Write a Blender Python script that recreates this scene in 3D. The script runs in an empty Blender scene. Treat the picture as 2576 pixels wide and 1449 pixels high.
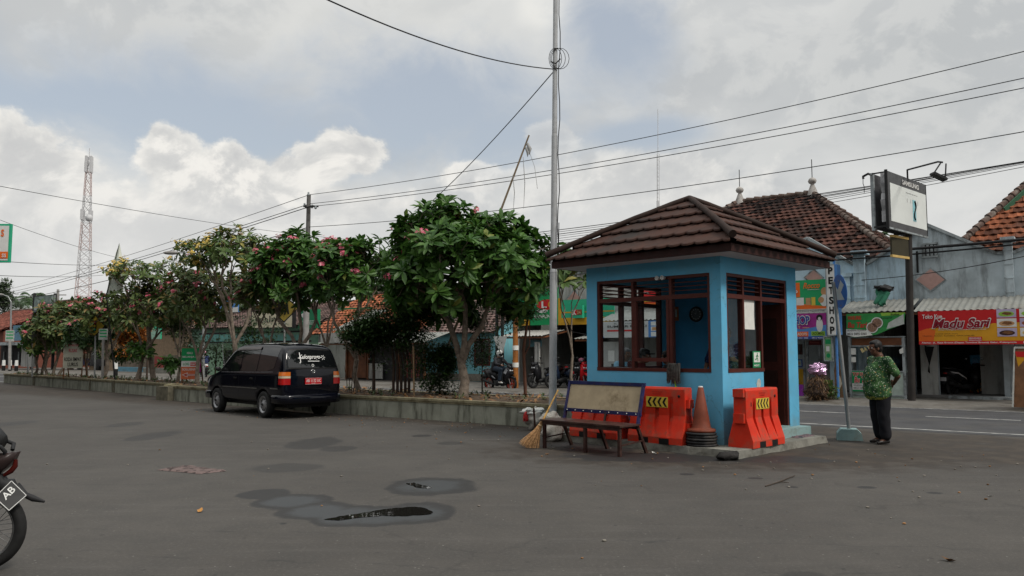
import bpy, bmesh, math, random
from math import sin, cos, pi, radians, sqrt, atan2
from mathutils import Vector as V, Matrix
random.seed(7)
D = bpy.data
scene = bpy.context.scene
COL = scene.collection

# ------------------------------------------------------------------ camera
F, HOR, HC = 2000.0, 888.0, 1.5
PITCH = math.atan((HOR - 724.5) / F)
cam = D.objects.new('camera', D.cameras.new('camera'))
COL.objects.link(cam)
cam.location = (0, 0, HC)
cam.rotation_euler = (pi / 2 + PITCH, 0, 0)
cam.data.sensor_width = 36
cam.data.lens = 36 * F / 2576
cam.data.clip_end = 3000
scene.camera = cam
scene.view_settings.view_transform = 'Standard'
scene.view_settings.look = 'None'
scene.view_settings.gamma = 1
scene.view_settings.exposure = 0.22

SUN_EL, SUN_AZ = radians(48), radians(128)      # azimuth clockwise from +Y

# ------------------------------------------------------------------ node helpers
class NT:
    def __init__(s, nt): s.nt = nt
    def n(s, typ, **kw):
        nd = s.nt.nodes.new(typ)
        for k, v in kw.items():
            if k == 'inp':
                for kk, vv in v.items():
                    if hasattr(vv, 'is_output'): s.nt.links.new(vv, nd.inputs[kk])
                    else: nd.inputs[kk].default_value = vv
            else: setattr(nd, k, v)
        return nd
    def m(s, op, a, b=0.0, c=None, clamp=False):
        nd = s.nt.nodes.new('ShaderNodeMath'); nd.operation = op; nd.use_clamp = clamp
        for i, x in enumerate((a, b) if c is None else (a, b, c)):
            if hasattr(x, 'is_output'): s.nt.links.new(x, nd.inputs[i])
            else: nd.inputs[i].default_value = x
        return nd.outputs[0]
    def noise(s, vec, scale, detail=4, rough=.55, dist=0.0):
        return s.n('ShaderNodeTexNoise', inp={'Vector': vec, 'Scale': scale, 'Detail': detail, 'Roughness': rough, 'Distortion': dist}).outputs['Fac']
    def ss(s, x, lo, hi, a=0.0, b=1.0):
        nd = s.n('ShaderNodeMapRange', interpolation_type='SMOOTHSTEP', inp={'From Min': lo, 'From Max': hi, 'To Min': a, 'To Max': b})
        s.nt.links.new(x, nd.inputs['Value']); return nd.outputs[0]
    def mix(s, fac, a, b, blend='MIX'):
        nd = s.nt.nodes.new('ShaderNodeMix'); nd.data_type = 'RGBA'; nd.blend_type = blend
        for i, x in ((0, fac), (6, a), (7, b)):
            if hasattr(x, 'is_output'): s.nt.links.new(x, nd.inputs[i])
            else: nd.inputs[i].default_value = x if i == 0 else (*x, 1)
        return nd.outputs[2]

# ------------------------------------------------------------------ world: sky with clouds
world = D.worlds.new('World'); scene.world = world; world.use_nodes = True
w = NT(world.node_tree); world.node_tree.nodes.clear()
tc = w.n('ShaderNodeTexCoord').outputs['Generated']
sp = w.n('ShaderNodeSeparateXYZ', inp={'Vector': tc})
X_, Y_, Z_ = sp.outputs
az = w.m('ARCTAN2', X_, Y_)
el = w.m('ARCSINE', Z_)
# cloud deck coordinates (a flat deck overhead), stretches towards the horizon
zz = w.m('ADD', w.m('MAXIMUM', Z_, 0.0), .22)
deck = w.n('ShaderNodeCombineXYZ', inp={'X': w.m('DIVIDE', X_, zz), 'Y': w.m('DIVIDE', Y_, zz), 'Z': 0.0}).outputs[0]
ae = w.n('ShaderNodeCombineXYZ', inp={'X': az, 'Y': w.m('MULTIPLY', el, 1.25), 'Z': 0.0}).outputs[0]
n_big = w.noise(deck, 1.1, 5, .55)
n_med = w.noise(ae, 7.0, 8, .6, .3)
n_fine = w.noise(ae, 17.0, 7, .62)
def blob(u, v, wu, wv):
    a0 = math.atan((u - 1288) / F); e0 = (HOR - v) / F * cos(a0) * .98
    dx = w.m('DIVIDE', w.m('SUBTRACT', az, a0), wu / F)
    dy = w.m('DIVIDE', w.m('SUBTRACT', el, e0), wv / F)
    return w.m('SUBTRACT', 1.0, w.m('SQRT', w.m('ADD', w.m('MULTIPLY', dx, dx), w.m('MULTIPLY', dy, dy))))
def maxall(l):
    r = l[0]
    for x in l[1:]: r = w.m('SMOOTH_MAX', r, x, .25)
    return r
blue = maxall([blob(430, 280, 700, 190), blob(1090, 260, 420, 210), blob(1540, 80, 190, 260), blob(740, 350, 500, 140),
               blob(1250, 340, 320, 130), blob(130, 240, 360, 90), blob(1600, 330, 260, 60)])
blue = w.m('ADD', blue, w.m('MULTIPLY', w.m('SUBTRACT', n_med, .5), 1.7))
blue_f = w.ss(blue, -.1, .8)
cum = maxall([blob(50, 420, 140, 130), blob(410, 390, 95, 90), blob(392, 335, 48, 42), blob(560, 400, 70, 60), blob(620, 440, 90, 70), blob(730, 420, 70, 50), blob(840, 360, 75, 60), blob(800, 400, 110, 70),
              blob(905, 385, 70, 60), blob(250, 560, 420, 90), blob(700, 500, 420, 70), blob(1180, 440, 110, 45), blob(1560, 460, 360, 90), blob(1390, 350, 90, 60)])
cumn = w.m('ADD', w.m('MULTIPLY', w.m('SUBTRACT', n_med, .5), 1.5), w.m('MULTIPLY', w.m('SUBTRACT', n_fine, .5), 1.3))
cumv = w.m('ADD', cum, cumn)
leftness = w.ss(az, .05, -.12, .55, 1.0)
cum_f = w.m('MULTIPLY', w.ss(cumv, .0, .30), leftness)
n_lit = w.noise(w.n('ShaderNodeVectorMath', operation='ADD', inp={0: ae, 1: (-.012, .02, 0.0)}).outputs[0], 7.0, 8, .6, .3)
relief = w.m('SUBTRACT', n_med, n_lit)
c_hi = w.mix(w.ss(n_big, .36, .62), (.42, .435, .445), (.58, .585, .575))
c_hi = w.mix(w.ss(w.m('ADD', blob(930, 120, 600, 190), w.m('MULTIPLY', w.m('SUBTRACT', n_med, .5), 1.6)), 0, .8, 0, .75), c_hi, (.58, .58, .56))
c_hi = w.mix(w.ss(w.m('ADD', blob(2330, 160, 560, 330), w.m('MULTIPLY', w.m('SUBTRACT', n_med, .5), 1.6)), 0, .9, 0, .8), c_hi, (.42, .435, .44))
c_hi = w.mix(w.ss(w.m('ADD', blob(250, 60, 500, 130), w.m('MULTIPLY', w.m('SUBTRACT', n_med, .5), 1.2)), 0, .9, 0, .7), c_hi, (.47, .48, .48))
c_hi = w.mix(w.ss(w.m('ADD', blob(1380, 30, 110, 70), w.m('MULTIPLY', w.m('SUBTRACT', n_med, .5), .8)), 0, .6, 0, .6), c_hi, (.72, .71, .67))
c_hi = w.mix(w.ss(relief, -.05, .06, .0, .35), c_hi, (.62, .62, .60))
c_cu = w.mix(w.ss(cumv, .1, .75), (.66, .65, .62), (.53, .53, .52))
c_cu = w.mix(w.ss(relief, -.02, .09, 0, .9), c_cu, (.74, .72, .68))
c_cu = w.mix(w.ss(relief, .0, -.10, 0, .6), c_cu, (.44, .445, .45))
c_low = w.mix(w.ss(n_med, .35, .65), (.53, .535, .53), (.61, .61, .60))
lowf = w.ss(w.m('ADD', el, w.m('MULTIPLY', w.m('SUBTRACT', n_med, .5), .12)), .235, .10)
ccol = w.mix(cum_f, c_hi, c_cu)
ccol = w.mix(w.m('MULTIPLY', lowf, .8), ccol, c_low)
hi = w.ss(el, .48, 1.3, 1.0, 2.3)
cstr = w.m('MULTIPLY', hi, 1.06)
sky = w.n('ShaderNodeTexSky', sky_type='NISHITA', sun_disc=False, sun_elevation=SUN_EL, sun_rotation=SUN_AZ, air_density=1.3, dust_density=2.2)
veil = w.mix(.6, sky.outputs[0], (4.9, 5.15, 5.5))
bg1 = w.n('ShaderNodeBackground', inp={'Color': veil, 'Strength': .10})
bg2 = w.n('ShaderNodeBackground', inp={'Color': ccol, 'Strength': cstr})
cover = w.m('SUBTRACT', 1.0, w.m('MULTIPLY', w.m('MULTIPLY', blue_f, w.m('SUBTRACT', 1.0, cum_f)), w.m('SUBTRACT', 1.0, lowf)))
ms = w.n('ShaderNodeMixShader')
world.node_tree.links.new(cover, ms.inputs[0]); world.node_tree.links.new(bg1.outputs[0], ms.inputs[1]); world.node_tree.links.new(bg2.outputs[0], ms.inputs[2])
out = w.n('ShaderNodeOutputWorld'); world.node_tree.links.new(ms.outputs[0], out.inputs[0])

# ------------------------------------------------------------------ sun, veiled by cloud
sl = D.lights.new('sun', 'SUN'); sl.energy = 2.0; sl.angle = radians(12); sl.color = (1, .95, .87)
so = D.objects.new('sun', sl); COL.objects.link(so)
sd = V((sin(SUN_AZ) * cos(SUN_EL), cos(SUN_AZ) * cos(SUN_EL), sin(SUN_EL)))
so.rotation_euler = sd.to_track_quat('Z', 'Y').to_euler(); so.location = sd * 60

# ------------------------------------------------------------------ where things stand
O = V((0, 0, HC))
FW, UP = V((0, cos(PITCH), sin(PITCH))), V((0, -sin(PITCH), cos(PITCH)))
ES, ET = V((.799, -.6013, 0)), V((.6013, .799, 0))      # along the road, across the road
RA = atan2(ES.y, ES.x)
def ray(u, v): return V(((u - 1288) / F, 0, 0)) + UP * ((724.5 - v) / F) + FW
def at(u, v, Y):
    d = ray(u, v); return O + d * (Y / d.y)
def gnd(u, v, z=0.0):
    d = ray(u, v); return O + d * ((z - HC) / d.z)
def onT(u, v, t):
    d = ray(u, v); return O + d * (t / d.dot(ET))
def sz(u, v, t):
    p = onT(u, v, t); return p.dot(ES), p.z
def W(s, t, z=0.0): return ES * s + ET * t + V((0, 0, z))

# ------------------------------------------------------------------ materials
MATS = {}
def M(name, col, rough=.6, var=.12, scale=6.0, bump=0.0, metal=0.0, spec=.2, dirt=None, dirtamt=.5, dscale=1.5, bscale=None, streak=False, island=0.0, alpha=1.0):
    if name in MATS: return MATS[name]
    m = D.materials.new(name); m.use_nodes = True; k = NT(m.node_tree); b = m.node_tree.nodes['Principled BSDF']
    tco = k.n('ShaderNodeTexCoord').outputs['Object']
    n1 = k.noise(tco, scale, 5, .6)
    lo = tuple(c * (1 - var) for c in col); hi_ = tuple(min(c * (1 + var), 1) for c in col)
    c = k.mix(k.ss(n1, .3, .7), lo, hi_)
    if island:
        g = k.n('ShaderNodeNewGeometry').outputs['Random Per Island']
        c = k.mix(1.0, c, k.n('ShaderNodeCombineColor', inp={'Red': k.ss(g, 0, 1, 1 - island, 1 + island), 'Green': k.ss(g, 0, 1, 1 - island, 1 + island), 'Blue': k.ss(g, 0, 1, 1 - island, 1 + island)}).outputs[0], 'MULTIPLY')
    if dirt:
        vec = tco
        if streak:
            mp = k.n('ShaderNodeMapping', inp={'Vector': tco, 'Scale': (1, 1, .18)}); vec = mp.outputs[0]
        d = k.noise(vec, dscale * (3 if streak else 1), 7, .68)
        c = k.mix(k.ss(d, .47, .68, 0, dirtamt), c, dirt)
        d2 = k.noise(tco, dscale * .7, 5, .6)
        c = k.mix(k.ss(d2, .5, .75, 0, dirtamt * .6), c, dirt)
    m.node_tree.links.new(c, b.inputs['Base Color'])
    r = k.ss(n1, .2, .8, max(rough - .08, 0), min(rough + .08, 1)); m.node_tree.links.new(r, b.inputs['Roughness'])
    b.inputs['Metallic'].default_value = metal; b.inputs['Specular IOR Level'].default_value = spec
    b.inputs['Alpha'].default_value = alpha
    if bump:
        bn = k.n('ShaderNodeBump', inp={'Strength': bump, 'Distance': .02, 'Height': k.noise(tco, bscale or scale * 5, 6, .6)})
        m.node_tree.links.new(bn.outputs[0], b.inputs['Normal'])
    MATS[name] = m; return m
def glass(name, tint=(.75, .8, .8), trans=.8, rough=.03):
    if name in MATS: return MATS[name]
    m = D.materials.new(name); m.use_nodes = True; nt = m.node_tree; nt.nodes.clear(); k = NT(nt)
    a = k.n('ShaderNodeBsdfTransparent', inp={'Color': (*tint, 1)}); g = k.n('ShaderNodeBsdfGlossy', inp={'Color': (.9, .95, 1, 1), 'Roughness': rough})
    fr = k.n('ShaderNodeFresnel', inp={'IOR': 1.5})
    tcn = k.n('ShaderNodeTexCoord').outputs['Object']
    f2 = k.m('MULTIPLY', fr.outputs[0], trans, clamp=True)
    x = k.n('ShaderNodeMixShader'); nt.links.new(f2, x.inputs[0]); nt.links.new(a.outputs[0], x.inputs[1]); nt.links.new(g.outputs[0], x.inputs[2])
    o = k.n('ShaderNodeOutputMaterial'); nt.links.new(x.outputs[0], o.inputs[0]); MATS[name] = m; return m
def leafmat(name, c1, c2, c3=None, p3=.85, rough=.45):
    m = D.materials.new(name); m.use_nodes = True; k = NT(m.node_tree); b = m.node_tree.nodes['Principled BSDF']
    g = k.n('ShaderNodeNewGeometry').outputs['Random Per Island']
    c = k.mix(g, c1, c2)
    if c3: c = k.mix(k.ss(g, p3 - .02, p3 + .02), c, c3)
    tco = k.n('ShaderNodeTexCoord').outputs['Object']
    c = k.mix(k.ss(k.noise(tco, 1.3, 3), .35, .65, 0, .35), c, tuple(x * .65 for x in c1))
    m.node_tree.links.new(c, b.inputs['Base Color']); b.inputs['Roughness'].default_value = rough; b.inputs['Specular IOR Level'].default_value = .35
    tr = k.n('ShaderNodeBsdfTranslucent', inp={'Color': c}); mx = k.n('ShaderNodeMixShader', inp={0: .25})
    o = m.node_tree.nodes['Material Output']
    m.node_tree.links.new(b.outputs[0], mx.inputs[1]); m.node_tree.links.new(tr.outputs[0], mx.inputs[2]); m.node_tree.links.new(mx.outputs[0], o.inputs[0])
    MATS[name] = m; return m

# ------------------------------------------------------------------ mesh builder
_tc = {}
def text_geo(s, bold=0.0, shear=0.0):
    key = (s, bold, shear)
    if key in _tc: return _tc[key]
    cu = D.curves.new('t', 'FONT'); cu.body = s; cu.offset = bold; cu.shear = shear; cu.resolution_u = 3; cu.fill_mode = 'FRONT'
    ob = D.objects.new('t', cu); COL.objects.link(ob)
    dg = bpy.context.evaluated_depsgraph_get(); me = D.meshes.new_from_object(ob.evaluated_get(dg))
    vs = [(v.co.x, v.co.y) for v in me.vertices]; fs = [tuple(p.vertices) for p in me.polygons]
    D.objects.remove(ob); D.curves.remove(cu); D.meshes.remove(me)
    x0 = min(v[0] for v in vs); x1 = max(v[0] for v in vs); y0 = min(v[1] for v in vs); y1 = max(v[1] for v in vs)
    if bold > .03: x0 += bold; x1 -= bold; y0 += bold; y1 -= bold
    vs = [((x - x0) / (x1 - x0), (y - y0) / (y1 - y0)) for x, y in vs]
    _tc[key] = (vs, fs, (x1 - x0) / (y1 - y0)); return _tc[key]

def perp(d):
    d = d.normalized(); a = V((0, 0, 1)) if abs(d.z) < .9 else V((1, 0, 0))
    x = d.cross(a).normalized(); return x, x.cross(d).normalized()

class MB:
    def __init__(s, mat=None): s.v = []; s.f = []; s.mi = []; s.sm = []; s.mats = []; s.mat = mat; s.X = None
    def idx(s, mat):
        mat = mat or s.mat
        if mat not in s.mats: s.mats.append(mat)
        return s.mats.index(mat)
    def add(s, vs, fs, mat=None, smooth=False):
        b = len(s.v); i = s.idx(mat)
        for p in vs:
            p = V(p); s.v.append(s.X @ p if s.X else p)
        for q in fs: s.f.append([b + j for j in q]); s.mi.append(i); s.sm.append(smooth)
    def box(s, lo, hi, mat=None, fr=None):
        x0, y0, z0 = lo; x1, y1, z1 = hi
        vs = [(x0, y0, z0), (x1, y0, z0), (x1, y1, z0), (x0, y1, z0), (x0, y0, z1), (x1, y0, z1), (x1, y1, z1), (x0, y1, z1)]
        if fr: o, ex, ey, ez = fr; vs = [o + ex * a + ey * b + ez * c for a, b, c in vs]
        s.add(vs, [(0, 3, 2, 1), (4, 5, 6, 7), (0, 1, 5, 4), (1, 2, 6, 5), (2, 3, 7, 6), (3, 0, 4, 7)], mat)
    def beam(s, p0, p1, wd, hg, up=V((0, 0, 1)), mat=None):
        p0, p1 = V(p0), V(p1); d = (p1 - p0); L = d.length; d.normalize()
        side = d.cross(up)
        if side.length < 1e-4: side = V((1, 0, 0))
        side.normalize(); u2 = side.cross(d)
        s.box((0, -wd / 2, -hg / 2), (L, wd / 2, hg / 2), mat, (p0, d, side, u2))
    def cyl(s, p0, p1, r0, r1=None, n=10, caps=True, mat=None, smooth=True):
        r1 = r0 if r1 is None else r1
        s.tube([p0, p1], [r0, r1], n, mat, caps, smooth)
    def tube(s, pts, rs, n=8, mat=None, caps=True, smooth=True):
        pts = [V(p) for p in pts]
        if not hasattr(rs, '__len__'): rs = [rs] * len(pts)
        vs = []; fs = []; x = None
        for i, p in enumerate(pts):
            d = (pts[min(i + 1, len(pts) - 1)] - pts[max(i - 1, 0)])
            if d.length < 1e-6: d = V((0, 0, 1))
            d.normalize()
            if x is None: x, y = perp(d)
            else:
                x = (x - d * x.dot(d))
                if x.length < 1e-5: x, _ = perp(d)
                x.normalize()
            y = d.cross(x)
            for k in range(n):
                a = 2 * pi * k / n; vs.append(p + (x * cos(a) + y * sin(a)) * rs[i])
        for i in range(len(pts) - 1):
            for k in range(n):
                fs.append((i * n + k, i * n + (k + 1) % n, (i + 1) * n + (k + 1) % n, (i + 1) * n + k))
        s.add(vs, fs, mat, smooth)
        if caps:
            s.add([vs[k] for k in range(n)], [tuple(range(n))[::-1]], mat)
            s.add([vs[-n + k] for k in range(n)], [tuple(range(n))], mat)
    def lathe(s, prof, o=(0, 0, 0), ax=V((0, 0, 1)), n=16, mat=None, smooth=True):
        o = V(o); ax = V(ax).normalized(); x, y = perp(ax); vs = []; fs = []
        for r, h in prof:
            for k in range(n):
                a = 2 * pi * k / n; vs.append(o + ax * h + (x * cos(a) + y * sin(a)) * max(r, 1e-4))
        for i in range(len(prof) - 1):
            for k in range(n): fs.append((i * n + k, i * n + (k + 1) % n, (i + 1) * n + (k + 1) % n, (i + 1) * n + k))
        s.add(vs, fs, mat, smooth)
    def prism(s, poly, o, ex, ey, th, mat=None, mback=None):
        """poly in (ex, ey) at o, extruded th along ex x ey direction (negative = away from that side)"""
        nrm = ex.cross(ey).normalized(); n = len(poly)
        A = [o + ex * a + ey * b for a, b in poly]; B = [p + nrm * th for p in A]
        f = [tuple(range(n))] if th <= 0 else [tuple(range(n))[::-1]]
        s.add(A, f, mat)
        s.add(B, [tuple(range(n))[::-1]] if th <= 0 else [tuple(range(n))], mback or mat)
        s.add(A + B, [(i, (i + 1) % n, n + (i + 1) % n, n + i) for i in range(n)], mat)
    def ell(s, c, r, rot=None, n=12, m=8, mat=None):
        c = V(c); vs = []; fs = []
        if not hasattr(r, '__len__'): r = (r, r, r)
        for i in range(m + 1):
            th = pi * i / m
            for k in range(n):
                a = 2 * pi * k / n; p = V((r[0] * sin(th) * cos(a), r[1] * sin(th) * sin(a), r[2] * cos(th)))
                if rot: p = rot @ p
                vs.append(c + p)
        for i in range(m):
            for k in range(n): fs.append(((i + 1) * n + k, (i + 1) * n + (k + 1) % n, i * n + (k + 1) % n, i * n + k))
        s.add(vs, fs, mat, True)
    def caps(s, p0, r0, p1, r1, n=14):
        """closed tapered capsule"""
        p0, p1 = V(p0), V(p1); d = p1 - p0
        if d.length < 1e-5: s.ell(p0, r0); return
        L = d.length; d.normalize(); x, y = perp(d); prof = []
        for i in range(5): a = pi / 2 * (1 - i / 4); prof.append((r0 * cos(a), -r0 * sin(a)))
        for i in range(5): a = pi / 2 * i / 4; prof.append((r1 * cos(a), L + r1 * sin(a)))
        s.lathe(prof, p0, d, n)
    def text(s, t, o, ex, ey, wd, hg, mat=None, bold=0.0, shear=0.0):
        vs, fs, asp = text_geo(t, bold, shear)
        s.add([o + ex * (x * wd) + ey * (y * hg) for x, y in vs], fs, mat)
    # facade helpers: traced on the vertical plane at distance t across the road
    def fbox(s, u0, u1, v0, v1, t, th=.1, mat=None):
        a, z0 = sz(u0, v1, t); z1 = sz(u0, v0, t)[1]; b = sz(u1, (v0 + v1) / 2, t)[0]
        s.box((a, 0, z0), (b, th, z1), mat, (W(0, t), ES, ET, V((0, 0, 1))))
    def fpoly(s, pts, t, th=.1, mat=None):
        q = [sz(u, v, t) for u, v in pts]
        s.prism(q, W(0, t), ES, V((0, 0, 1)), -th, mat)
    def ftext(s, tx, u0, v0, u1, v1, t, mat=None, bold=.0, shear=0.0):
        a, z1 = sz(u0, v0, t); z0 = sz(u0, v1, t)[1]; b = sz(u1, v0, t)[0]
        s.text(tx, W(a, t, z0), ES, V((0, 0, 1)), b - a, z1 - z0, mat, bold, shear)
    def sbox(s, s0, s1, t0, t1, z0, z1, mat=None):
        s.box((s0, t0, z0), (s1, t1, z1), mat, (V((0, 0, 0)), ES, ET, V((0, 0, 1))))

RM = {}
def thing(name, label, cat, loc=(0, 0, 0), rz=0.0, group=None):
    o = D.objects.new(name, None); COL.objects.link(o); o.empty_display_size = .2
    o.location = loc; o.rotation_euler = (0, 0, rz); o['label'] = label; o['category'] = cat
    if group: o['group'] = group
    RM[o.name] = Matrix.Translation(V(loc)) @ Matrix.Rotation(rz, 4, 'Z'); return o
def tag(o, label, cat, group=None, kind=None):
    if label: o['label'] = label
    if cat: o['category'] = cat
    if group: o['group'] = group
    if kind: o['kind'] = kind
    return o
def build(mb, name, parent=None, local=False, base=None, label=None):
    me = D.meshes.new(name)
    Mx = RM.get(parent.name) if parent else (Matrix.Translation(V(base)) if base is not None else None)
    vs = mb.v
    if Mx is not None and not local:
        inv = Mx.inverted(); vs = [inv @ p for p in vs]
    me.from_pydata([tuple(p) for p in vs], [], mb.f)
    for m in mb.mats: me.materials.append(m)
    me.polygons.foreach_set('material_index', mb.mi); me.polygons.foreach_set('use_smooth', mb.sm)
    me.validate(); me.update()
    o = D.objects.new(name, me); COL.objects.link(o)
    if parent: o.parent = parent; RM[o.name] = RM[parent.name]
    elif Mx is not None: o.matrix_world = Mx; RM[o.name] = Mx
    else: RM[o.name] = Matrix()
    if label: o['label'] = label
    return o
def kids(o): return [c for c in D.objects if c.parent == o]
def copy_tree(o, parent=None):
    c = o.copy(); COL.objects.link(c); c.parent = parent
    for ch in kids(o): copy_tree(ch, c)
    return c
def swap(o, old, new):
    """give a copied part another material"""
    if o.data and old.name in o.data.materials:
        o.data = o.data.copy(); o.data.materials[o.data.materials.find(old.name)] = new
    for c in kids(o): swap(c, old, new)
def struct(name, mb, base=(0, 0, 0)):
    o = build(mb, name, base=base); o['kind'] = 'structure'; return o
def bake(mb, mods):
    """run modifiers over mb and give the result back as a new MB"""
    o = build(mb, 'tmp'); 
    for typ, kw in mods:
        md = o.modifiers.new('m', typ)
        for a, b in kw.items(): setattr(md, a, b)
    dg = bpy.context.evaluated_depsgraph_get(); me = D.meshes.new_from_object(o.evaluated_get(dg))
    r = MB(mb.mat); r.mats = list(mb.mats); r.v = [v.co.copy() for v in me.vertices]
    r.f = [list(p.vertices) for p in me.polygons]; r.mi = [min(p.material_index, len(r.mats) - 1) for p in me.polygons]; r.sm = [True] * len(r.f)
    D.objects.remove(o); D.meshes.remove(me); return r
UZ = V((0, 0, 1))
# ================================================================== ground, roads
def ground_mat():
    m = D.materials.new('asphalt_yard'); m.use_nodes = True; k = NT(m.node_tree); b = m.node_tree.nodes['Principled BSDF']; L = m.node_tree.links.new
    tco = k.n('ShaderNodeTexCoord').outputs['Object']
    nA = k.noise(tco, .35, 6, .6); nB = k.noise(tco, 2.2, 7, .65); nF = k.noise(tco, 140, 3, .7); nW = k.noise(tco, 1.7, 4, .55)
    st = k.n('ShaderNodeMapping', inp={'Vector': tco, 'Rotation': (0, 0, radians(12)), 'Scale': (.5, 3.2, 1)}).outputs[0]
    nS = k.noise(st, 1.1, 6, .62)
    c = k.mix(k.ss(nA, .3, .7), (.047, .042, .037), (.066, .060, .053))
    c = k.mix(k.ss(nB, .35, .7, 0, .5), c, (.038, .036, .033))
    c = k.mix(k.ss(nS, .5, .75, 0, .45), c, (.084, .077, .070))
    c = k.mix(k.ss(nF, .5, .8, 0, .35), c, (.15, .14, .13))
    c = k.mix(k.ss(nF, .42, .2, 0, .45), c, (.03, .03, .03))
    vo = k.n('ShaderNodeTexVoronoi', inp={'Vector': tco, 'Scale': 7.0, 'Randomness': 1.0}); sel = k.ss(k.noise(tco, 1.3, 4, .7), .50, .60)
    c = k.mix(k.m('MULTIPLY', k.ss(vo.outputs['Distance'], .16, .10), k.m('MULTIPLY', sel, .75)), c, (.020, .019, .018))
    vo2 = k.n('ShaderNodeTexVoronoi', inp={'Vector': tco, 'Scale': 13.0}); c = k.mix(k.m('MULTIPLY', k.ss(vo2.outputs['Distance'], .13, .07), k.ss(k.noise(tco, 2.1, 4, .7), .52, .6, 0, .8)), c, (.20, .19, .175))
    nG = k.noise(tco, 34, 5, .75); c = k.mix(k.ss(nG, .52, .70, 0, .45), c, (.13, .12, .11)); c = k.mix(k.ss(nG, .46, .30, 0, .5), c, (.030, .028, .026))
    vc = k.n('ShaderNodeTexVoronoi', feature='DISTANCE_TO_EDGE', inp={'Vector': k.n('ShaderNodeVectorMath', operation='ADD', inp={0: tco, 1: k.n('ShaderNodeTexNoise', inp={'Vector': tco, 'Scale': 1.2, 'Detail': 6}).outputs['Color']}).outputs[0], 'Scale': .45}); c = k.mix(k.m('MULTIPLY', k.ss(vc.outputs['Distance'], .012, .002), k.ss(k.noise(tco, .6, 3), .5, .6, 0, .3)), c, (.018, .017, .016))
    # faint curved joints
    sp2 = k.n('ShaderNodeSeparateXYZ', inp={'Vector': tco}); X, Y, _ = sp2.outputs
    for yy, sl_, wv in ((5.35, -.17, .03), (6.35, -.10, .02), (9.3, .06, .02)):
        dd = k.m('ABSOLUTE', k.m('SUBTRACT', k.m('ADD', Y, k.m('MULTIPLY', X, -sl_)), k.m('ADD', yy, k.m('MULTIPLY', nW, .5))))
        c = k.mix(k.m('MULTIPLY', k.ss(dd, wv, 0), k.ss(nB, .4, .6, 0, .55)), c, (.025, .024, .023))
    # dirt towards the planter foot and round the booth
    tt = k.m('ADD', k.m('MULTIPLY', X, ET.x), k.m('MULTIPLY', Y, ET.y))
    tt = k.m('ADD', tt, k.m('MULTIPLY', k.m('SUBTRACT', nW, .5), 1.6))
    d1 = k.m('MULTIPLY', k.ss(tt, 11.9, 13.2), k.ss(tt, 17.2, 16.4))
    px, py = gnd(2000, 1130).x, gnd(2000, 1130).y
    def ellm(cx, cy, rx, ry, rot, edge0, edge1, amt=.5):
        ca, sa = cos(rot), sin(rot)
        dx = k.m('SUBTRACT', X, cx); dy = k.m('SUBTRACT', Y, cy)
        a = k.m('DIVIDE', k.m('ADD', k.m('MULTIPLY', dx, ca), k.m('MULTIPLY', dy, sa)), rx)
        bb = k.m('DIVIDE', k.m('SUBTRACT', k.m('MULTIPLY', dy, ca), k.m('MULTIPLY', dx, sa)), ry)
        r = k.m('SQRT', k.m('ADD', k.m('MULTIPLY', a, a), k.m('MULTIPLY', bb, bb)))
        r = k.m('ADD', r, k.m('MULTIPLY', k.m('SUBTRACT', nB, .5), amt))
        return r
    rB = ellm(3.7, 12.7, 4.6, 2.7, 0, 0, 0, 1.2)
    d2 = k.ss(rB, 1.05, .7)
    rC = ellm(8.8, 12.4, 4.2, 1.5, -.3, 0, 0, 1.4)
    d3 = k.ss(rC, 1.1, .6)
    dirt = k.m('MULTIPLY', k.m('MAXIMUM', k.m('MAXIMUM', d1, d2), d3), k.ss(nB, .2, .5))
    dcol = k.mix(k.ss(nB, .35, .65), (.018, .0135, .010), (.050, .039, .029))
    c = k.mix(k.m('MULTIPLY', dirt, .92), c, dcol)
    # damp patches: (u, v, width px, height px) read off the photo, laid on the ground
    damp = None; wet = None; rimm = None
    def gp(u, v): p = gnd(u, v); return p.x, p.y
    for (u, v, wu, wv, strength) in ((25, 1066, 90, 16, .6), (315, 1068, 70, 13, .6), (388, 1096, 90, 24, .7), (790, 1115, 130, 30, .75), (850, 1129, 90, 14, .7), (718, 1177, 180, 22, .6),
                           (1130, 1115, 66, 9, .6), (1440, 1143, 60, 10, .7), (2020, 1448, 110, 22, .6), (640, 1030, 60, 8, .5), (1640, 1150, 420, 24, 1.0), (1960, 1156, 260, 16, .9), (1500, 1122, 260, 30, .9), (2180, 1226, 46, 6, .95), (1727, 1193, 40, 5, .95), (1900, 1203, 44, 5, .9), (2352, 1240, 44, 6, .95), (1992, 1225, 30, 5, .9), (712, 1317, 20, 5, .95), (1060, 1096, 50, 6, .8)):
        x, y = gp(u, v); rx = wu / 2 / F * y * 1.05; ry = abs(gp(u, v - wv / 2)[1] - gp(u, v + wv / 2)[1]) / 2 * 1.1
        r = ellm(x, y, rx, ry, 0, 0, 0, 1.3); f = k.ss(r, 1.05, .8, 0, strength); damp = f if damp is None else k.m('MAXIMUM', damp, f)
    for (u, v, wu, wv, wet_) in ((1085, 1222, 205, 44, 1), (668, 1242, 112, 26, 0), (735, 1262, 170, 40, 1), (800, 1283, 170, 46, 1), (880, 1297, 180, 52, 1), (960, 1297, 190, 52, 1), (1045, 1290, 180, 54, 1)):
        x, y = gp(u, v); rx = wu / 2 / F * y * 1.05; ry = abs(gp(u, v - wv / 2)[1] - gp(u, v + wv / 2)[1]) / 2
        r = ellm(x, y, rx, ry, 0, 0, 0, .95); f = k.m('SUBTRACT', 1.0, r); pud = f if u == 1085 else k.m('SMOOTH_MAX', pud, f, .12)
        if wet_: wet = f if wet is None else k.m('SMOOTH_MAX', wet, f, .12)
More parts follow.
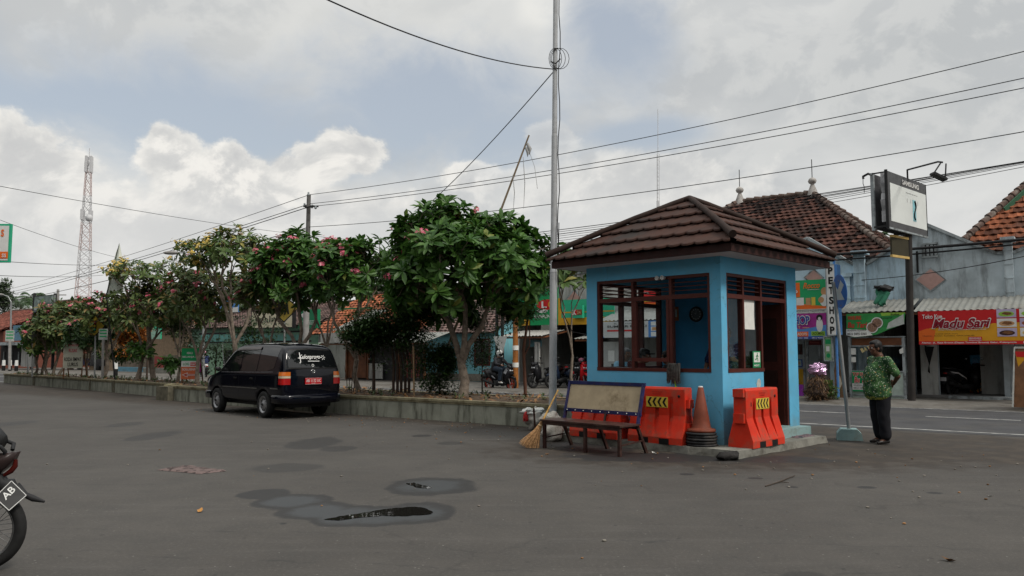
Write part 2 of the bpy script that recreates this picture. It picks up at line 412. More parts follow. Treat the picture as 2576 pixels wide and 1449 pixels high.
    damp = k.m('MAXIMUM', k.m('MULTIPLY', damp, 1.0), k.ss(pud, -.12, .04, 0, .95)); wet = k.ss(wet, .14, .5)
    c = k.mix(damp, c, (.019, .018, .0175))
    c = k.mix(wet, c, (.038, .041, .043))
    L(c, b.inputs['Base Color'])
    ro = k.m('SUBTRACT', .82, k.m('MULTIPLY', damp, .2)); ro = k.m('SUBTRACT', ro, k.m('MULTIPLY', wet, .1)); L(ro, b.inputs['Roughness'])
    b.inputs['Specular IOR Level'].default_value = .35
    h = k.m('ADD', k.m('MULTIPLY', nF, .25), k.m('MULTIPLY', nB, .8))
    h = k.m('MULTIPLY', h, k.m('SUBTRACT', 1.0, k.m('MULTIPLY', wet, .8)))
    bn = k.n('ShaderNodeBump', inp={'Strength': .35, 'Distance': .012, 'Height': h}); L(bn.outputs[0], b.inputs['Normal'])
    return m
mg = MB(ground_mat()); mg.add([(-900, -400, 0), (900, -400, 0), (900, 1500, 0), (-900, 1500, 0)], [(0, 1, 2, 3)])
struct('ground', mg)

m_road = M('road_asphalt', (.056, .056, .059), .85, .2, 1.2, .4, dirt=(.085, .08, .073), dirtamt=.5, dscale=.8, bscale=60)
m_line = M('road_paint', (.33, .33, .31), .7, .2, 8, dirt=(.12, .12, .12), dirtamt=.95, dscale=5)
m_dirtpave = M('roadside_paving', (.125, .117, .105), .85, .2, 2, .4, dirt=(.07, .058, .045), dirtamt=.7, dscale=1.4)
rb = MB(m_road); rb.sbox(-150, 60, 17.0, 24.3, -.05, .004); struct('road', rb, W(0, 20))
ln = MB(m_line); ln.sbox(-130, 2.6, 17.35, 17.47, .002, .008)
for i in range(-40, 12):
    ln.sbox(i * 3.6, i * 3.6 + 1.9, 21.0, 21.11, .002, .008)
ln.sbox(-130, 60, 23.95, 24.05, .002, .008)
struct('road_marking', ln, W(0, 20))
pv = MB(m_dirtpave); pv.sbox(-150, 60, 25.0, 60, -.05, .12); pv.add([W(-150, 24.2, .002), W(60, 24.2, .002), W(60, 25.0, .119), W(-150, 25.0, .119)], [(0, 1, 2, 3)]); struct('pavement', pv, W(0, 26))
# water lying in the two puddles
m_water = D.materials.new('puddle_water'); m_water.use_nodes = True
_k = NT(m_water.node_tree); _b = m_water.node_tree.nodes['Principled BSDF']; _b.inputs['Base Color'].default_value = (.012, .011, .01, 1); _b.inputs['Roughness'].default_value = .015; _b.inputs['Specular IOR Level'].default_value = .9
_n = _k.n('ShaderNodeBump', inp={'Strength': .05, 'Distance': .01, 'Height': _k.noise(_k.n('ShaderNodeTexCoord').outputs['Object'], 6, 3)}); m_water.node_tree.links.new(_n.outputs[0], _b.inputs['Normal'])
def puddle(outline, seed):
    rnd = random.Random(seed); pts = []
    n = len(outline)
    for i in range(n):
        a, b2 = V((*outline[i], 0)), V((*outline[(i + 1) % n], 0))
        for j in range(5):
            q = a.lerp(b2, j / 5); pts.append((q.x + rnd.uniform(-2, 2), q.y + rnd.uniform(-.8, .8)))
    mb = MB(m_water); P = [gnd(u, v, .004) for u, v in pts]; c = sum(P, V()) / len(P)
    mb.add([c] + P, [(0, i + 1, (i + 1) % len(P) + 1) for i in range(len(P))]); return mb, c
for ol, sd_ in (([(815, 1306), (865, 1297), (925, 1288), (965, 1281), (1040, 1274), (1068, 1277), (1090, 1288), (1082, 1294), (1010, 1298), (960, 1297), (900, 1302), (850, 1309)], 1),
                ([(1020, 1216), (1040, 1214), (1088, 1226), (1082, 1229), (1050, 1226)], 2)):
    mb_, c_ = puddle(ol, sd_); o_ = build(mb_, 'puddle', base=c_); o_['kind'] = 'structure'

# ================================================================== booth
A1, A2 = 2.65, 2.56                       # wall lengths
CB = V((3.2, 12.15, 0)); D1 = V((-.71, .704, 0)).normalized(); D2 = V((.704, .71, 0)).normalized()
ZS, ZW = .11, 2.99                        # slab top, soffit
m_blue = M('sky_blue_wall_paint', (.115, .41, .62), .7, .06, 3, .12, dirt=(.16, .33, .42), dirtamt=.35, dscale=2.2, bscale=90)
_nt = m_blue.node_tree; _k = NT(_nt); _b = _nt.nodes['Principled BSDF']; _c = _b.inputs['Base Color'].links[0].from_socket; _t = _k.n('ShaderNodeTexCoord').outputs['Object']
_z = _k.m('ADD', _k.n('ShaderNodeSeparateXYZ', inp={'Vector': _t}).outputs[2], _k.m('MULTIPLY', _k.noise(_t, 5, 6, .7), -.75))
_c = _k.mix(_k.ss(_z, .12, -.22, 0, .55), _c, (.15, .19, .18)); _c = _k.mix(_k.ss(_k.noise(_t, 26, 4, .7), .64, .72, 0, .5), _c, (.30, .42, .46))
_v = _k.n('ShaderNodeTexVoronoi', feature='DISTANCE_TO_EDGE', inp={'Vector': _k.n('ShaderNodeVectorMath', operation='ADD', inp={0: _t, 1: _k.n('ShaderNodeTexNoise', inp={'Vector': _t, 'Scale': 2.5, 'Detail': 6}).outputs['Color']}).outputs[0], 'Scale': .9})
_c = _k.mix(_k.m('MULTIPLY', _k.ss(_v.outputs['Distance'], .008, .001), _k.ss(_k.noise(_t, 1.3, 3), .48, .55, 0, .55)), _c, (.05, .12, .16)); _nt.links.new(_c, _b.inputs['Base Color'])
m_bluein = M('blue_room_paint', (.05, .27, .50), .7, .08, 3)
m_frame = M('brown_painted_wood', (.075, .019, .014), .45, .15, 8)
m_rooft = M('brown_roof_tile', (.052, .023, .016), .8, .3, 2.2, .2, spec=.2, dirt=(.026, .022, .02), dirtamt=.9, dscale=.8)
m_ridge = M('brown_ridge_cap', (.030, .017, .013), .8, .3, 3, .2, dirt=(.03, .026, .023), dirtamt=.7)
m_fascia = M('brown_fascia_board', (.030, .010, .008), .6, .2, 4)
m_soffit = M('white_soffit', (.55, .55, .55), .8, .05)
m_conc = M('worn_concrete', (.20, .195, .17), .9, .2, 3, .5, dirt=(.07, .062, .05), dirtamt=.8, dscale=2.5)
m_step = M('pale_blue_cement', (.22, .33, .33), .85, .15, 4, .3, dirt=(.15, .16, .14), dirtamt=.6, dscale=4)
m_glass = glass('window_glass', (.88, .92, .94), .42)
m_dark = M('dark_interior', (.012, .012, .013), .8, .2)
m_white = M('white_paint', (.62, .62, .60), .5, .05)
m_paper = M('white_paper', (.7, .7, .66), .8, .05, 12)
m_skin = M('brown_skin', (.19, .095, .06), .55, .12, 10)
m_skind = M('dark_brown_skin', (.105, .05, .032), .5, .12, 10)
m_hair = M('black_hair', (.010, .009, .009), .5, .3, 40)

booth = thing('guard_booth', 'small square sky blue guard booth with brown tiled pyramid roof', 'booth', CB + (D1 * A1 + D2 * A2) / 2)
def BF(face):
    """frame of a wall: origin at its outer base, x along, y inward, z up"""
    return {'L': (CB, D1, D2), 'R': (CB, D2, D1), 'BL': (CB + D1 * A1, D2, -D1), 'BR': (CB + D2 * A2, D1, -D2)}[face]
def bbox(mb, face, x0, x1, y0, y1, z0, z1, mat=None):
    o, ex, ey = BF(face); mb.box((x0, y0, z0), (x1, y1, z1), mat, (o, ex, ey, UZ))
WT = .12
wb = MB(m_blue)
Lw = dict(x0=.19, x1=2.42, z0=1.2, z1=2.745)
# left wall (facing the camera's left), with its window opening
bbox(wb, 'L', 0, Lw['x0'], 0, WT, ZS, ZW); bbox(wb, 'L', Lw['x1'], A1, 0, WT, ZS, ZW)
bbox(wb, 'L', Lw['x0'], Lw['x1'], 0, WT, ZS, Lw['z0']); bbox(wb, 'L', Lw['x0'], Lw['x1'], 0, WT, Lw['z1'], ZW)
# right wall: window + door
bbox(wb, 'R', WT, .17, 0, WT, ZS, ZW); bbox(wb, 'R', 2.2, A2, 0, WT, ZS, ZW)
bbox(wb, 'R', .17, 1.30, 0, WT, ZS, 1.2); bbox(wb, 'R', .17, 2.2, 0, WT, 2.745, ZW)
# back walls
bbox(wb, 'BL', WT, .25, 0, WT, ZS, ZW); bbox(wb, 'BL', 2.15, A2 - WT, 0, WT, ZS, ZW); bbox(wb, 'BL', .25, 2.15, 0, WT, ZS, 1.2); bbox(wb, 'BL', .25, 2.15, 0, WT, 2.745, ZW)
bbox(wb, 'BR', WT, A1, 0, WT, ZS, ZW)
build(wb, 'wall', booth)
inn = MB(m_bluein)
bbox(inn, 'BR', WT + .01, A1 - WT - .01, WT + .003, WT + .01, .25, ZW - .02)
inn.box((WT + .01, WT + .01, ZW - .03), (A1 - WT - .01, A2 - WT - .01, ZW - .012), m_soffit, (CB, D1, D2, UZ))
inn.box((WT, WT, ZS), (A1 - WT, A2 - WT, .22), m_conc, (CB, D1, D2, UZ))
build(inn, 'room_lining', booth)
# plinth slab
sb = MB(m_conc)
def slabpoly():
    rnd = random.Random(3); pts = []
    cor = [(-.5, -.5), (A1 + .45, -.5), (A1 + .45, A2 + .12), (-.52, A2 - .12)]   # (d1,d2)
    for i in range(4):
        a, b2 = cor[i], cor[(i + 1) % 4]
        for j in range(9):
            f_ = j / 9; pts.append((a[0] + (b2[0] - a[0]) * f_ + rnd.uniform(-.025, .025), a[1] + (b2[1] - a[1]) * f_ + rnd.uniform(-.025, .025)))
    return pts
pp = slabpoly(); n_ = len(pp)
top = [CB + D1 * a + D2 * b2 + UZ * ZS for a, b2 in pp]; ctr = CB + D1 * A1 / 2 + D2 * A2 / 2
bot = [V((p.x, p.y, -.02)) + (p - ctr).normalized() * .05 * random.random() for p in top]
sb.add(top + bot, [tuple(range(n_))] + [(i, n_ + i, n_ + (i + 1) % n_, (i + 1) % n_) for i in range(n_)])
build(sb, 'base_slab', booth)
stp = MB(m_step); bbox(stp, 'R', 1.24, A2 + .0, -.2, -.002, ZS, .25); bbox(stp, 'R', 1.31, 2.19, 0, WT, ZS, .27)
build(stp, 'door_step', booth)
def win(face, xs, z0, z1, zc, cols, glassy=True, name='window', y0=.01, dep=.1, door=None):
    """timber frame with mullions at xs, crossbar at zc, louvre slats above it"""
    fr = MB(m_frame); t_ = .05
    bbox(fr, face, xs[0], xs[-1], y0, y0 + dep, z1 - t_, z1); 
    xe = xs[-1] if door is None else door
    bbox(fr, face, xs[0], xe, y0 - .02, y0 + dep, z0, z0 + .055)
    bbox(fr, face, xs[0] + .002, xs[-1] - .002, y0 + .002, y0 + dep, zc - .035, zc + .035)
    for i, x in enumerate(xs):
        a = x - (0 if i == 0 else (t_ if i == len(xs) - 1 else t_ / 2))
        lo = z0 + .055
        if door is not None and x > door + .01: lo = .272
        bbox(fr, face, a, a + t_, y0 + .001, y0 + dep - .001, lo, z1 - t_)
    wn = build(fr, name, booth)
    lv = MB(m_frame)
    for i in range(len(xs) - 1):
        for j in range(3):
            zc2 = zc + .035 + (z1 - t_ - zc - .035) * (j + 1) / 4
            o, ex, ey = BF(face)
            a, b2 = xs[i] + .025, xs[i + 1] - .025
            q = Matrix.Rotation(radians(-8), 3, ex); e2 = q @ ey; e3 = q @ UZ
            lv.box((0, -.03, -.006), (b2 - a, .03, .006), None, (o + ex * a + ey * (y0 + dep / 2) + UZ * zc2, ex, e2, e3))
    build(lv, 'louvre', wn)
    if glassy:
        for i in range(len(xs) - 1):
            if door is not None and xs[i] >= door - .05: continue
            g = MB(m_glass); zz0 = z0 + .055
            if face == 'L' and i == 1: zz0 = 1.42
            bbox(g, face, xs[i] + .026, xs[i + 1] - .026, y0 + .045, y0 + .05, zz0, zc - .036); build(g, 'pane', wn)
    return wn
wl = win('L', [.19, .92, 1.67, 2.42], 1.2, 2.745, 2.40, 3)
sh = MB(m_frame); bbox(sh, 'L', .95, 1.64, .0, .075, 1.36, 1.42); bbox(sh, 'L', .95, 1.0, .005, .075, 1.42, 2.36); bbox(sh, 'L', 1.59, 1.64, .005, .075, 1.42, 2.36)
build(sh, 'sliding_sash', wl)
win('R', [.17, .71, 1.30, 2.19], 1.2, 2.745, 2.39, 3, door=1.32)
win('BL', [.25, .92, 1.55, 2.15], 1.2, 2.745, 2.40, 3, glassy=False)
dr = MB(m_frame)
o_, ex_, ey_ = BF('R')
dq = Matrix.Rotation(radians(-12), 3, 'Z')
dr.box((0, 0, .28), (.82, .035, 2.34), None, (CB + D2 * 2.13 + D1 * .06, dq @ D1, dq @ D2, UZ))
for zz_ in (.45, 1.35):
    dr.box((.12, -.008, zz_), (.70, 0, zz_ + .75), m_fascia, (CB + D2 * 2.13 + D1 * .06, dq @ D1, dq @ D2, UZ))
dro = build(dr, 'door', booth)
hd = MB(M('dull_steel', (.35, .35, .35), .35, .1, metal=.9)); hd.box((.7, -.05, 1.25), (.78, -.01, 1.28), None, (CB + D2 * 2.13 + D1 * .06, dq @ D1, dq @ D2, UZ)); build(hd, 'handle', dro)
# worn paint and plaster patch right of the window
pt = MB(M('bare_plaster', (.45, .45, .42), .9, .15, 12)); o_, ex_, ey_ = BF('R')
pq = [(1.06, .78), (1.12, .80), (1.13, .92), (1.19, .98), (1.19, 1.05), (1.15, 1.09), (1.09, 1.07), (1.05, 1.0), (1.08, .93)]
pt.prism(pq, o_ - ey_ * .001, ex_, UZ, .002); build(pt, 'plaster_patch', booth)
# roof
EA = .48
rf = MB(m_rooft); ZE, ZA = 3.12, 4.2
cx = D1 * (A1 / 2) + D2 * (A2 / 2) + CB
hx, hy = A1 / 2 + EA, A2 / 2 + EA
apx = {0: .0}
def roof_side(ax, ay, hw, hd_):
    """ax along eave, ay outward; hw half eave length; hd_ distance centre-eave"""
    NC = 5; per = .235; apex = .10
    for j in range(NC):
        f0, f1 = j / NC, (j + 1) / NC
        rows = [f0 + (f1 - f0) * q for q in (-.10, .45, .90, 1.0)]
        ncol = int(2 * hw / per) * 8; vs = []; fs = []
        for ri, fr_ in enumerate(rows):
            fr_ = max(fr_, .0); d_ = apex * .3 + (hd_ - apex * .3) * fr_; wd = hw * fr_ + .02; zb = ZA + (ZE - ZA) * fr_ + .02 * sin(pi * fr_)
            lift = .055 * max(0, (fr_ - f0) / (f1 - f0))
            for i in range(ncol + 1):
                x = -hw + 2 * hw * i / ncol; fx_ = (x / per + .5 * (j % 2)) % 1.0; ph = sin(pi * fx_)
                xx = max(-wd, min(wd, x)); vs.append(cx + ax * xx + ay * (d_ + (.075 * ph if ri >= 2 else 0)) + UZ * (zb + lift - (.030 * ph if ri >= 2 else 0) + .006 * (1 if fx_ < .08 else 0)))
        for ri in range(3):
            for i in range(ncol):
                a = ri * (ncol + 1) + i; fs.append((a, a + ncol + 1, a + ncol + 2, a + 1))
        # front lip
        b0 = len(vs)
        for i in range(ncol + 1):
            p = vs[3 * (ncol + 1) + i]; vs.append(p - UZ * .028 - ay * .006)
        for i in range(ncol):
            a = 3 * (ncol + 1) + i; fs.append((a, b0 + i, b0 + i + 1, a + 1))
        rf.add(vs, fs, None, True)
roof_side(D1, -D2, hx, hy); roof_side(D1, D2, hx, hy); roof_side(D2, -D1, hy, hx); roof_side(D2, D1, hy, hx)
ro = build(rf, 'roof', booth)
rc = MB(m_ridge)
for s1, s2 in ((-1, -1), (1, -1), (-1, 1), (1, 1)):
    e = cx + D1 * (hx + .03) * s1 + D2 * (hy + .03) * s2 + UZ * (ZE + .07); a = cx + UZ * (ZA + .02)
    pts_ = []; rs_ = []
    for i in range(9):
        f_ = i / 8; pts_.append(a.lerp(e, f_) + UZ * (.02 * sin(pi * f_) + .035)); rs_.append(.048 + .006 * (i % 2) + (.012 if i == 8 else 0))
    rc.tube(pts_, rs_, 10)
rc.ell(cx + UZ * (ZA + .02), (.11, .11, .07))
build(rc, 'ridge_cap', ro)
fb = MB(m_fascia)
for (ax, ay, hw, hd_, e_) in ((D1, D2, hx, hy, .045), (D2, D1, hy, hx, .076)):
    for s_ in (-1, 1):
        fb.box((-hw + e_, hd_ - .075, ZW - .0), (hw - e_, hd_ - .045, ZE - .012), None, (cx, ax, ay * s_, UZ))
build(fb, 'fascia', ro)
sf = MB(m_soffit)
sf.box((-hx + .09, -hy + .09, ZW), (hx - .09, hy - .09, ZW + .012), None, (cx, D1, D2, UZ)); build(sf, 'soffit', ro)
# twin round lamps on the window head
lm = MB(m_white)
for x in (1.02, 1.12):
    o_, ex_, ey_ = BF('L'); c0 = o_ + ex_ * x + UZ * 2.715
    lm.lathe([(.012, .0), (.028, -.0), (.036, .06), (.036, .075), (.028, .078), (.020, .05), (0.001, .05)], c0, -ey_, 14)
lo_ = build(lm, 'spot_lamp', base=CB + D1 * 1.07 + UZ * 2.7)
tag(lo_, 'white twin spot lamp on the head of the booth window frame', 'lamp')
# inside: clock, notices, desk
ck = thing('wall_clock', 'round dark wall clock on the blue inner wall of the booth', 'clock', CB + D2 * (A2 - WT) + D1 * 1.93 + UZ * 2.24)
c0 = CB + D2 * (A2 - WT - .012) + D1 * 1.93 + UZ * 2.24
cm = MB(M('black_plastic', (.012, .012, .013), .4, .2)); cm.lathe([(.001, .0), (.14, 0), (.15, .02), (.14, .04), (.12, .035), (.12, .02), (.001, .02)], c0, -D2, 28); build(cm, 'case', ck)
cm = MB(M('clock_face_grey', (.10, .11, .12), .6)); cm.lathe([(.001, .022), (.118, .022)], c0, -D2, 28)
for h_ in range(12):
    a = h_ * pi / 6; p = c0 - D2 * .026 + (D1 * cos(a) + UZ * sin(a)) * .095; cm.box((-.008, -.001, -.008), (.008, .001, .008), m_paper, (p, D1, D2, UZ))
build(cm, 'dial', ck)
cm = MB(m_white); cm.beam(c0 - D2 * .028, c0 - D2 * .028 + D1 * .05 + UZ * .03, .006, .002); cm.beam(c0 - D2 * .03, c0 - D2 * .03 - D1 * .01 + UZ * .08, .005, .002); build(cm, 'hand', ck)
nt_ = MB(M('orange_card', (.5, .15, .04), .7)); nt_.box((2.33, A2 - WT - .02, 2.13), (2.5, A2 - WT - .012, 2.4), None, (CB, D1, D2, UZ))
nt_.box((2.36, A2 - WT - .024, 2.2), (2.47, A2 - WT - .021, 2.35), m_paper, (CB, D1, D2, UZ))
tag(build(nt_, 'notice', base=CB + D2 * (A2 - WT) + D1 * 2.4 + UZ * 2.2), 'orange notice with white paper on inner wall, left of the clock', 'notice')
m_wood = M('brown_wood', (.16, .075, .035), .55, .25, 5, dirt=(.06, .035, .02), dirtamt=.4)
ds = thing('desk', 'low brown wooden desk inside the booth behind the window', 'desk', CB + D1 * 1.3 + D2 * .5 + UZ * .22)
dm = MB(m_wood); dm.box((.4, .18, 1.18), (2.3, .7, 1.22), None, (CB, D1, D2, UZ)); build(dm, 'table_top', ds)
for x in (.45, 2.2):
    for y in (.22, .62):
        dm = MB(m_wood); dm.box((x, y, .22), (x + .05, y + .05, 1.18), None, (CB, D1, D2, UZ)); build(dm, 'leg', ds)
wp = MB(m_white); wp.box((2.0, .2, 1.222), (2.3, .42, 1.25), None, (CB, D1, D2, UZ)); tag(build(wp, 'paper_stack', base=CB + D1 * 2.1 + D2 * .3 + UZ * 1.22), 'white papers lying on the desk inside the booth', 'papers')
# window papers on the right side
pl = MB(m_paper); o_, ex_, ey_ = BF('R')
pl.prism([(.755, 1.88), (1.13, 1.88), (1.12, 2.1), (1.13, 2.36), (.755, 2.36)], o_ - ey_ * -.05, ex_, UZ, .002)
tag(build(pl, 'paper_sheet', base=o_ + ex_ * .9 + UZ * 2), 'long white paper sheet hung inside the booth side window', 'paper')

xs = thing('exit_sticker', 'green and white running man exit sticker on the side window of the booth', 'sticker', CB + D2 * 1.14 + UZ * 1.22); o_, ex_, ey_ = BF('R'); m = MB(M('exit_green', (.02, .22, .09), .5)); m.box((1.01, .03, 1.262), (1.268, .034, 1.53), None, (o_, ex_, ey_, UZ)); build(m, 'sheet', xs)
m = MB(m_paper); m.box((1.04, .026, 1.35), (1.24, .0295, 1.51), None, (o_, ex_, ey_, UZ)); m.text('EXIT', o_ + ex_ * 1.10 + UZ * 1.285 + ey_ * .027, ex_, UZ, .12, .03, None, .02); m.box((1.045, .026, 1.29), (1.085, .0295, 1.31), None, (o_, ex_, ey_, UZ)); build(m, 'print', xs)
m = MB(M('exit_green', (.02, .22, .09))); q_ = lambda x, z: o_ + ex_ * x + UZ * z + ey_ * .023
m.lathe([(.001, 0), (.014, 0)], q_(1.15, 1.49), -ey_, 10)
for a, b in (((1.145, 1.475), (1.13, 1.42)), ((1.145, 1.465), (1.18, 1.44)), ((1.145, 1.465), (1.11, 1.445)), ((1.13, 1.42), (1.165, 1.40)), ((1.165, 1.40), (1.16, 1.37)), ((1.13, 1.42), (1.10, 1.39)), ((1.10, 1.39), (1.075, 1.40))): m.beam(q_(*a), q_(*b), .002, .016, up=UZ)
build(m, 'pictogram', xs)
# ================================================================== people
def person(label, J, loc, rz, shirt, trousers, shoe, skin=None, hair=None, belly=0.0, sleeve='short', build_=1.0, vox=.009, hand='relaxed', group=None, hat=None, helmet=None, skip_legs=False, hairlow=False):
    """J: joints in metres, local frame x forward, y to the person's left. One continuous body under clothes."""
    skin = skin or m_skin; hair = hair or m_hair
    root = thing('person', label, 'person', loc, rz, group)
    P = {k: V(v) for k, v in J.items()}
    hd, nk, ch, pv_ = P['head'], P['neck'], P['chest'], P['pelvis']
    hr = Matrix.Rotation(J.get('pitch', (0,))[0] if isinstance(J.get('pitch'), tuple) else 0, 3, 'Y')
    b = MB(skin); B = build_
    b.ell(hd + hr @ V((0, 0, .035)), (.098, .078, .098), hr, 16, 12)
    b.ell(hd + hr @ V((.018, 0, -.045)), (.072, .060, .075), hr, 14, 10)      # jaw
    b.ell(hd + hr @ V((.045, 0, -.085)), (.034, .030, .026), hr)              # chin
    b.caps(hd + hr @ V((.088, 0, .02)), .010, hd + hr @ V((.112, 0, -.018)), .017)   # nose
    b.ell(hd + hr @ V((.085, 0, .032)), (.018, .05, .012), hr)                # brow
    b.ell(hd + hr @ V((.083, 0, -.055)), (.016, .026, .013), hr)              # lips
    for s_ in (-1, 1): b.ell(hd + hr @ V((-.005, .078 * s_, -.005)), (.020, .010, .032), hr); b.ell(hd + hr @ V((.055, .04 * s_, -.02)), (.03, .025, .03), hr)
    b.caps(hd + V((-.02, 0, -.06)), .054 * B, nk, .062 * B)
    b.caps(nk, .07 * B, ch, .11 * B); b.caps(ch, .12 * B, pv_, .12 * B)
    for s_ in 'LR':
        sh, e_, wr, hp = P['sh' + s_], P['el' + s_], P['wr' + s_], P['hip' + s_]
        b.caps(ch + (sh - ch) * .3 + V((0, 0, .04)), .07 * B, sh, .052 * B); b.caps(sh, .050 * B, e_, .038 * B); b.caps(e_, .040 * B, wr, .026)
        # palm and fingers
        fd = (P['hd' + s_] - wr).normalized(); sd_ = V(J.get('side' + s_, (0, 0, 1))).normalized(); sd_ = (sd_ - fd * sd_.dot(fd)).normalized(); nn = fd.cross(sd_)
        for q in (-.026, -.009, .009, .026): b.caps(wr + sd_ * q * .6, .017, wr + fd * .075 + sd_ * q, .013)
        for i, (q, L_) in enumerate(((-.031, .052), (-.011, .066), (.011, .072), (.031, .064))):
            p0 = wr + fd * .082 + sd_ * q; p1 = p0 + (fd + nn * .35).normalized() * L_ * .5; p2 = p1 + (fd * .55 + nn * .85).normalized() * L_ * .5
            b.caps(p0, .0095, p1, .0088, 8); b.caps(p1, .0088, p2, .0075, 8)
        p0 = wr + fd * .02 + sd_ * .03; p1 = p0 + (fd * .8 + sd_ * .8).normalized() * .035; p2 = p1 + (fd + sd_ * .2).normalized() * .03
        b.caps(p0, .012, p1, .0105, 8); b.caps(p1, .0105, p2, .009, 8)
        if not skip_legs:
            kn, an, to = P['kn' + s_], P['an' + s_], P['to' + s_]
            b.caps(pv_, .11 * B, hp, .09 * B); b.caps(hp, .082 * B, kn, .052 * B); b.caps(kn, .052 * B, an, .036); b.caps(an, .034, to, .026)
    bk = bake(b, [('REMESH', dict(mode='VOXEL', voxel_size=vox)), ('SMOOTH', dict(factor=.5, iterations=2))])
    bo = build(bk, 'body', root, local=True)
    ey = MB(m_white)
    for s_ in (-1, 1):
        ey.ell(hd + hr @ V((.084, .031 * s_, .008)), .011, None, 8, 6, M('eye_white', (.5, .48, .45), .3)); ey.ell(hd + hr @ V((.0915, .031 * s_, .008)), .006, None, 8, 6, m_hair)
        ey.caps(hd + hr @ V((.092, .016 * s_, .028)), .005, hd + hr @ V((.088, .045 * s_, .030)), .004, 6) ; ey.mi[-40:] = [ey.idx(m_hair)] * len(ey.mi[-40:])
    build(ey, 'eyes', bo, local=True)
    if not helmet:
        h = MB(hair); h.ell(hd + hr @ V((.012, 0, .085)), (.085, .072, .05), hr, 14, 10); h.ell(hd + hr @ V((-.022, 0, .052)), (.098, .092, .098), hr, 16, 12); h.ell(hd + hr @ V((-.045, 0, .0)), (.076, .088, .085), hr)
        for s_ in (-1, 1): h.ell(hd + hr @ V((.01, .07 * s_, .04)), (.05, .018, .045), hr)
        build(bake(h, [('REMESH', dict(mode='VOXEL', voxel_size=.009)), ('SMOOTH', dict(factor=.5, iterations=2))]), 'hair', bo, local=True)
    if hat: hat(hd, hr, root)
    if helmet: helmet(hd, hr, root)
    # shirt
    s = MB(shirt); g = .022
    s.caps(nk + V((0, 0, -.05)), .085 * B, ch, .135 * B + g)
    for q in (-.06, .06): s.caps(ch + V((0, q, 0)), .115 * B + g, pv_ + V((belly * .4, q, .10)), .12 * B + g)
    if belly: s.ell(ch.lerp(pv_, .55) + V((belly * .6, 0, 0)), (.13 + belly, .17 * B, .30)); s.ell(ch.lerp(pv_, .9) + V((belly * .45, 0, 0)), (.15 + belly * .8, .18 * B, .26))
    if not J.get('tuck'): s.caps(pv_ + V((.0 + belly * .35, -.055, .1)), .13 * B + g, pv_ + V((belly * .3, -.055, -.06)), .13 * B + g); s.caps(pv_ + V((belly * .35, .055, .1)), .13 * B + g, pv_ + V((belly * .3, .055, -.06)), .13 * B + g)
    for s_ in 'LR':
        sh, e_, wr = P['sh' + s_], P['el' + s_], P['wr' + s_]
        s.caps(ch + (sh - ch) * .3 + V((0, 0, .03)), .095 * B, sh, .075 * B)
        if sleeve == 'short': s.caps(sh, .075 * B, sh.lerp(e_, .80), .066 * B)
        else: s.caps(sh, .072 * B, e_, .056 * B); s.caps(e_, .056 * B, e_.lerp(wr, .93), .038 * B)
    sk = bake(s, [('REMESH', dict(mode='VOXEL', voxel_size=.012)), ('SMOOTH', dict(factor=.5, iterations=3))])
    # clean hem: flatten everything under the hem line
    zh = pv_.z - .17
    if not J.get('tuck'):
        for p in sk.v:
            if p.z < zh: p.z = zh + (p.z - zh) * .1
    if not J.get('tuck') and zh < .8:
        for p in sk.v:
            f_ = max(0, min(1, (pv_.z + .10 - p.z) / .26)); p.x *= 1 + .13 * f_; p.y *= 1 + .10 * f_
    for p in sk.v:          # soft cloth folds
        if abs(p.y) < 5: p += V((sin(p.z * 38 + p.y * 21) * .0035, sin(p.z * 31 + p.x * 25) * .003, 0))
    so_ = build(sk, 'shirt', root, local=True)
    if not skip_legs:
        tr = MB(trousers)
        tr.caps(pv_ + V((0, -.04, 0)), .125 * B, pv_ + V((0, .04, 0)), .125 * B)
        for s_ in 'LR':
            hp, kn, an, to = P['hip' + s_], P['kn' + s_], P['an' + s_], P['to' + s_]
            tr.caps(pv_, .12 * B, hp, .105 * B); tr.caps(hp, .112 * B, kn, .090 * B); tr.caps(kn, .090 * B, an + (kn - an).normalized() * .06, .080 * B)
        tk = bake(tr, [('REMESH', dict(mode='VOXEL', voxel_size=.013)), ('SMOOTH', dict(factor=.5, iterations=3))])
        for p in tk.v: p += V((sin(p.z * 30 + p.y * 30) * .004, 0, 0))
        build(tk, 'trousers', root, local=True)
        for s_ in 'LR':
            an, to = P['an' + s_], P['to' + s_]; sh = MB(shoe); d = (to - an); d.z = 0; d.normalize()
            heel = an - d * .03
            sh.caps(heel + V((0, 0, -.035)), .036, an + d * .1 + V((0, 0, -.045)), .034); sh.caps(an + d * .1 + V((0, 0, -.045)), .036, an + d * .165 + V((0, 0, -.055)), .026)
            sk2 = bake(sh, [('REMESH', dict(mode='VOXEL', voxel_size=.008)), ('SMOOTH', dict(factor=.5, iterations=1))])
            zf = an.z - .082
            for p in sk2.v:
                if p.z < zf: p.z = zf
            build(sk2, 'shoe', root, local=True)
    return root, P, so_

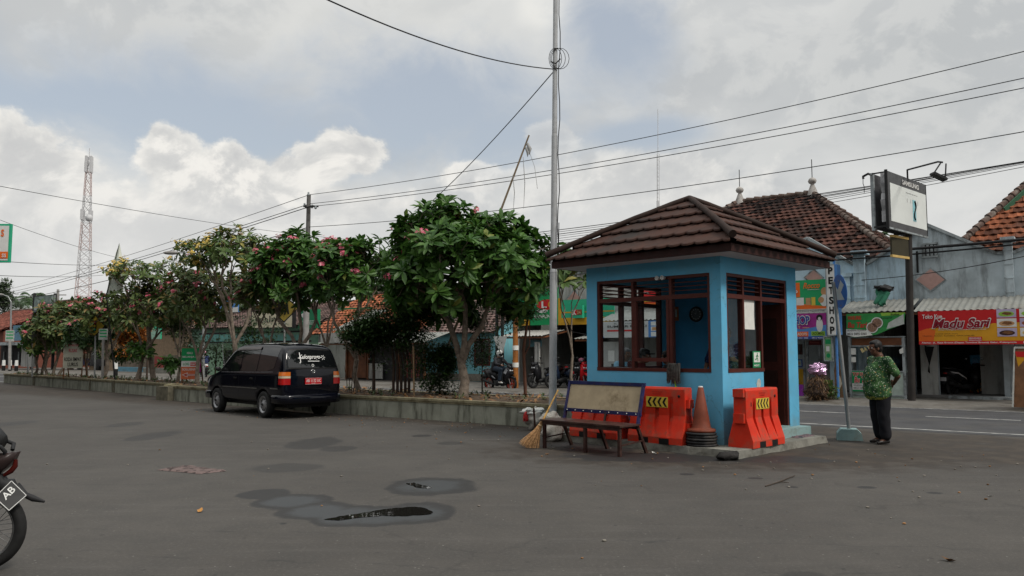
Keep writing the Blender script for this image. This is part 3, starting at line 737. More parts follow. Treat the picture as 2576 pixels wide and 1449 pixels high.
def batik(name, base, dark, dots, acc, hem=None):
    m = D.materials.new(name); m.use_nodes = True; k = NT(m.node_tree); b = m.node_tree.nodes['Principled BSDF']
    tco = k.n('ShaderNodeTexCoord').outputs['Object']
    c = k.mix(k.ss(k.noise(tco, 14, 3, .6), .42, .56), base, dark)
    v = k.n('ShaderNodeTexVoronoi', inp={'Vector': tco, 'Scale': 17.0}); c = k.mix(k.ss(v.outputs['Distance'], .20, .15), c, acc)
    v2 = k.n('ShaderNodeTexVoronoi', inp={'Vector': tco, 'Scale': 34.0}); c = k.mix(k.ss(v2.outputs['Distance'], .27, .2), c, dots)
    if hem:
        z_ = k.n('ShaderNodeSeparateXYZ', inp={'Vector': tco}).outputs
        zig = k.m('PINGPONG', k.m('ADD', z_[0], z_[1]), .02)
        band = k.ss(k.m('ADD', z_[2], k.m('MULTIPLY', zig, -1.0)), hem + .035, hem + .03)
        wv = k.m('PINGPONG', k.m('ADD', z_[2], zig), .012)
        c = k.mix(band, c, k.mix(k.ss(wv, .005, .007), (.30, .30, .06), (.06, .10, .03)))
    m.node_tree.links.new(c, b.inputs['Base Color']); b.inputs['Roughness'].default_value = .75; b.inputs['Specular IOR Level'].default_value = .2
    return m
m_batik = batik('green_batik_cloth', (.050, .120, .038), (.018, .055, .022), (.42, .45, .36), (.30, .19, .06), hem=.735)
m_blueb = batik('blue_batik_cloth', (.012, .025, .09), (.008, .012, .05), (.30, .36, .5), (.06, .10, .3))
m_blk = M('black_cloth', (.010, .010, .013), .85, .3, 10)
m_shoe = M('black_leather', (.015, .013, .012), .3, .2, 10)
stand = dict(head=(.06, 0, 1.575), neck=(.0, 0, 1.44), chest=(-.005, 0, 1.25), pelvis=(-.0, 0, .90),
             shL=(-.01, .20, 1.37), shR=(-.01, -.20, 1.37), elL=(-.13, .29, 1.12), elR=(-.13, -.29, 1.12), wrL=(-.22, .07, 1.0), wrR=(-.22, -.07, .985),
             hdL=(-.23, -.02, .985), hdR=(-.23, .02, .96), hipL=(0, .095, .88), hipR=(0, -.095, .88), knL=(.03, .11, .48), knR=(-.0, -.11, .48),
             anL=(.0, .12, .085), anR=(-.06, -.12, .085), toL=(.13, .13, .04), toR=(.07, -.13, .04))
mp_ = gnd(2222, 1117)
person('heavy man in green batik shirt and black trousers standing with hands behind back', stand, (mp_.x, mp_.y + .05, 0), radians(191), m_batik, m_blk, m_shoe, skin=m_skind, belly=.10, build_=1.10, vox=.007)

# man in the booth, blue batik, standing behind the side window; face hidden by the paper sheet
jb = dict(stand); jb.update(elL=(.10, .26, 1.10), wrL=(.30, .10, 1.16), hdL=(.38, .04, 1.18), elR=(-.06, -.30, 1.1), wrR=(.12, -.36, 1.02), hdR=(.2, -.36, 1.0))
pb = CB + D2 * 1.02 + D1 * .52
person('man in dark blue batik shirt standing inside the booth behind side window', jb, (pb.x, pb.y, .22), radians(265), m_blueb, m_blk, m_shoe, belly=.05, build_=1.0, vox=.012)
# seated men
sit = dict(head=(.05, 0, 1.19), neck=(.0, 0, 1.06), chest=(-.0, 0, .88), pelvis=(-.03, 0, .53), shL=(0, .19, 1.0), shR=(0, -.19, 1.0), elL=(.12, .24, .78), elR=(.12, -.24, .78),
           wrL=(.32, .12, .80), wrR=(.32, -.12, .80), hdL=(.4, .08, .8), hdR=(.4, -.08, .8), hipL=(0, .09, .5), hipR=(0, -.09, .5), knL=(.40, .12, .50), knR=(.40, -.12, .50), anL=(.42, .12, .085), anR=(.42, -.12, .085), toL=(.55, .12, .04), toR=(.55, -.12, .04))
m_cap_d = M('black_cap_cloth', (.012, .012, .014), .8, .2)
def cap_hat(hd, hr, root):
    h = MB(m_cap_d); n = 20
    vs = []; fs = []
    for i in range(7):
        th = pi / 2 * i / 6
        for k in range(n):
            a = 2 * pi * k / n; vs.append(hd + V((.108 * sin(th) * cos(a) - .01, .092 * sin(th) * sin(a), .045 + .10 * cos(th))))
    for i in range(6):
        for k in range(n): fs.append((i * n + k, (i + 1) * n + k, (i + 1) * n + (k + 1) % n, i * n + (k + 1) % n))
    h.add(vs, fs, None, True)
    h.add(vs[: 3 * n], fs[:0], None)
    for f_i in range(len(h.f)):
        if f_i % n in (5, 6, 7, 8, 0, 1): h.mi[f_i] = h.idx(m_white)
    h.ell(hd + V((.13, 0, .045)), (.07, .07, .010), None, 14, 6)
    build(h, 'cap', root, local=True)
ps = CB + D1 * 2.27 + D2 * .92
st1 = dict(sit); st1['chest'] = (.06, 0, .88); st1['neck'] = (.1, 0, 1.04); st1['head'] = (.18, 0, 1.15)
person('man in black and white cap sitting at the desk in the booth', st1, (ps.x, ps.y, .29), radians(-35), M('dark_red_shirt', (.10, .02, .02), .8), m_blk, m_shoe, skin=m_skin, vox=.013, hat=cap_hat)
def stool(p, lab):
    t = thing('stool', lab, 'stool', p); m = MB(m_wood); m.lathe([(.001, .42), (.17, .42), (.17, .45), (.001, .45)], p, UZ, 18); build(m, 'seat', t)
    for a in range(4):
        m = MB(m_wood); q = V((cos(a * pi / 2), sin(a * pi / 2), 0)); m.beam(V(p) + q * .17, V(p) + q * .12 + UZ * .42, .03, .03, up=V((.3, .9, 0))); build(m, 'leg', t)
stool((ps.x, ps.y, .22), 'wooden stool under the man with the black and white cap')
ps2 = CB + D1 * 2.0 + D2 * 1.6
person('dark haired man sitting low beside the blue wall in the booth', sit, (ps2.x, ps2.y, .22), radians(150), M('dark_grey_shirt', (.03, .03, .035), .8), m_blk, m_shoe, vox=.014)
stool((ps2.x, ps2.y, .22), 'wooden stool under the dark haired man in the booth')
ps3 = CB + D1 * 3.6 + D2 * 1.5
ps3 = at(1572, 900, 15.9)
st3 = dict(sit)
person('man in light blue shirt sitting behind the booth, seen through its windows', st3, (ps3.x, ps3.y, .27), radians(-60), M('light_blue_shirt', (.22, .42, .55), .8), m_blk, m_shoe, vox=.014, hair=M('grey_hair', (.12, .12, .12), .6))
stool((ps3.x, ps3.y, .25), 'wooden stool under the man in light blue shirt behind the booth')
bx_ = MB(m_conc); bx_.box((ps3.x - .5, ps3.y - .5, 0), (ps3.x + .6, ps3.y + .5, .25)); tag(build(bx_, 'concrete_step', base=(ps3.x, ps3.y, 0)), 'low concrete step behind the booth carrying a stool', 'step')

# ================================================================== bench, barriers, cone and bits round the booth
m_navy = M('navy_painted_steel', (.018, .022, .085), .4, .25, 6, dirt=(.09, .05, .03), dirtamt=.35, dscale=9)
m_brn = M('brown_painted_steel', (.045, .022, .019), .35, .3, 6, dirt=(.10, .07, .05), dirtamt=.4, dscale=7)
m_ply = M('stained_board', (.36, .29, .19), .75, .12, 3, dirt=(.10, .07, .035), dirtamt=.8, dscale=1.6)
bx = V((1.55, 11.63, 0)); be = (V((.48, 12.77, 0)) - bx).normalized(); bn_ = V((be.y, -be.x, 0)); bn_ = bn_ if bn_.y > 0 else -bn_
BL_ = 1.56
bench = thing('bench', 'steel bench with navy framed beige back board and brown seat', 'bench', bx + be * BL_ / 2 + bn_ * .25)
def bp(a, b_, z): return bx + be * a + bn_ * b_ + UZ * z
m = MB(m_brn); m.box((-.03, -.02, .425), (BL_ + .03, .47, .45), None, (bx, be, bn_, UZ)); m.box((0, .0, .37), (BL_, .025, .424), None, (bx, be, bn_, UZ)); m.box((0, .43, .37), (BL_, .455, .424), None, (bx, be, bn_, UZ))
m.box((0.026, .026, .405), (.05, .43, .424), None, (bx, be, bn_, UZ)); m.box((BL_ - .05, .026, .405), (BL_ - .02, .43, .424), None, (bx, be, bn_, UZ)); build(m, 'seat', bench)
for a in (0.02, BL_ / 2 - .1, BL_ - .02):
    m = MB(m_brn); m.beam(bp(a, .03, 0), bp(a, .03, .425), .045, .045, up=be); build(m, 'leg', bench)
for a in (.02, BL_ - .02, BL_ / 2):
    m = MB(m_brn); m.beam(bp(a, .66, 0), bp(a, .44, .43), .045, .04, up=be); build(m, 'leg', bench)
for a in (.0, BL_):
    m = MB(m_brn); m.beam(bp(a, .05, .16), bp(a, .57, .2), .014, .02, up=UZ); build(m, 'stretcher', bench)
m = MB(m_navy); b0_, b1_ = .50, .62; zb0, zb1 = .585, 1.02
def bq(a, z): return bp(a, .48 + (z - .45) * .26, z)
for a in (.03, BL_ - .03): m.beam(bq(a, .43), bq(a, zb1 - .0), .05, .035, up=be)
m.beam(bq(.0, zb1), bq(BL_, zb1), .035, .055, up=UZ); m.beam(bq(.0, zb0), bq(BL_, zb0), .035, .055, up=UZ)
m.beam(bq(BL_ / 2 - .1, .44), bq(BL_ / 2 - .1, zb0), .03, .03, up=be, mat=m_brn)
for i in range(9): p = bq(.08 + i * .175, zb0); m.ell(p - bn_ * .022, .009, None, 6, 4, mat=m_white)
build(m, 'back_frame', bench)
m = MB(m_ply); P_ = [bq(.05, zb0 + .02), bq(BL_ - .05, zb0 + .02), bq(BL_ - .05, zb1 - .02), bq(.05, zb1 - .02)]; Q_ = [p + bn_ * .012 for p in P_]
m.add(P_ + Q_, [(0, 1, 2, 3), (7, 6, 5, 4), (0, 4, 5, 1), (1, 5, 6, 2), (2, 6, 7, 3), (3, 7, 4, 0)]); build(m, 'back_board', bench)

m_red = M('red_orange_plastic', (.58, .032, .013), .5, .12, 3, .05, dirt=(.26, .08, .05), dirtamt=.75, dscale=4.5)
m_yel = M('yellow_reflector', (.60, .44, .06), .5, .05)
m_blkp = M('black_print', (.012, .012, .012), .5, .05)
m_redprint = M('dark_red_moulding', (.30, .02, .012), .5)
def barrier(label):
    """water filled barrier: x along 0..1, -y faces the viewer, z up"""
    r = thing('barrier', label, 'barrier', (0, 0, 0), 0, 'red plastic barriers round the booth')
    m = MB(m_red); L = 1.0; H = .86
    half = [(.235, .0), (.235, .10), (.10, .43), (.10, H - .03), (.085, H)]
    sec = [(-y, z) for y, z in half] + [(y, z) for y, z in half[::-1]]
    # skirt split by three grooves: build as strips of two section types
    cuts = [0, .20, .27, .46, .53, .72, .79, 1.0]
    def strip(a, b, narrow):
        if narrow: hf = [(.20, .0), (.20, .10), (.155, .20), (.065, .40), (.065, .60), (.10, .72), (.10, H - .03), (.085, H)]
        else: hf = [(.20, .0), (.20, .10), (.10, .43), (.10, .56), (.10, .6), (.10, .72), (.10, H - .03), (.085, H)]
        if not narrow: hf[2] = (.165, .21); hf[3] = (.10, .43); hf[4] = (.10, .6)
        sc = [(-y, z) for y, z in hf] + [(y, z) for y, z in hf[::-1]]; n = len(sc)
        vs = [(a, y, z) for y, z in sc] + [(b, y, z) for y, z in sc]
        m.add(vs, [(i, (i + 1) % n, n + (i + 1) % n, n + i) for i in range(n)] + [tuple(range(n))[::-1], tuple(range(n, 2 * n))])
    for i in range(7): strip(cuts[i] + (.0005 if i else 0), cuts[i + 1], i % 2 == 1)
    for z0, z1 in ((.74, .86), (.36, .5)): m.box((-.05, -.085, z0), (-.0005, .085, z1 - .002))
    for z0, z1 in ((.55, .68), (.2, .32)): m.box((1.0005, -.07, z0), (1.055, .07, z1))
    # forklift notches: flush black boxes painted for the shade inside pockets
    mb2 = bake(m, [])
    body = MB(m_red); body.v = mb2.v; body.f = mb2.f; body.mi = mb2.mi; body.sm = [False] * len(mb2.f); body.mats = [m_red]
    bo = build(body, 'body', r, local=True)
    k = MB(m_blkp)
    for x in (.30, .68):
        k.box((x - .09, -.2015, -.001), (x + .09, -.05, .085))
    k.box((.145, -.102, .60), (.165, -.099, .66)); k.lathe([(.001, 0), (.022, 0), (.022, .008), (.001, .008)], (.90, -.10, .73), V((0, -1, 0)), 10)
    build(k, 'recess_shade', r, local=True)
    t = MB(m_redprint); t.text('WATER FILLED', V((.40, -.102, .775)), V((1, 0, 0)), UZ, .20, .022); t.text('BARRIER', V((.42, -.102, .745)), V((1, 0, 0)), UZ, .16, .018); build(t, 'moulded_text', r, local=True)
    y = MB(m_yel); y.box((.30, -.108, .55), (.70, -.1045, .71)); pl_ = build(y, 'chevron_plate', r, local=True)
    c = MB(m_blkp)
    for i in range(4):
        x = .325 + i * .092
        c.add([(x, -.1085, .63), (x + .045, -.1085, .70), (x + .085, -.1085, .70), (x + .04, -.1085, .63), (x + .085, -.1085, .56), (x + .045, -.1085, .56)], [(0, 3, 2, 1), (0, 5, 4, 3)])
    build(c, 'chevron', pl_, local=True)
    return r
bar = barrier('red plastic barrier on the slab corner in front of the booth door side')
p_ = CB + D2 * -.10 - D1 * .33; bar.location = (p_.x, p_.y, ZS); bar.rotation_euler.z = atan2(D2.y, D2.x)
b2_ = copy_tree(bar); p_ = CB + D1 * 1.42 - D2 * .30; b2_.location = (p_.x, p_.y, ZS - .0); b2_.rotation_euler.z = atan2(-D1.y, -D1.x); b2_['label'] = 'red plastic barrier by the green mop handle, right of the bench back'
b3_ = copy_tree(bar); p_ = CB + D1 * 2.62 - D2 * .32; b3_.location = (p_.x, p_.y, ZS); b3_.rotation_euler.z = atan2(-D1.y, -D1.x); b3_['label'] = 'red plastic barrier half hidden behind the bench back board'

m_cone = M('faded_orange_rubber', (.17, .042, .022), .6, .2, 5, dirt=(.12, .04, .025), dirtamt=.7, dscale=4)
m_rub = M('black_rubber', (.022, .022, .023), .65, .3, 8, dirt=(.07, .06, .05), dirtamt=.5, dscale=6)
cp = CB + D1 * .22 - D2 * .27
st_ = thing('cone_base_stack', 'stack of black rubber cone bases on the slab corner under the orange cone', 'cone bases', cp + UZ * ZS)
for i in range(5):
    m = MB(m_rub); a0 = i * .21; o = cp + V((random.uniform(-.015, .015), random.uniform(-.015, .015), ZS + i * .042))
    m.lathe([(.001, 0), (.22, 0), (.235, .012), (.232, .03), (.215, .038), (.001, .038)], o, UZ, 10)
    build(m, 'rubber_base', st_)
cn = thing('traffic_cone', 'faded orange traffic cone standing on the black rubber base stack', 'cone', cp + UZ * (ZS + .21))
m = MB(m_cone); m.lathe([(.001, .0), (.205, .0), (.215, .015), (.205, .045), (.155, .05), (.14, .07), (.118, .2), (.04, .66), (.032, .665), (.028, .655)], cp + UZ * (ZS + .21), UZ, 24); build(m, 'body', cn)
m = MB(m_white); m.lathe([(.033, .655), (.036, .672), (.03, .68), (.001, .672)], cp + UZ * (ZS + .21), UZ, 12); build(m, 'worn_tip', cn)

# mop, upside down
mo_p0 = CB + D1 * .62 - D2 * .22 + UZ * ZS; mo_p1 = CB + D1 * .80 - D2 * .10 + UZ * 1.30
mo = thing('mop', 'upside down grey string mop with lime green handle against the booth wall', 'mop', mo_p0)
m = MB(M('lime_green_plastic', (.20, .50, .02), .4)); m.cyl(mo_p0, mo_p1 - UZ * .0, .011, n=8); build(m, 'handle', mo)
m_mop = M('grey_wet_yarn', (.055, .052, .048), .95, .4, 20)
m = MB(m_mop); rnd = random.Random(5); sdn = (mo_p1 - mo_p0).normalized()
for i in range(150):
    x = rnd.uniform(-.105, .105); dep = rnd.uniform(-.05, .045); q = mo_p1 - D1 * x * -1 + D2 * dep * .6
    L_ = rnd.uniform(.20, .30); tp = q + UZ * rnd.uniform(-.01, .03)
    out_ = D1 * (x * .12) - D2 * rnd.uniform(.0, .04)
    m.tube([tp - D1 * x * .25, tp + UZ * .01, tp - UZ * L_ * .5 + out_ * .6, tp - UZ * L_ + out_ + D1 * rnd.uniform(-.012, .012)], [.007, .009, .008, .004], 5)
m.box((-.1, -.02, -.03), (.1, .03, .03), None, (mo_p1, D1, D2, UZ)); build(m, 'mop_head', mo)

# broom
br0 = gnd(1330, 1128); br1 = at(1404, 981, 12.95)
brm = thing('broom', 'stick broom with bamboo handle leaning against the left end of the bench', 'broom', br0)
bd = (br1 - br0).normalized(); m = MB(M('bamboo_yellow', (.46, .28, .09), .5, .2, 14, dirt=(.2, .11, .04), dirtamt=.5, dscale=9)); mid = br0 + (br1 - br0) * .50
m.tube([br1, br0.lerp(br1, .75), mid], [.013, .014, .016], 9)
for f_ in (.66, .8, .9): m.tube([br0.lerp(br1, f_) - bd * .006, br0.lerp(br1, f_) + bd * .006], [.0165, .0165], 9)
build(m, 'handle', brm)
m = MB(M('straw_bristle', (.36, .21, .10), .85, .35, 30, island=.35)); rnd = random.Random(11); x1, y1 = perp(bd)
sdx = V((bd.z, 0, -bd.x)).normalized()
for i in range(330):
    a = rnd.uniform(0, 2 * pi); r0 = rnd.uniform(0, .02); sp_ = max(-.14, min(.14, rnd.gauss(0, .075))); L_ = rnd.uniform(.9, 1.03)
    p0 = mid + (x1 * cos(a) + y1 * sin(a)) * r0 - bd * rnd.uniform(-.02, .05)
    p2 = br0 + (mid - br0) * (1 - L_) + sdx * sp_ * 1.25 + bd.cross(sdx) * rnd.gauss(0, .028)
    p2.z = max(p2.z, .006)
    p1 = p0.lerp(p2, .45) - sdx * sp_ * .18
    m.tube([p0, p1, p2], [.003, .0026, .0015], 4, caps=False)
build(m, 'bristles', brm)
m = MB(M('twine', (.5, .36, .2), .8)); m.tube([mid - bd * .11, mid - bd * .13], [.036, .038], 12); m.tube([mid - bd * .02, mid - bd * .035], [.027, .028], 12); build(m, 'binding', brm)

# rubble sack by the bench
def lump(mb, c, r, seed, amp=.12, n=22, m_=14, mat=None, flat=True):
    rnd = random.Random(seed); k = [V((rnd.gauss(0, 1), rnd.gauss(0, 1), rnd.gauss(0, 1))).normalized() for _ in range(14)]; ph = [rnd.uniform(0, 6) for _ in k]
    b0 = len(mb.v); mb.ell((0, 0, 0), 1, None, n, m_, mat)
    for i in range(b0, len(mb.v)):
        p = mb.v[i]; d_ = 1 + amp * sum(sin(q.dot(p) * (2.5 + j * .8) + h) for j, (q, h) in enumerate(zip(k, ph))) / 4
        q = V((p.x * r[0] * d_, p.y * r[1] * d_, p.z * r[2] * d_)) + V(c)
        if flat and q.z < 0.003: q.z = .003
        mb.v[i] = q
m_sack = M('dirty_woven_sack', (.42, .40, .36), .85, .15, 9, .5, dirt=(.16, .12, .09), dirtamt=.8, dscale=5)
c_ = gnd(1388, 1112)
m = MB(m_sack); lump(m, c_ + V((.02, .15, .16)), (.20, .17, .19), 4, .16); lump(m, c_ + V((-.02, .18, .36)), (.19, .15, .11), 9, .3)
tag(build(m, 'rubble_sack', base=c_), 'full dirty white woven sack on the ground under the bench end', 'sack')
c_ = gnd(1345, 1085) + V((-.05, .25, 0))
m = MB(m_sack); lump(m, c_ + V((.05, .0, .2)), (.17, .14, .2), 14, .3); lump(m, c_ + V((.0, .0, .36)), (.20, .12, .06), 19, .4, mat=m_paper); 
lump(m, c_ + V((-.12, -.05, .27)), (.05, .07, .1), 23, .3, mat=M('red_plastic_print', (.5, .04, .04), .5))
tag(build(m, 'rubbish_bag', base=c_), 'open rubbish bag with white and red plastic left of the bench', 'rubbish bag')
c_ = gnd(1425, 1095) + V((.1, .2, 0)); m = MB(m_conc); lump(m, c_ + V((0, 0, .12)), (.17, .14, .15), 31, .25, 9, 6)
for f_ in range(len(m.sm)): m.sm[f_] = False
tag(build(m, 'concrete_lump', base=c_), 'grey lump of concrete behind the sack under the bench', 'concrete lump')
c_ = gnd(1348, 1100) + V((.0, .25, 0)); m = MB(m_brn); m.beam(c_, c_ + V((-.03, 0, .5)), .035, .035); tag(build(m, 'iron_stake', base=c_), 'short rusty iron stake standing beside the broom', 'stake')
# stones at the slab foot
m_stone = M('grey_stone', (.19, .175, .15), .9, .25, 10, .4, dirt=(.09, .07, .055), dirtamt=.6, dscale=6)
m_black = M('black_asphalt_lump', (.028, .026, .025), .9, .3, 9, .6)
c_ = CB - D1 * .5 - D2 * .5; m = MB(m_black); lump(m, c_ + V((-.16, -.12, .05)), (.15, .10, .075), 77, .35, 12, 8); tag(build(m, 'asphalt_lump', base=c_), 'black lump of old asphalt at the front slab corner', 'asphalt lump')
rnd = random.Random(21)
stlab = [('pale flat stone under the red barrier by the slab edge', 1930, 1131, .085), ('white split stone right of the pale flat stone', 1965, 1127, .06), ('small grey stone left of the pale flat stone', 1897, 1137, .05),
         ('round pale stone at the slab corner by the asphalt lump', 1873, 1147, .05), ('small stone at the right tip of the slab', 2058, 1108, .06)]
for lab, u, v, r_ in stlab:
    c_ = gnd(u, v); m = MB(m_stone); lump(m, c_ + V((0, 0, r_ * .3)), (r_ * 1.3, r_ * .8, r_ * .6), int(u), .25, 10, 7)
    tag(build(m, 'stone', base=c_), lab, 'stone', 'loose stones round the booth slab')
# crumbs and leaves lying about: nobody could count them
m = MB(m_stone); m_lf = M('dry_leaf', (.19, .10, .045), .85, .3, 20, island=.5)
for i in range(420):
    if i < 240: t_ = rnd.uniform(11.2, 13.3); s_ = rnd.uniform(-20, -8)
    else: t_ = rnd.gauss(11.6, 1.5); s_ = rnd.gauss(-4.0, 3.0)
    if i > 360: t_ = rnd.uniform(4, 11); s_ = rnd.uniform(-12, 4)
    p = W(s_, t_); rr = rnd.uniform(.006, .02)
    if (p - CB).length < 2.9 and (p - CB).dot(D1) > -.6 and (p - CB).dot(D2) > -.6: continue
    m.ell(p + UZ * rr * .4, (rr, rr * .8, rr * .5), None, 6, 4, m_stone if i % 3 else m_lf)
o_ = build(m, 'grit', base=W(-8, 12)); o_['kind'] = 'stuff'
def leaf_flat(u, v, lab, col, L_=.09):
    c_ = gnd(u, v); m = MB(col); a = random.uniform(0, 3); ex, ey = V((cos(a), sin(a), 0)), V((-sin(a), cos(a), 0))
    pts = [(-.5, 0, .1), (-.2, .22, .25), (.2, .2, .2), (.5, 0, .35), (.2, -.2, .2), (-.2, -.22, .1), (0, 0, .02)]
    m.add([c_ + ex * x * L_ + ey * y * L_ + UZ * z * L_ for x, y, z in pts], [(6, i, (i + 1) % 6) for i in range(6)]); return tag(build(m, 'litter', base=c_), lab, 'litter', 'litter on the asphalt')
leaf_flat(503, 1288, 'crumpled orange scrap on the asphalt left of the big puddle', M('orange_scrap', (.4, .2, .06), .8), .10)
leaf_flat(2386, 1412, 'brown dry leaf on the asphalt at the lower right corner', m_lf, .10)
leaf_flat(1646, 1142, 'crumpled white scrap in front of the bench right leg', m_paper, .10)
leaf_flat(1778, 1146, 'dry leaf by the slab edge in front of the booth', m_lf, .07)
leaf_flat(2490, 1249, 'thin pale scrap on the asphalt far right', m_paper, .06)
leaf_flat(1377, 1144, 'brown leaf beside the broom bristles', m_lf, .08)
m = MB(M('dead_twig', (.06, .045, .035), .9)); m.tube([gnd(1925, 1223, .01), gnd(1960, 1212, .015), gnd(2000, 1196, .012)], [.006, .008, .004], 5); m.tube([gnd(1960, 1212, .015), gnd(1985, 1214, .02)], [.006, .003], 5)
tag(build(m, 'twig', base=gnd(1960, 1210)), 'thin dead twig lying on the asphalt in front of the booth', 'twig')

# worn brown mat on the yard, doormat on the slab
def matmat(name, c1, c2, sc):
    m = D.materials.new(name); m.use_nodes = True; k = NT(m.node_tree); b = m.node_tree.nodes['Principled BSDF']; tco = k.n('ShaderNodeTexCoord').outputs['Object']
    v = k.n('ShaderNodeTexVoronoi', feature='F1', inp={'Vector': k.n('ShaderNodeMapping', inp={'Vector': tco, 'Scale': (1, 2.2, 1), 'Rotation': (0, 0, .5)}).outputs[0], 'Scale': sc}); c = k.mix(k.ss(v.outputs['Color'], .35, .45), c1, c2)
    m.node_tree.links.new(c, b.inputs['Base Color']); b.inputs['Roughness'].default_value = .95
    bn = k.n('ShaderNodeBump', inp={'Strength': .6, 'Distance': .02, 'Height': k.noise(tco, 60, 3)}); m.node_tree.links.new(bn.outputs[0], b.inputs['Normal']); return m
def matobj(cs, th, mat, lab, z0=.0):
    m = MB(mat); n = 14; vs = []
    for j in range(n + 1):
        for i in range(n + 1):
            a = cs[0].lerp(cs[1], i / n); b_ = cs[3].lerp(cs[2], i / n); p = a.lerp(b_, j / n)
            e = (i in (0, n)) or (j in (0, n)); vs.append(p + UZ * (z0 + (0.003 if e else th * random.uniform(.6, 1.0))) + V((random.uniform(-.01, .01), random.uniform(-.01, .01), 0)))
    m.add(vs, [(j * (n + 1) + i, j * (n + 1) + i + 1, (j + 1) * (n + 1) + i + 1, (j + 1) * (n + 1) + i) for j in range(n) for i in range(n)], None, True)
    c = sum(cs, V()) / 4; return tag(build(m, 'mat', base=c), lab, 'mat')
matobj([gnd(394, 1183), gnd(502, 1193), gnd(571, 1186), gnd(468, 1172)], .025, matmat('worn_rug', (.035, .022, .02), (.135, .095, .088), 16), 'worn mottled brown mat lying flat on the yard asphalt')
matobj([gnd(1972, 1098, ZS), gnd(2008, 1103, ZS), gnd(2050, 1096, ZS), gnd(2008, 1089, ZS)], .02, matmat('grey_rug', (.03, .035, .045), (.16, .10, .11), 16), 'small dark woven doormat on the slab at the booth door')

# blue arrow sign
m_galv = M('galvanised_steel', (.30, .31, .31), .45, .1, 5, metal=.5, dirt=(.14, .12, .1), dirtamt=.3, dscale=5)
sp0 = gnd(2137, 1106); sg = thing('road_sign', 'round blue keep left sign with white arrow on leaning grey pole in concrete block', 'sign', sp0)
stopc = sp0 + V((-.16, 0, 2.25))
m = MB(m_galv); m.cyl(sp0 + UZ * .15, sp0 + V((-.19, .0, 2.75)), .032, n=12); build(m, 'pole', sg)
m = MB(m_step); prof = [(-.21, 0), (.21, 0), (.19, .12), (.12, .19), (-.14, .19), (-.2, .12)]
q_ = Matrix.Rotation(radians(-20), 3, 'Z'); m.prism(prof, sp0 + q_ @ V((0, -.17, 0)), q_ @ V((1, 0, 0)), UZ, -.34); build(m, 'concrete_block', sg)
fn = V((-1, -.0, 0)).normalized(); fx = V((-fn.y, fn.x, 0)).normalized() * 1.0        # disc normal and its rightward axis
if fx.x < 0: fx = -fx
sc_ = at(2113, 733, sp0.y); lean = V((-.07, 0, 1)).normalized()
m = MB(M('sign_blue', (.03, .16, .52), .4, .05)); fn2 = lean.cross(fx).normalized(); fn2 = fn2 if fn2.y < 0 else -fn2
m.lathe([(.001, 0), (.30, 0), (.30, .004), (.001, .004)], sc_, fn2, 40, smooth=False); dsk = build(m, 'sign_disc', sg)
m = MB(m_white); ar = [(-.14, .135), (-.075, .05), (.10, .20), (.19, .11), (.02, -.045), (.10, -.13), (-.14, -.15)]
ar = [(-.17, .17), (-.095, .055), (.085, .215), (.175, -.19), (.175, -.19)]
ar = [(-.18, .126), (-.065, .035), (.078, .193), (.2, .10), (.05, -.02), (.17, -.16), (-.152, -.145)]
m.add([sc_ + fn2 * .0065 + fx * x + lean * y for x, y in ar], [tuple(range(len(ar)))]); build(m, 'arrow', dsk)
m = MB(m_galv)
for zz in (.15, -.2): m.ell(sc_ + fn2 * .006 + lean * zz * 1.25, .012, None, 6, 4)
build(m, 'bolt', dsk)
# ================================================================== estate car
m_car = M('dark_navy_car_paint', (.002, .0025, .006), .07, .1, 3, spec=.4)
m_carg = D.materials.new('tinted_car_glass'); m_carg.use_nodes = True; _b = m_carg.node_tree.nodes['Principled BSDF']; _b.inputs['Base Color'].default_value = (.006, .007, .008, 1); _b.inputs['Roughness'].default_value = .03; _b.inputs['Specular IOR Level'].default_value = .85
m_chrome = M('chrome', (.55, .55, .55), .15, .05, metal=1.0)
m_tyre = M('tyre_rubber', (.018, .018, .018), .8, .2, 20)
m_trim = M('black_trim', (.010, .010, .010), .45, .1)
m_rim = M('silver_rim', (.32, .32, .33), .35, .1, metal=.7)
m_plate = M('red_plate', (.42, .012, .018), .4, .05)
m_lampr = M('red_lens', (.35, .008, .008), .15, .1, spec=.7); m_lampo = M('orange_lens', (.55, .13, .01), .15, .1, spec=.7); m_lampw = M('clear_lens', (.5, .42, .30), .15, .1, spec=.7)
hvec = V((-.70, .714, 0)).normalized(); rw = V((-5.95, 18.68, 0))
rgt = V((-hvec.y, hvec.x, 0)); rgt = rgt if rgt.x > 0 else -rgt
caro = rw + rgt * .74 + hvec * 1.32                                       # centre of the wheelbase on the ground
rw = rw + V((.22, 0, 0)); caro = rw + rgt * .70 + hvec * 1.24
car = thing('parked_car', 'dark navy estate car parked by the planter wall, rear towards the viewer', 'car', caro, atan2(hvec.y, hvec.x))
# local: x forward, y left, z up. wheels at x=+-1.32
def cy(z):            # half width at height z
    if z < .45: return .80
    if z < .95: return .835
    return .835 - (z - .95) * .22
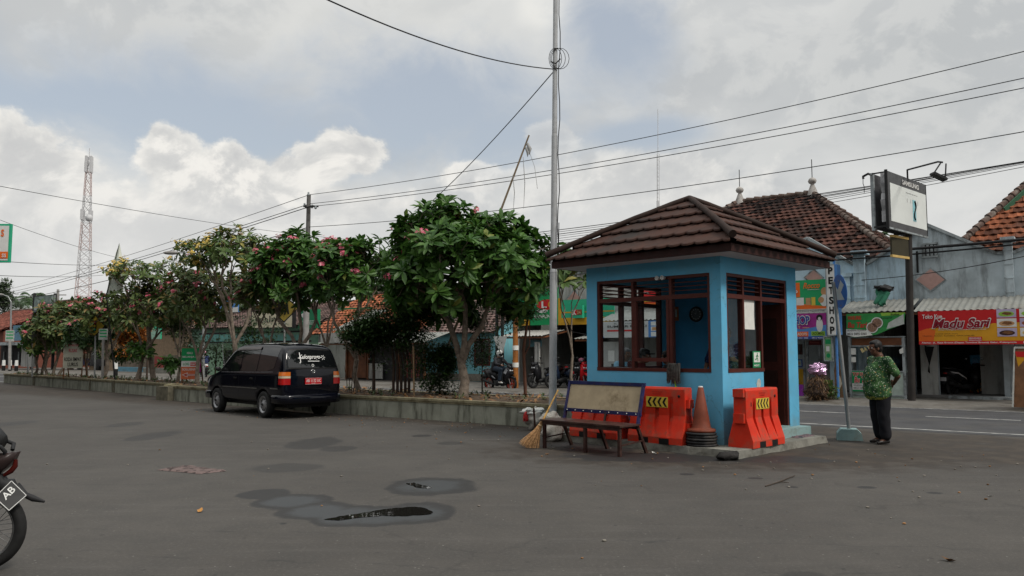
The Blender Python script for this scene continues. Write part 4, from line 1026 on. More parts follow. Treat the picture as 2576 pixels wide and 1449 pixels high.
# stations: x, list of (halfwidth factor, z) from bottom centre up to the roof centre
def station(x, zb, zbelt, ztop, wf=1.0, tw=None):
    """8 points of half a section"""
    wb_ = .80 * wf; wm = .835 * wf
    tw = (.835 - (ztop - .95) * .23) * wf if tw is None else tw
    return [(0, zb), (wb_ * .9, zb), (wm, zb + .12), (wm, (zb + zbelt) / 2 + .05), (wm - .01, zbelt - .03), (wm - .035, zbelt + .01),
            (wm - .035 + (tw - (wm - .035)) * .5, zbelt + (ztop - zbelt) * .52), (tw, max(ztop - .07, zbelt + .015)), (tw - .10, max(ztop - .012, zbelt + .02)), (0, max(ztop + .018, zbelt + .03))]
ST = [(-2.22, .52, 1.02, 1.10, .93), (-2.20, .42, 1.04, 1.24, .97), (-2.05, .38, 1.06, 1.66, .985), (-1.93, .34, 1.06, 1.745, 1.0), (-1.3, .32, 1.055, 1.785, 1.0), (-.5, .30, 1.045, 1.795, 1.0), (.3, .30, 1.035, 1.775, 1.0),
      (.62, .30, 1.03, 1.72, 1.0), (.98, .30, 1.02, 1.42, 1.0), (1.28, .31, 1.01, 1.10, .99), (1.45, .33, .99, 1.04, .985), (1.9, .36, .90, .96, .96), (2.12, .40, .80, .86, .90), (2.18, .46, .68, .74, .82)]
m = MB(m_car); rows = []
for (x, zb, zk, zt, wf) in ST:
    h = station(x, zb, zk, zt, wf); full = [(y, z) for y, z in h] + [(-y, z) for y, z in h[-2:0:-1]]
    if x < -2.0:
        rows.append([(x + (0.0 if z < 1.06 else (z - 1.06) * .0), y, z) for y, z in full])
    else: rows.append([(x, y, z) for y, z in full])
n = len(rows[0]); vs = [p for r_ in rows for p in r_]
fs = [(i * n + k, i * n + (k + 1) % n, (i + 1) * n + (k + 1) % n, (i + 1) * n + k) for i in range(len(rows) - 1) for k in range(n)]
fs += [tuple(range(n))[::-1], tuple(range((len(rows) - 1) * n, len(rows) * n))]
m.add(vs, fs, None, True)
def wheelcut(ob):
    cuts = []
    for x in (-1.32, 1.32):
        c = MB(m_trim); c.cyl((x, -1.0, .315), (x, 1.0, .315), .375, n=36); cuts.append(build(c, 'cut'))
    for c in cuts:
        md = ob.modifiers.new('b', 'BOOLEAN'); md.object = c; md.operation = 'DIFFERENCE'; md.solver = 'EXACT'
    return cuts
tmp = build(m, 'tmpcar'); bv = tmp.modifiers.new('s', 'SUBSURF'); bv.levels = 2; bv.render_levels = 2
for p in tmp.data.polygons: pass
cuts = wheelcut(tmp); dg = bpy.context.evaluated_depsgraph_get(); me = D.meshes.new_from_object(tmp.evaluated_get(dg))
r_ = MB(m_car); r_.mats = [m_car]; r_.v = [v.co.copy() for v in me.vertices]; r_.f = [list(p.vertices) for p in me.polygons]; r_.mi = [0] * len(r_.f)
r_.sm = [abs(p.normal.y) > .3 or abs(p.center.z - .315) > .40 or not any(abs(p.center.x - x) < .38 for x in (-1.32, 1.32)) for p in me.polygons]
carV = r_.v
for c in cuts + [tmp]: D.objects.remove(c)
body = build(r_, 'body', car, local=True)
# a BVH of the body to lay panels on it
from mathutils.bvhtree import BVHTree
bvh = BVHTree.FromPolygons(r_.v, r_.f)
def onside(x, z, s=1, off=.004):
    h = bvh.ray_cast(V((x, s * 2.0, z)), V((0, -s, 0))); return (h[0] + V((0, s * off, 0))) if h[0] else V((x, s * .8, z))
def onrear(y, z, off=.004):
    h = bvh.ray_cast(V((-4, y, z)), V((1, 0, 0))); return (h[0] + V((-off, 0, 0))) if h[0] else V((-2.2, y, z))
def panel(mb, poly, fn_, mat, nsub=7):
    """a patch over a polygon given by left and right boundary curves laid on the body"""
    top, bot = poly; vs = []
    for j in range(nsub + 1):
        for i in range(len(top)):
            a = top[i][0] * (1 - j / nsub) + bot[i][0] * j / nsub; z = top[i][1] * (1 - j / nsub) + bot[i][1] * j / nsub; vs.append(fn_(a, z))
    w_ = len(top); mb.add(vs, [(j * w_ + i, j * w_ + i + 1, (j + 1) * w_ + i + 1, (j + 1) * w_ + i) for j in range(nsub) for i in range(w_ - 1)], mat, True)
def interp(pts, n):
    out = []; tot = len(pts) - 1
    for i in range(n + 1):
        f_ = i / n * tot; k = min(int(f_), tot - 1); q = f_ - k; out.append((pts[k][0] * (1 - q) + pts[k + 1][0] * q, pts[k][1] * (1 - q) + pts[k + 1][1] * q))
    return out
for s_ in (1, -1):
    for nm, topc, botc in (('front_side_window', [(.06, 1.66), (.38, 1.645), (.60, 1.56), (.80, 1.40), (1.12, 1.10)], [(.06, 1.085), (.3, 1.08), (.6, 1.075), (.85, 1.07), (1.14, 1.065)]),
                           ('rear_side_window', [(-.86, 1.675), (-.4, 1.675), (-.02, 1.665)], [(-.86, 1.10), (-.4, 1.09), (-.02, 1.085)]),
                           ('quarter_window', [(-1.86, 1.665), (-1.4, 1.675), (-.92, 1.675)], [(-1.74, 1.18), (-1.4, 1.105), (-.92, 1.10)])):
        g = MB(m_carg); panel(g, (interp(topc, 10), interp(botc, 10)), lambda a, z: onside(a, z, s_, .005), m_carg); build(g, nm, car, local=True)
    v_ = MB(M('smoked_visor', (.10, .09, .09), .12, .1)); panel(v_, (interp([(-.88, 1.70), (.0, 1.69), (.42, 1.67)], 8), interp([(-.88, 1.625), (.0, 1.615), (.46, 1.60)], 8)), lambda a, z: onside(a, z, s_, .03), None, 2); build(v_, 'wind_visor', car, local=True)
    c_ = MB(m_chrome); panel(c_, (interp([(-1.0, .70), (-.2, .70), (.92, .70)], 14), interp([(-1.0, .68), (-.2, .68), (.92, .68)], 14)), lambda a, z: onside(a, z, s_, .012), None, 1)
    panel(c_, (interp([(-2.05, .72), (-1.9, .72), (-1.68, .72)], 5), interp([(-2.05, .695), (-1.9, .695), (-1.68, .695)], 5)), lambda a, z: onside(a, z, s_, .012), None, 1); build(c_, 'side_moulding', car, local=True)
    c_ = MB(M('grey_trim', (.12, .12, .13), .3)); panel(c_, (interp([(-1.75, 1.098), (-.9, 1.083), (1.10, 1.056)], 16), interp([(-1.75, 1.086), (-.9, 1.071), (1.12, 1.045)], 16)), lambda a, z: onside(a, z, s_, .006), None, 1); build(c_, 'belt_trim', car, local=True)
    seam = MB(m_trim)
    for x0, x1_ in ((1.12, 1.16), (.02, .02), (-.90, -.86)): panel(seam, (interp([(x0, 1.05), (x1_, .75), (x1_, .38)], 6), interp([(x0 + .009, 1.05), (x1_ + .009, .75), (x1_ + .009, .38)], 6)), lambda a, z: onside(a, z, s_, .002), None, 1)
    build(seam, 'door_seam', car, local=True)
    for x in (.22, -.68):
        c_ = MB(m_trim); p = onside(x, .92, s_); c_.box((p.x - .07, p.y - .01, p.z - .018), (p.x + .07, p.y + .022 * s_ + .004, p.z + .018)); c_.box((p.x - .07, p.y + .02 * s_ - .002, p.z + .015), (p.x + .07, p.y + .02 * s_ + .006, p.z + .022), m_chrome); build(c_, 'door_handle', car, local=True)
    p = onside(1.12, 1.08, s_, .0); c_ = MB(m_trim); c_.beam(p - V((0, .03 * s_, 0)), p + V((0, .05 * s_, .03)), .05, .04); lump(c_, p + V((.02, .10 * s_, .05)), (.045, .08, .06), 3, .05, 14, 10, flat=False); build(c_, 'mirror', car, local=True)
    # tail lamp
    tl = MB(m_lampr)
    def wrap(f0, f1, z, s=s_):
        pass
    for z0, z1, mt in ((.80, .945, m_lampr), (.95, 1.0, m_lampw), (1.005, 1.095, m_lampo)):
        vs = []; A = []
        A = [16 + 4 * i for i in range(9)]
        for zz in (z0, z1):
            for q in A:
                d_ = V((-cos(radians(q)), s_ * sin(radians(q)), 0)); c_0 = V((-1.72, .45 * s_, zz)); h_ = bvh.ray_cast(c_0 + d_ * 2, -d_); vs.append((h_[0] if h_[0] else c_0 + d_ * .5) + d_ * .014)
        w_ = len(A); tl.add(vs, [(i, i + 1, w_ + i + 1, w_ + i) if s_ < 0 else (i, w_ + i, w_ + i + 1, i + 1) for i in range(w_ - 1)], mt, True)
    build(tl, 'tail_lamp', car, local=True)
    hl = MB(m_lampo); hl.box((1.98, (.64 if s_ > 0 else -.75), .70), (2.06, (.75 if s_ > 0 else -.64), .79)); build(hl, 'indicator', car, local=True)
g = MB(m_carg); ty = .63; panel(g, (interp([(-ty + .025, 1.59), (0, 1.625), (ty - .025, 1.59)], 14), interp([(-ty - .06, 1.20), (0, 1.19), (ty + .06, 1.20)], 14)), lambda a, z: onrear(-a, z, .006), m_carg); rwn = build(g, 'rear_window', car, local=True)
gk = MB(m_trim); panel(gk, (interp([(-ty - .0, 1.62), (0, 1.655), (ty + .0, 1.62)], 14), interp([(-ty - .1, 1.165), (0, 1.155), (ty + .1, 1.165)], 14)), lambda a, z: onrear(-a, z, .003), m_trim); build(gk, 'window_seal', rwn, local=True)
# the script on the rear window, the plate, the badge
def rear_text(tx, y0, y1, z0, z1, mat, name, par, bold=0, shear=0, off=.010):
    vs, fs, _ = text_geo(tx, bold, shear); mb = MB(mat); mb.add([onrear(y0 + (y1 - y0) * a, z0 + (z1 - z0) * b_, off) for a, b_ in vs], fs); return build(mb, name, par, local=True)
rear_text('Kulonprogo', .33, -.26, 1.37, 1.50, m_white, 'lettering', rwn, .02, .35)
sx = MB(m_white)
def stroke(pts, w_=.012): 
    for i in range(len(pts) - 1):
        a, b_ = pts[i], pts[i + 1]; dx, dz = b_[0] - a[0], b_[1] - a[1]; L_ = sqrt(dx * dx + dz * dz); nx, nz = -dz / L_ * w_ / 2, dx / L_ * w_ / 2
        sx.add([onrear(a[0] + nx, a[1] + nz, .012), onrear(b_[0] + nx, b_[1] + nz, .012), onrear(b_[0] - nx, b_[1] - nz, .012), onrear(a[0] - nx, a[1] - nz, .012)], [(0, 1, 2, 3)])
stroke([(.30, 1.55), (.30, 1.33), (.33, 1.30)], .022); stroke([(.36, 1.42), (.22, 1.42)], .016)
for a in range(6): th = a * 1.0; stroke([(-.33 + .02 * cos(th), 1.43 + .02 * sin(th)), (-.33 + .07 * cos(th), 1.43 + .06 * sin(th))], .013)
stroke([(.10, 1.345), (-.22, 1.345)], .016); stroke([(.60, 1.46), (.585, 1.40)], .008)
for a in range(10): t0, t1_ = a * .628, (a + 1) * .628; stroke([(-.02 + .028 * cos(t0), 1.245 + .028 * sin(t0)), (-.02 + .028 * cos(t1_), 1.245 + .028 * sin(t1_))], .012)
build(sx, 'sticker', rwn, local=True)
em = MB(m_chrome)
def ellip(rx, rz, c, w_=.006):
    n = 20
    for a in range(n):
        t0, t1_ = a * 2 * pi / n, (a + 1) * 2 * pi / n; p0 = onrear(c[0] + rx * cos(t0), c[1] + rz * sin(t0), .008); p1 = onrear(c[0] + rx * cos(t1_), c[1] + rz * sin(t1_), .008); em.cyl(p0, p1, w_, n=5, caps=False)
ellip(.062, .042, (-.02, 1.105)); ellip(.02, .04, (-.02, 1.105)); ellip(.045, .017, (-.02, 1.125)); build(em, 'badge', car, local=True)
pc = onrear(-.02, .88, .02); pl_ = MB(m_plate); pl_.box((pc.x - .012, -.02 - .23, .80), (pc.x, -.02 + .23, .95)); plo = build(pl_, 'number_plate', car, local=True)
tx = MB(m_white); ex_ = V((0, -1, 0)); tx.text('AB 1132 UC', V((pc.x - .0145, -.02 + .205, .85)), ex_, UZ, .41, .07, None, .01); tx.text('10.27', V((pc.x - .0145, .035, .812)), ex_, UZ, .11, .022)
for a in ((-.24, .803), (-.24, .943)): tx.box((pc.x - .014, -.245, a[1] - .002), (pc.x - .0125, .205, a[1] + .002))
build(tx, 'lettering', plo, local=True)
bp_ = MB(m_car); pts = []
bw = [(-1.78, .86), (-2.05, .855), (-2.24, .80), (-2.30, .62), (-2.32, 0), (-2.30, -.62), (-2.24, -.80), (-2.05, -.855), (-1.78, -.86)]
vs = []; 
prof = [(-.02, .36), (.0, .46), (.0, .53), (-.04, .56), (-.14, .57), (-.12, .34)]
for x, y in bw:
    d = V((x + 1.6, y, 0)).normalized() if abs(y) > .5 else V((-1, 0, 0))
    for o_, z in prof: vs.append(V((x, y, z)) + d * o_)
k_ = len(prof); bp_.add(vs, [(i * k_ + j, (i + 1) * k_ + j, (i + 1) * k_ + (j + 1) % k_, i * k_ + (j + 1) % k_) for i in range(len(bw) - 1) for j in range(k_)], None, True); build(bp_, 'rear_bumper', car, local=True)
bp_ = MB(m_car); vs = []
for x, y in bw:
    X_2 = -x - .06; d = V((X_2 - 1.6, y, 0)).normalized() if abs(y) > .5 else V((1, 0, 0))
    for o_, z in prof: vs.append(V((X_2, y * .97, z)) + d * o_)
bp_.add(vs, [(i * k_ + j, i * k_ + (j + 1) % k_, (i + 1) * k_ + (j + 1) % k_, (i + 1) * k_ + j) for i in range(len(bw) - 1) for j in range(k_)], None, True); build(bp_, 'front_bumper', car, local=True)
wi = MB(m_chrome); wi.cyl(onside(1.05, 1.16, 1, -.02), onside(1.05, 1.16, 1, -.02) + V((.18, .0, .62)), .004, n=5); build(wi, 'aerial', car, local=True)
un = MB(m_trim); un.box((-2.1, -.6, .26), (2.0, .6, .45)); un.cyl((-1.32, -.7, .31), (-1.32, .7, .31), .05); un.ell((-1.32, .05, .30), (.13, .15, .13)); build(un, 'underbody', car, local=True)
for x in (-1.32, 1.32):
    for s_ in (1, -1):
        wt = MB(m_tyre); c = V((x, .745 * s_, .315)); ax = V((0, s_, 0))
        wt.lathe([(.20, .085), (.215, .09), (.285, .095), (.312, .075), (.315, .0), (.312, -.075), (.28, -.09), (.20, -.08)], c, ax, 32); w_o = build(wt, 'wheel', car, local=True)
        rm_ = MB(m_rim); rm_.lathe([(.205, .088), (.195, .092), (.185, .06), (.15, .045), (.12, .055), (.085, .075), (.06, .08), (.045, .095), (.001, .10)], c, ax, 28)
        rm_.lathe([(.001, .1), (.035, .1), (.04, .085)], c, ax, 14, m_trim)
        for a in range(10): th = a * pi / 5; q = c + ax * .062 + V((cos(th), 0, sin(th))) * .135; rm_.ell(q, (.02, .01, .02), None, 8, 4, m_trim)
        build(rm_, 'rim', w_o, local=True)
car.scale = (.94, .94, .975)
# ================================================================== scooters
m_sblk = M('black_scooter_plastic', (.012, .012, .014), .22, .2, 6)
m_sdull = M('dull_black_plastic', (.020, .020, .021), .6, .2, 8)
m_seat = M('black_vinyl', (.016, .016, .016), .5, .2, 8)
m_mirr = M('mirror_glass', (.6, .6, .6), .05, .02, metal=1.0)
m_steel = M('engine_steel', (.16, .16, .16), .4, .2, metal=.7)
m_clear = M('headlight_lens', (.42, .44, .46), .08, .05, spec=.9)
m_plateb = M('black_plate', (.015, .015, .016), .4)
def scooter(label, loc, rz, c1=None, c2=None, rimc=None, group='scooters parked in front of the shops', helmet=None, lean=.0):
    """x forward, y left, z up"""
    c1 = c1 or m_sblk; c2 = c2 or m_sdull; rimc = rimc or m_sdull
    r = thing('motor_scooter', label, 'scooter', loc, rz, group); R_ = .285
    for x in (-.62, .64):
        w_ = MB(m_tyre); w_.lathe([(.20, .035), (.235, .05), (.27, .04), (.285, .0), (.27, -.04), (.235, -.05), (.20, -.035)], (x, 0, R_), V((0, 1, 0)), 24); wo = build(w_, 'wheel', r, local=True)
        q = MB(rimc); q.lathe([(.195, .035), (.21, .04), (.205, .0), (.21, -.04), (.195, -.035), (.195, .035)], (x, 0, R_), V((0, 1, 0)), 24); q.cyl((x, -.05, R_), (x, .05, R_), .04)
        for a in range(5): th = a * 2 * pi / 5; q.beam((x + .03 * cos(th), 0, R_ + .03 * sin(th)), (x + .2 * cos(th), 0, R_ + .2 * sin(th)), .03, .02, up=V((0, 1, 0)))
        build(q, 'rim', wo, local=True)
    def hull(pts, mat, name, mirror=True, par=None):
        """side profile polygon with half widths: list of (x, z, hw)"""
        mb = MB(mat); n = len(pts); L_ = [(x, hw, z) for x, z, hw in pts]; Rr = [(x, -hw, z) for x, z, hw in pts]
        cx_, cz_ = sum(p[0] for p in pts) / n, sum(p[1] for p in pts) / n; ch = max(p[2] for p in pts)
        cl, cr = (cx_, ch * 1.08, cz_), (cx_, -ch * 1.08, cz_)
        vs = L_ + Rr + [cl, cr]
        mb.add(vs, [(i, (i + 1) % n, n + (i + 1) % n, n + i) for i in range(n)] + [((i + 1) % n, i, 2 * n) for i in range(n)] + [(n + i, n + (i + 1) % n, 2 * n + 1) for i in range(n)], None, True)
        return build(mb, name, par or r, local=True)
    hull([(-.95, .80, .04), (-.80, .86, .09), (-.50, .84, .13), (-.12, .72, .13), (-.05, .55, .14), (-.12, .40, .14), (-.40, .46, .13), (-.70, .60, .10), (-.92, .72, .05)], c1, 'side_panel')
    hull([(-.72, .86, .10), (-.45, .875, .13), (-.20, .80, .12), (.0, .79, .10), (.02, .74, .09), (-.2, .72, .12), (-.5, .82, .13), (-.74, .82, .10)], m_seat, 'seat')
    hull([(-.12, .42, .13), (.38, .36, .13), (.46, .30, .12), (.40, .22, .11), (-.15, .22, .11)], c2, 'footboard')
    hull([(.30, .36, .13), (.34, .62, .17), (.42, .90, .14), (.50, .98, .09), (.62, .86, .11), (.66, .72, .13), (.58, .50, .15), (.50, .32, .12), (.42, .25, .10)], c1, 'front_shield')
    hull([(.46, 1.02, .08), (.55, 1.04, .10), (.66, .90, .08), (.60, .84, .09), (.44, .90, .08)], c1, 'handlebar_cowl')
    hull([(.40, .58, .045), (.62, .61, .06), (.80, .56, .05), (.90, .46, .03), (.70, .54, .055), (.44, .50, .04)], c1, 'front_fender')
    hull([(-.98, .62, .05), (-.88, .66, .07), (-.62, .58, .07), (-.68, .50, .06), (-.92, .50, .05), (-1.02, .40, .05), (-1.06, .42, .05)], c2, 'rear_fender')
    q = MB(m_clear)
    for s_ in (-1, 1): q.ell((.635, .055 * s_, .80), (.03, .055, .03), Matrix.Rotation(.6, 3, 'Y'), 10, 6)
    build(q, 'headlight', r, local=True)
    q = MB(m_lampr); q.ell((-.93, 0, .74), (.04, .075, .03), None, 10, 6); build(q, 'tail_lamp', r, local=True)
    q = MB(m_steel)
    for s_ in (-1, 1): q.cyl((.50, .065 * s_, .62), (.64, .065 * s_, R_), .022)
    build(q, 'fork', r, local=True)
    q = MB(m_sdull); q.tube([(.46, .34, .99), (.50, .18, 1.0), (.52, 0, .98), (.50, -.18, 1.0), (.46, -.34, .99)], .016); 
    for s_ in (-1, 1): q.cyl((.46, .24 * s_, .992), (.45, .36 * s_, .99), .022); q.cyl((.53, .2 * s_, .98), (.50, .35 * s_, .975), .007)
    build(q, 'handlebar', r, local=True)
    for s_ in (-1, 1):
        q = MB(m_sdull); q.tube([(.49, .2 * s_, 1.0), (.50, .23 * s_, 1.10), (.48, .27 * s_, 1.16)], .007, 6); q.ell((.475, .27 * s_, 1.19), (.018, .062, .042), None, 12, 8); mo_ = build(q, 'mirror', r, local=True)
        q = MB(m_mirr); q.ell((.463, .27 * s_, 1.19), (.012, .055, .036), None, 12, 8); build(q, 'mirror_glass', mo_, local=True)
    q = MB(m_steel); q.cyl((-.05, .06, .30), (-.58, .09, .30), .09, .075, 12); q.cyl((-.30, -.02, .35), (-.30, .10, .35), .11, .10, 14); build(q, 'engine', r, local=True)
    q = MB(m_sdull); q.tube([(.0, -.08, .26), (-.25, -.14, .25), (-.42, -.16, .30), (-.90, -.17, .44)], [.02, .025, .05, .055], 12); build(q, 'exhaust', r, local=True)
    q = MB(m_steel); q.cyl((-.62, .11, .32), (-.60, .12, .66), .028); q.tube([(-.5, .1, .86), (-.72, .12, .91), (-.95, .09, .90), (-1.0, 0, .90), (-.95, -.09, .90), (-.72, -.12, .91), (-.5, -.1, .86)], .012, 6); build(q, 'grab_rail', r, local=True)
    q = MB(m_plateb); q.box((-1.02, -.11, .52), (-1.01, .11, .62)); q.box((.70, -.12, .66), (.71, .12, .74)); build(q, 'number_plate', r, local=True)
    if helmet:
        q = MB(helmet); lump(q, (.42, -.05, 1.08), (.13, .12, .12), 5, .03, 16, 12, flat=False); q.ell((.50, -.05, 1.06), (.07, .10, .055), None, 12, 8, m_carg)
        ho = build(q, 'helmet', r, local=True)
    return r
def road_pt(u, v, z=.0): return gnd(u, v, z)
def helm(col, visor=m_carg):
    def f(hd, hr, root):
        h = MB(col); lump(h, hd + V((-.005, 0, .02)), (.145, .125, .14), 8, .02, 20, 14, flat=False); hh = build(h, 'helmet', root, local=True)
        v_ = MB(visor); v_.ell(hd + V((.055, 0, -.005)), (.10, .112, .085), None, 16, 10); build(v_, 'visor', hh, local=True)
        v_ = MB(m_white); v_.ell(hd + V((.03, 0, .085)), (.112, .118, .018), None, 18, 6); build(v_, 'peak', hh, local=True)
    return f
ride = dict(head=(-.02, 0, 1.46), neck=(-.08, 0, 1.32), chest=(-.12, 0, 1.14), pelvis=(-.24, 0, .92), shL=(-.10, .19, 1.27), shR=(-.10, -.19, 1.27), elL=(.10, .30, 1.06), elR=(.10, -.30, 1.06),
            wrL=(.38, .32, 1.03), wrR=(.38, -.32, 1.03), hdL=(.46, .31, 1.0), hdR=(.46, -.31, 1.0), sideL=(0, -1, 0), sideR=(0, 1, 0), hipL=(-.18, .10, .88), hipR=(-.18, -.10, .88), knL=(.24, .20, .82), knR=(.24, -.20, .82),
            anL=(.16, .19, .38), anR=(.16, -.19, .38), toL=(.30, .20, .33), toR=(.30, -.20, .33))
m_pearl = M('grey_graphics', (.35, .36, .38), .3); m_redrim = M('red_rim', (.40, .05, .03), .4)
m_sred = M('bright_red_plastic', (.45, .01, .015), .2, .1); m_swhite = M('white_scooter_plastic', (.6, .58, .58), .25, .05); m_spurple = M('purple_plastic', (.09, .012, .05), .3); m_sblue = M('blue_black_plastic', (.012, .02, .04), .25)
rp = gnd(1258, 983); rrz = RA + radians(-8)
sc1 = scooter('black scooter with grey graphics and red rims ridden along the road', (rp.x, rp.y, .004), rrz, m_sblk, m_sdull, m_redrim, group=None)
q = MB(m_pearl)
for s_ in (-1, 1):
    q.add([(-.55, .138 * s_, .66), (-.2, .152 * s_, .50), (-.12, .150 * s_, .46), (-.16, .152 * s_, .52), (-.5, .140 * s_, .71)], [(0, 1, 2, 3, 4)]); q.add([(.36, .178 * s_, .72), (.5, .165 * s_, .9), (.57, .15 * s_, .82), (.50, .175 * s_, .66)], [(0, 1, 2, 3)])
build(q, 'graphics', sc1, local=True)
person('rider with white helmet, black jacket and jeans on the black scooter', ride, (rp.x, rp.y, .004), rrz, M('black_jacket', (.02, .02, .023), .7), M('dark_jeans', (.02, .03, .045), .85), m_white, sleeve='long', vox=.011, helmet=helm(M('white_helmet', (.55, .55, .53), .25)))
pz = .12
def park(label, u, v, rz, **kw):
    p = gnd(u, v, pz); return scooter(label, (p.x, p.y, pz), rz, **kw)
park('black scooter with round mirrors parked left of the grey steel pole', 1372, 976, RA - pi / 2 - .25)
park('dark scooter parked just right of the grey steel pole', 1420, 976, RA - pi / 2 - .4, c1=m_sblue)
park('red scooter with purple front and hanging helmet parked beside the booth', 1452, 976, RA - pi / 2 + 1.1, c1=m_sred, c2=m_spurple, helmet=M('pink_helmet', (.22, .07, .11), .3))
park('black scooter behind the red one, half hidden by the booth', 1476, 976, RA - pi / 2 - .1)
park('red and black scooter seen through the left booth window', 1530, 976, RA - pi / 2 + .8, c1=m_sred)
park('blue black scooter parked before the brown wooden shop door', 975, 954, RA - pi / 2 + .5, c1=m_sblue)
p_ = onT(2430, 1010, 29.2); scooter('black scooter with silver stripe parked inside the cake shop', (p_.x, p_.y, pz), RA + radians(62), group=None)
s6 = [o for o in D.objects if o.get('label') == 'black scooter with silver stripe parked inside the cake shop'][0]
q = MB(m_swhite)
for s_ in (-1, 1): q.add([(-.85, .10 * s_, .80), (-.5, .145 * s_, .77), (-.15, .155 * s_, .60), (-.1, .15 * s_, .52), (-.2, .15 * s_, .60), (-.5, .142 * s_, .70)], [(0, 1, 2, 3, 4, 5)])
q.box((-1.03, -.10, .5), (-1.022, .10, .62)); build(q, 'graphics', s6, local=True)
rp2 = gnd(512, 953); sc7 = scooter('white and red scooter ridden away behind the planter', (rp2.x, rp2.y, .004), RA + radians(158), c1=m_swhite, c2=m_sdull, rimc=m_steel, group=None)
q = MB(m_sred)
for s_ in (-1, 1): q.add([(-.9, .09 * s_, .79), (-.6, .142 * s_, .80), (-.3, .15 * s_, .68), (-.6, .142 * s_, .70)], [(0, 1, 2, 3)])
build(q, 'graphics', sc7, local=True)
person('rider with pink helmet and dark blue jacket on the white scooter', ride, (rp2.x, rp2.y, .004), RA + radians(158), M('dark_blue_jacket', (.02, .03, .09), .8), M('magenta_cloth', (.35, .03, .2), .8), m_shoe, sleeve='long', vox=.013, helmet=helm(M('pink_white_helmet', (.55, .25, .32), .3)))

# motorcycle at the left edge: only its tail comes into the frame
wb0 = gnd(-48, 1436); mrz = radians(186)
mc = thing('motorcycle', 'black motorcycle tail with spoked wheel and AB number plate at left edge', 'motorcycle', (wb0.x, wb0.y, 0), mrz)
RW = .282
# local x forward (to the left of the picture), rear hub at x=0
q = MB(m_tyre); q.lathe([(.215, .03), (.235, .045), (.265, .045), (.278, .02), (.282, 0), (.278, -.02), (.265, -.045), (.235, -.045), (.215, -.03)], (0, 0, RW), V((0, 1, 0)), 48)
wo = build(q, 'wheel', mc, local=True)
q = MB(M('grey_alloy', (.20, .20, .20), .35, .1, metal=.7)); q.lathe([(.215, .032), (.222, .028), (.205, .0), (.222, -.028), (.215, -.032), (.20, -.02), (.197, 0), (.20, .02), (.215, .032)], (0, 0, RW), V((0, 1, 0)), 48); q.lathe([(.001, .05), (.05, .05), (.055, .03), (.035, .02), (.035, -.02), (.055, -.03), (.05, -.05), (.001, -.05)], (0, 0, RW), V((0, 1, 0)), 20); build(q, 'rim', wo, local=True)
q = MB(m_steel)
for a in range(36):
    th = a * pi / 18; s_ = 1 if a % 2 else -1; th2 = th + (.5 if (a // 2) % 2 else -.5)
    q.cyl((.05 * cos(th2), .028 * s_, RW + .05 * sin(th2)), (.2 * cos(th), 0, RW + .2 * sin(th)), .0022, n=5, caps=False)
build(q, 'spokes', wo, local=True)
def mp(u, v, dy=0.0):
    """point of the bike's mid plane behind pixel (u, v), in bike coordinates"""
    ex = V((cos(mrz), sin(mrz), 0)); ny = V((-sin(mrz), cos(mrz), 0)); d = ray(u, v); k = (wb0 - O).dot(ny) / d.dot(ny); p = O + d * k - wb0
    return V((p.dot(ex), dy, p.z + 0))
def hullp(pts, hw, mat, name):
    mb = MB(mat); P_ = [mp(u, v) for u, v in pts]; n = len(P_)
    c = sum(P_, V()) / n; A = [p + V((0, hw * .7, 0)) for p in P_]; B_ = [p - V((0, hw * .7, 0)) for p in P_]
    mb.add(A + B_ + [c + V((0, hw, 0)), c - V((0, hw, 0))], [(i, (i + 1) % n, n + (i + 1) % n, n + i) for i in range(n)] + [((i + 1) % n, i, 2 * n) for i in range(n)] + [(n + i, n + (i + 1) % n, 2 * n + 1) for i in range(n)], None, True)
    return build(mb, name, mc, local=True)
hullp([(-60, 1080), (-20, 1070), (5, 1098), (8, 1112), (-2, 1128), (-60, 1150)], .10, m_seat, 'seat')
hullp([(-60, 1150), (-5, 1140), (28, 1138), (44, 1137), (34, 1158), (18, 1176), (-2, 1192), (-60, 1205)], .07, M('brown_black_plastic', (.03, .02, .019), .3), 'tail_cowl')
q = MB(m_sdull); a, b_ = mp(10, 1120), mp(24, 1135); q.tube([mp(-40, 1110, .1), mp(0, 1115, .11), mp(18, 1120, .09), mp(22, 1134, .05), mp(18, 1150, .03), mp(-5, 1172, .04)], .014, 8); q.tube([mp(-40, 1110, -.1), mp(0, 1115, -.11), mp(18, 1120, -.09), mp(22, 1134, -.05)], .014, 8); build(q, 'grab_rail', mc, local=True)
q = MB(M('dark_red_lens', (.06, .008, .006), .2)); q.tube([mp(40, 1156), mp(38, 1172), mp(28, 1185), mp(10, 1196)], [.012, .018, .018, .012], 10); build(q, 'tail_lamp', mc, local=True)
hullp([(-30, 1195), (5, 1192), (14, 1206), (30, 1206), (44, 1232), (32, 1250), (10, 1240), (-30, 1225)], .05, m_sdull, 'rear_fender')
q = MB(m_sdull); q.tube([mp(40, 1222), mp(64, 1245), mp(84, 1254), mp(112, 1262)], [.03, .02, .022, .008], 10); build(q, 'mud_flap', mc, local=True)
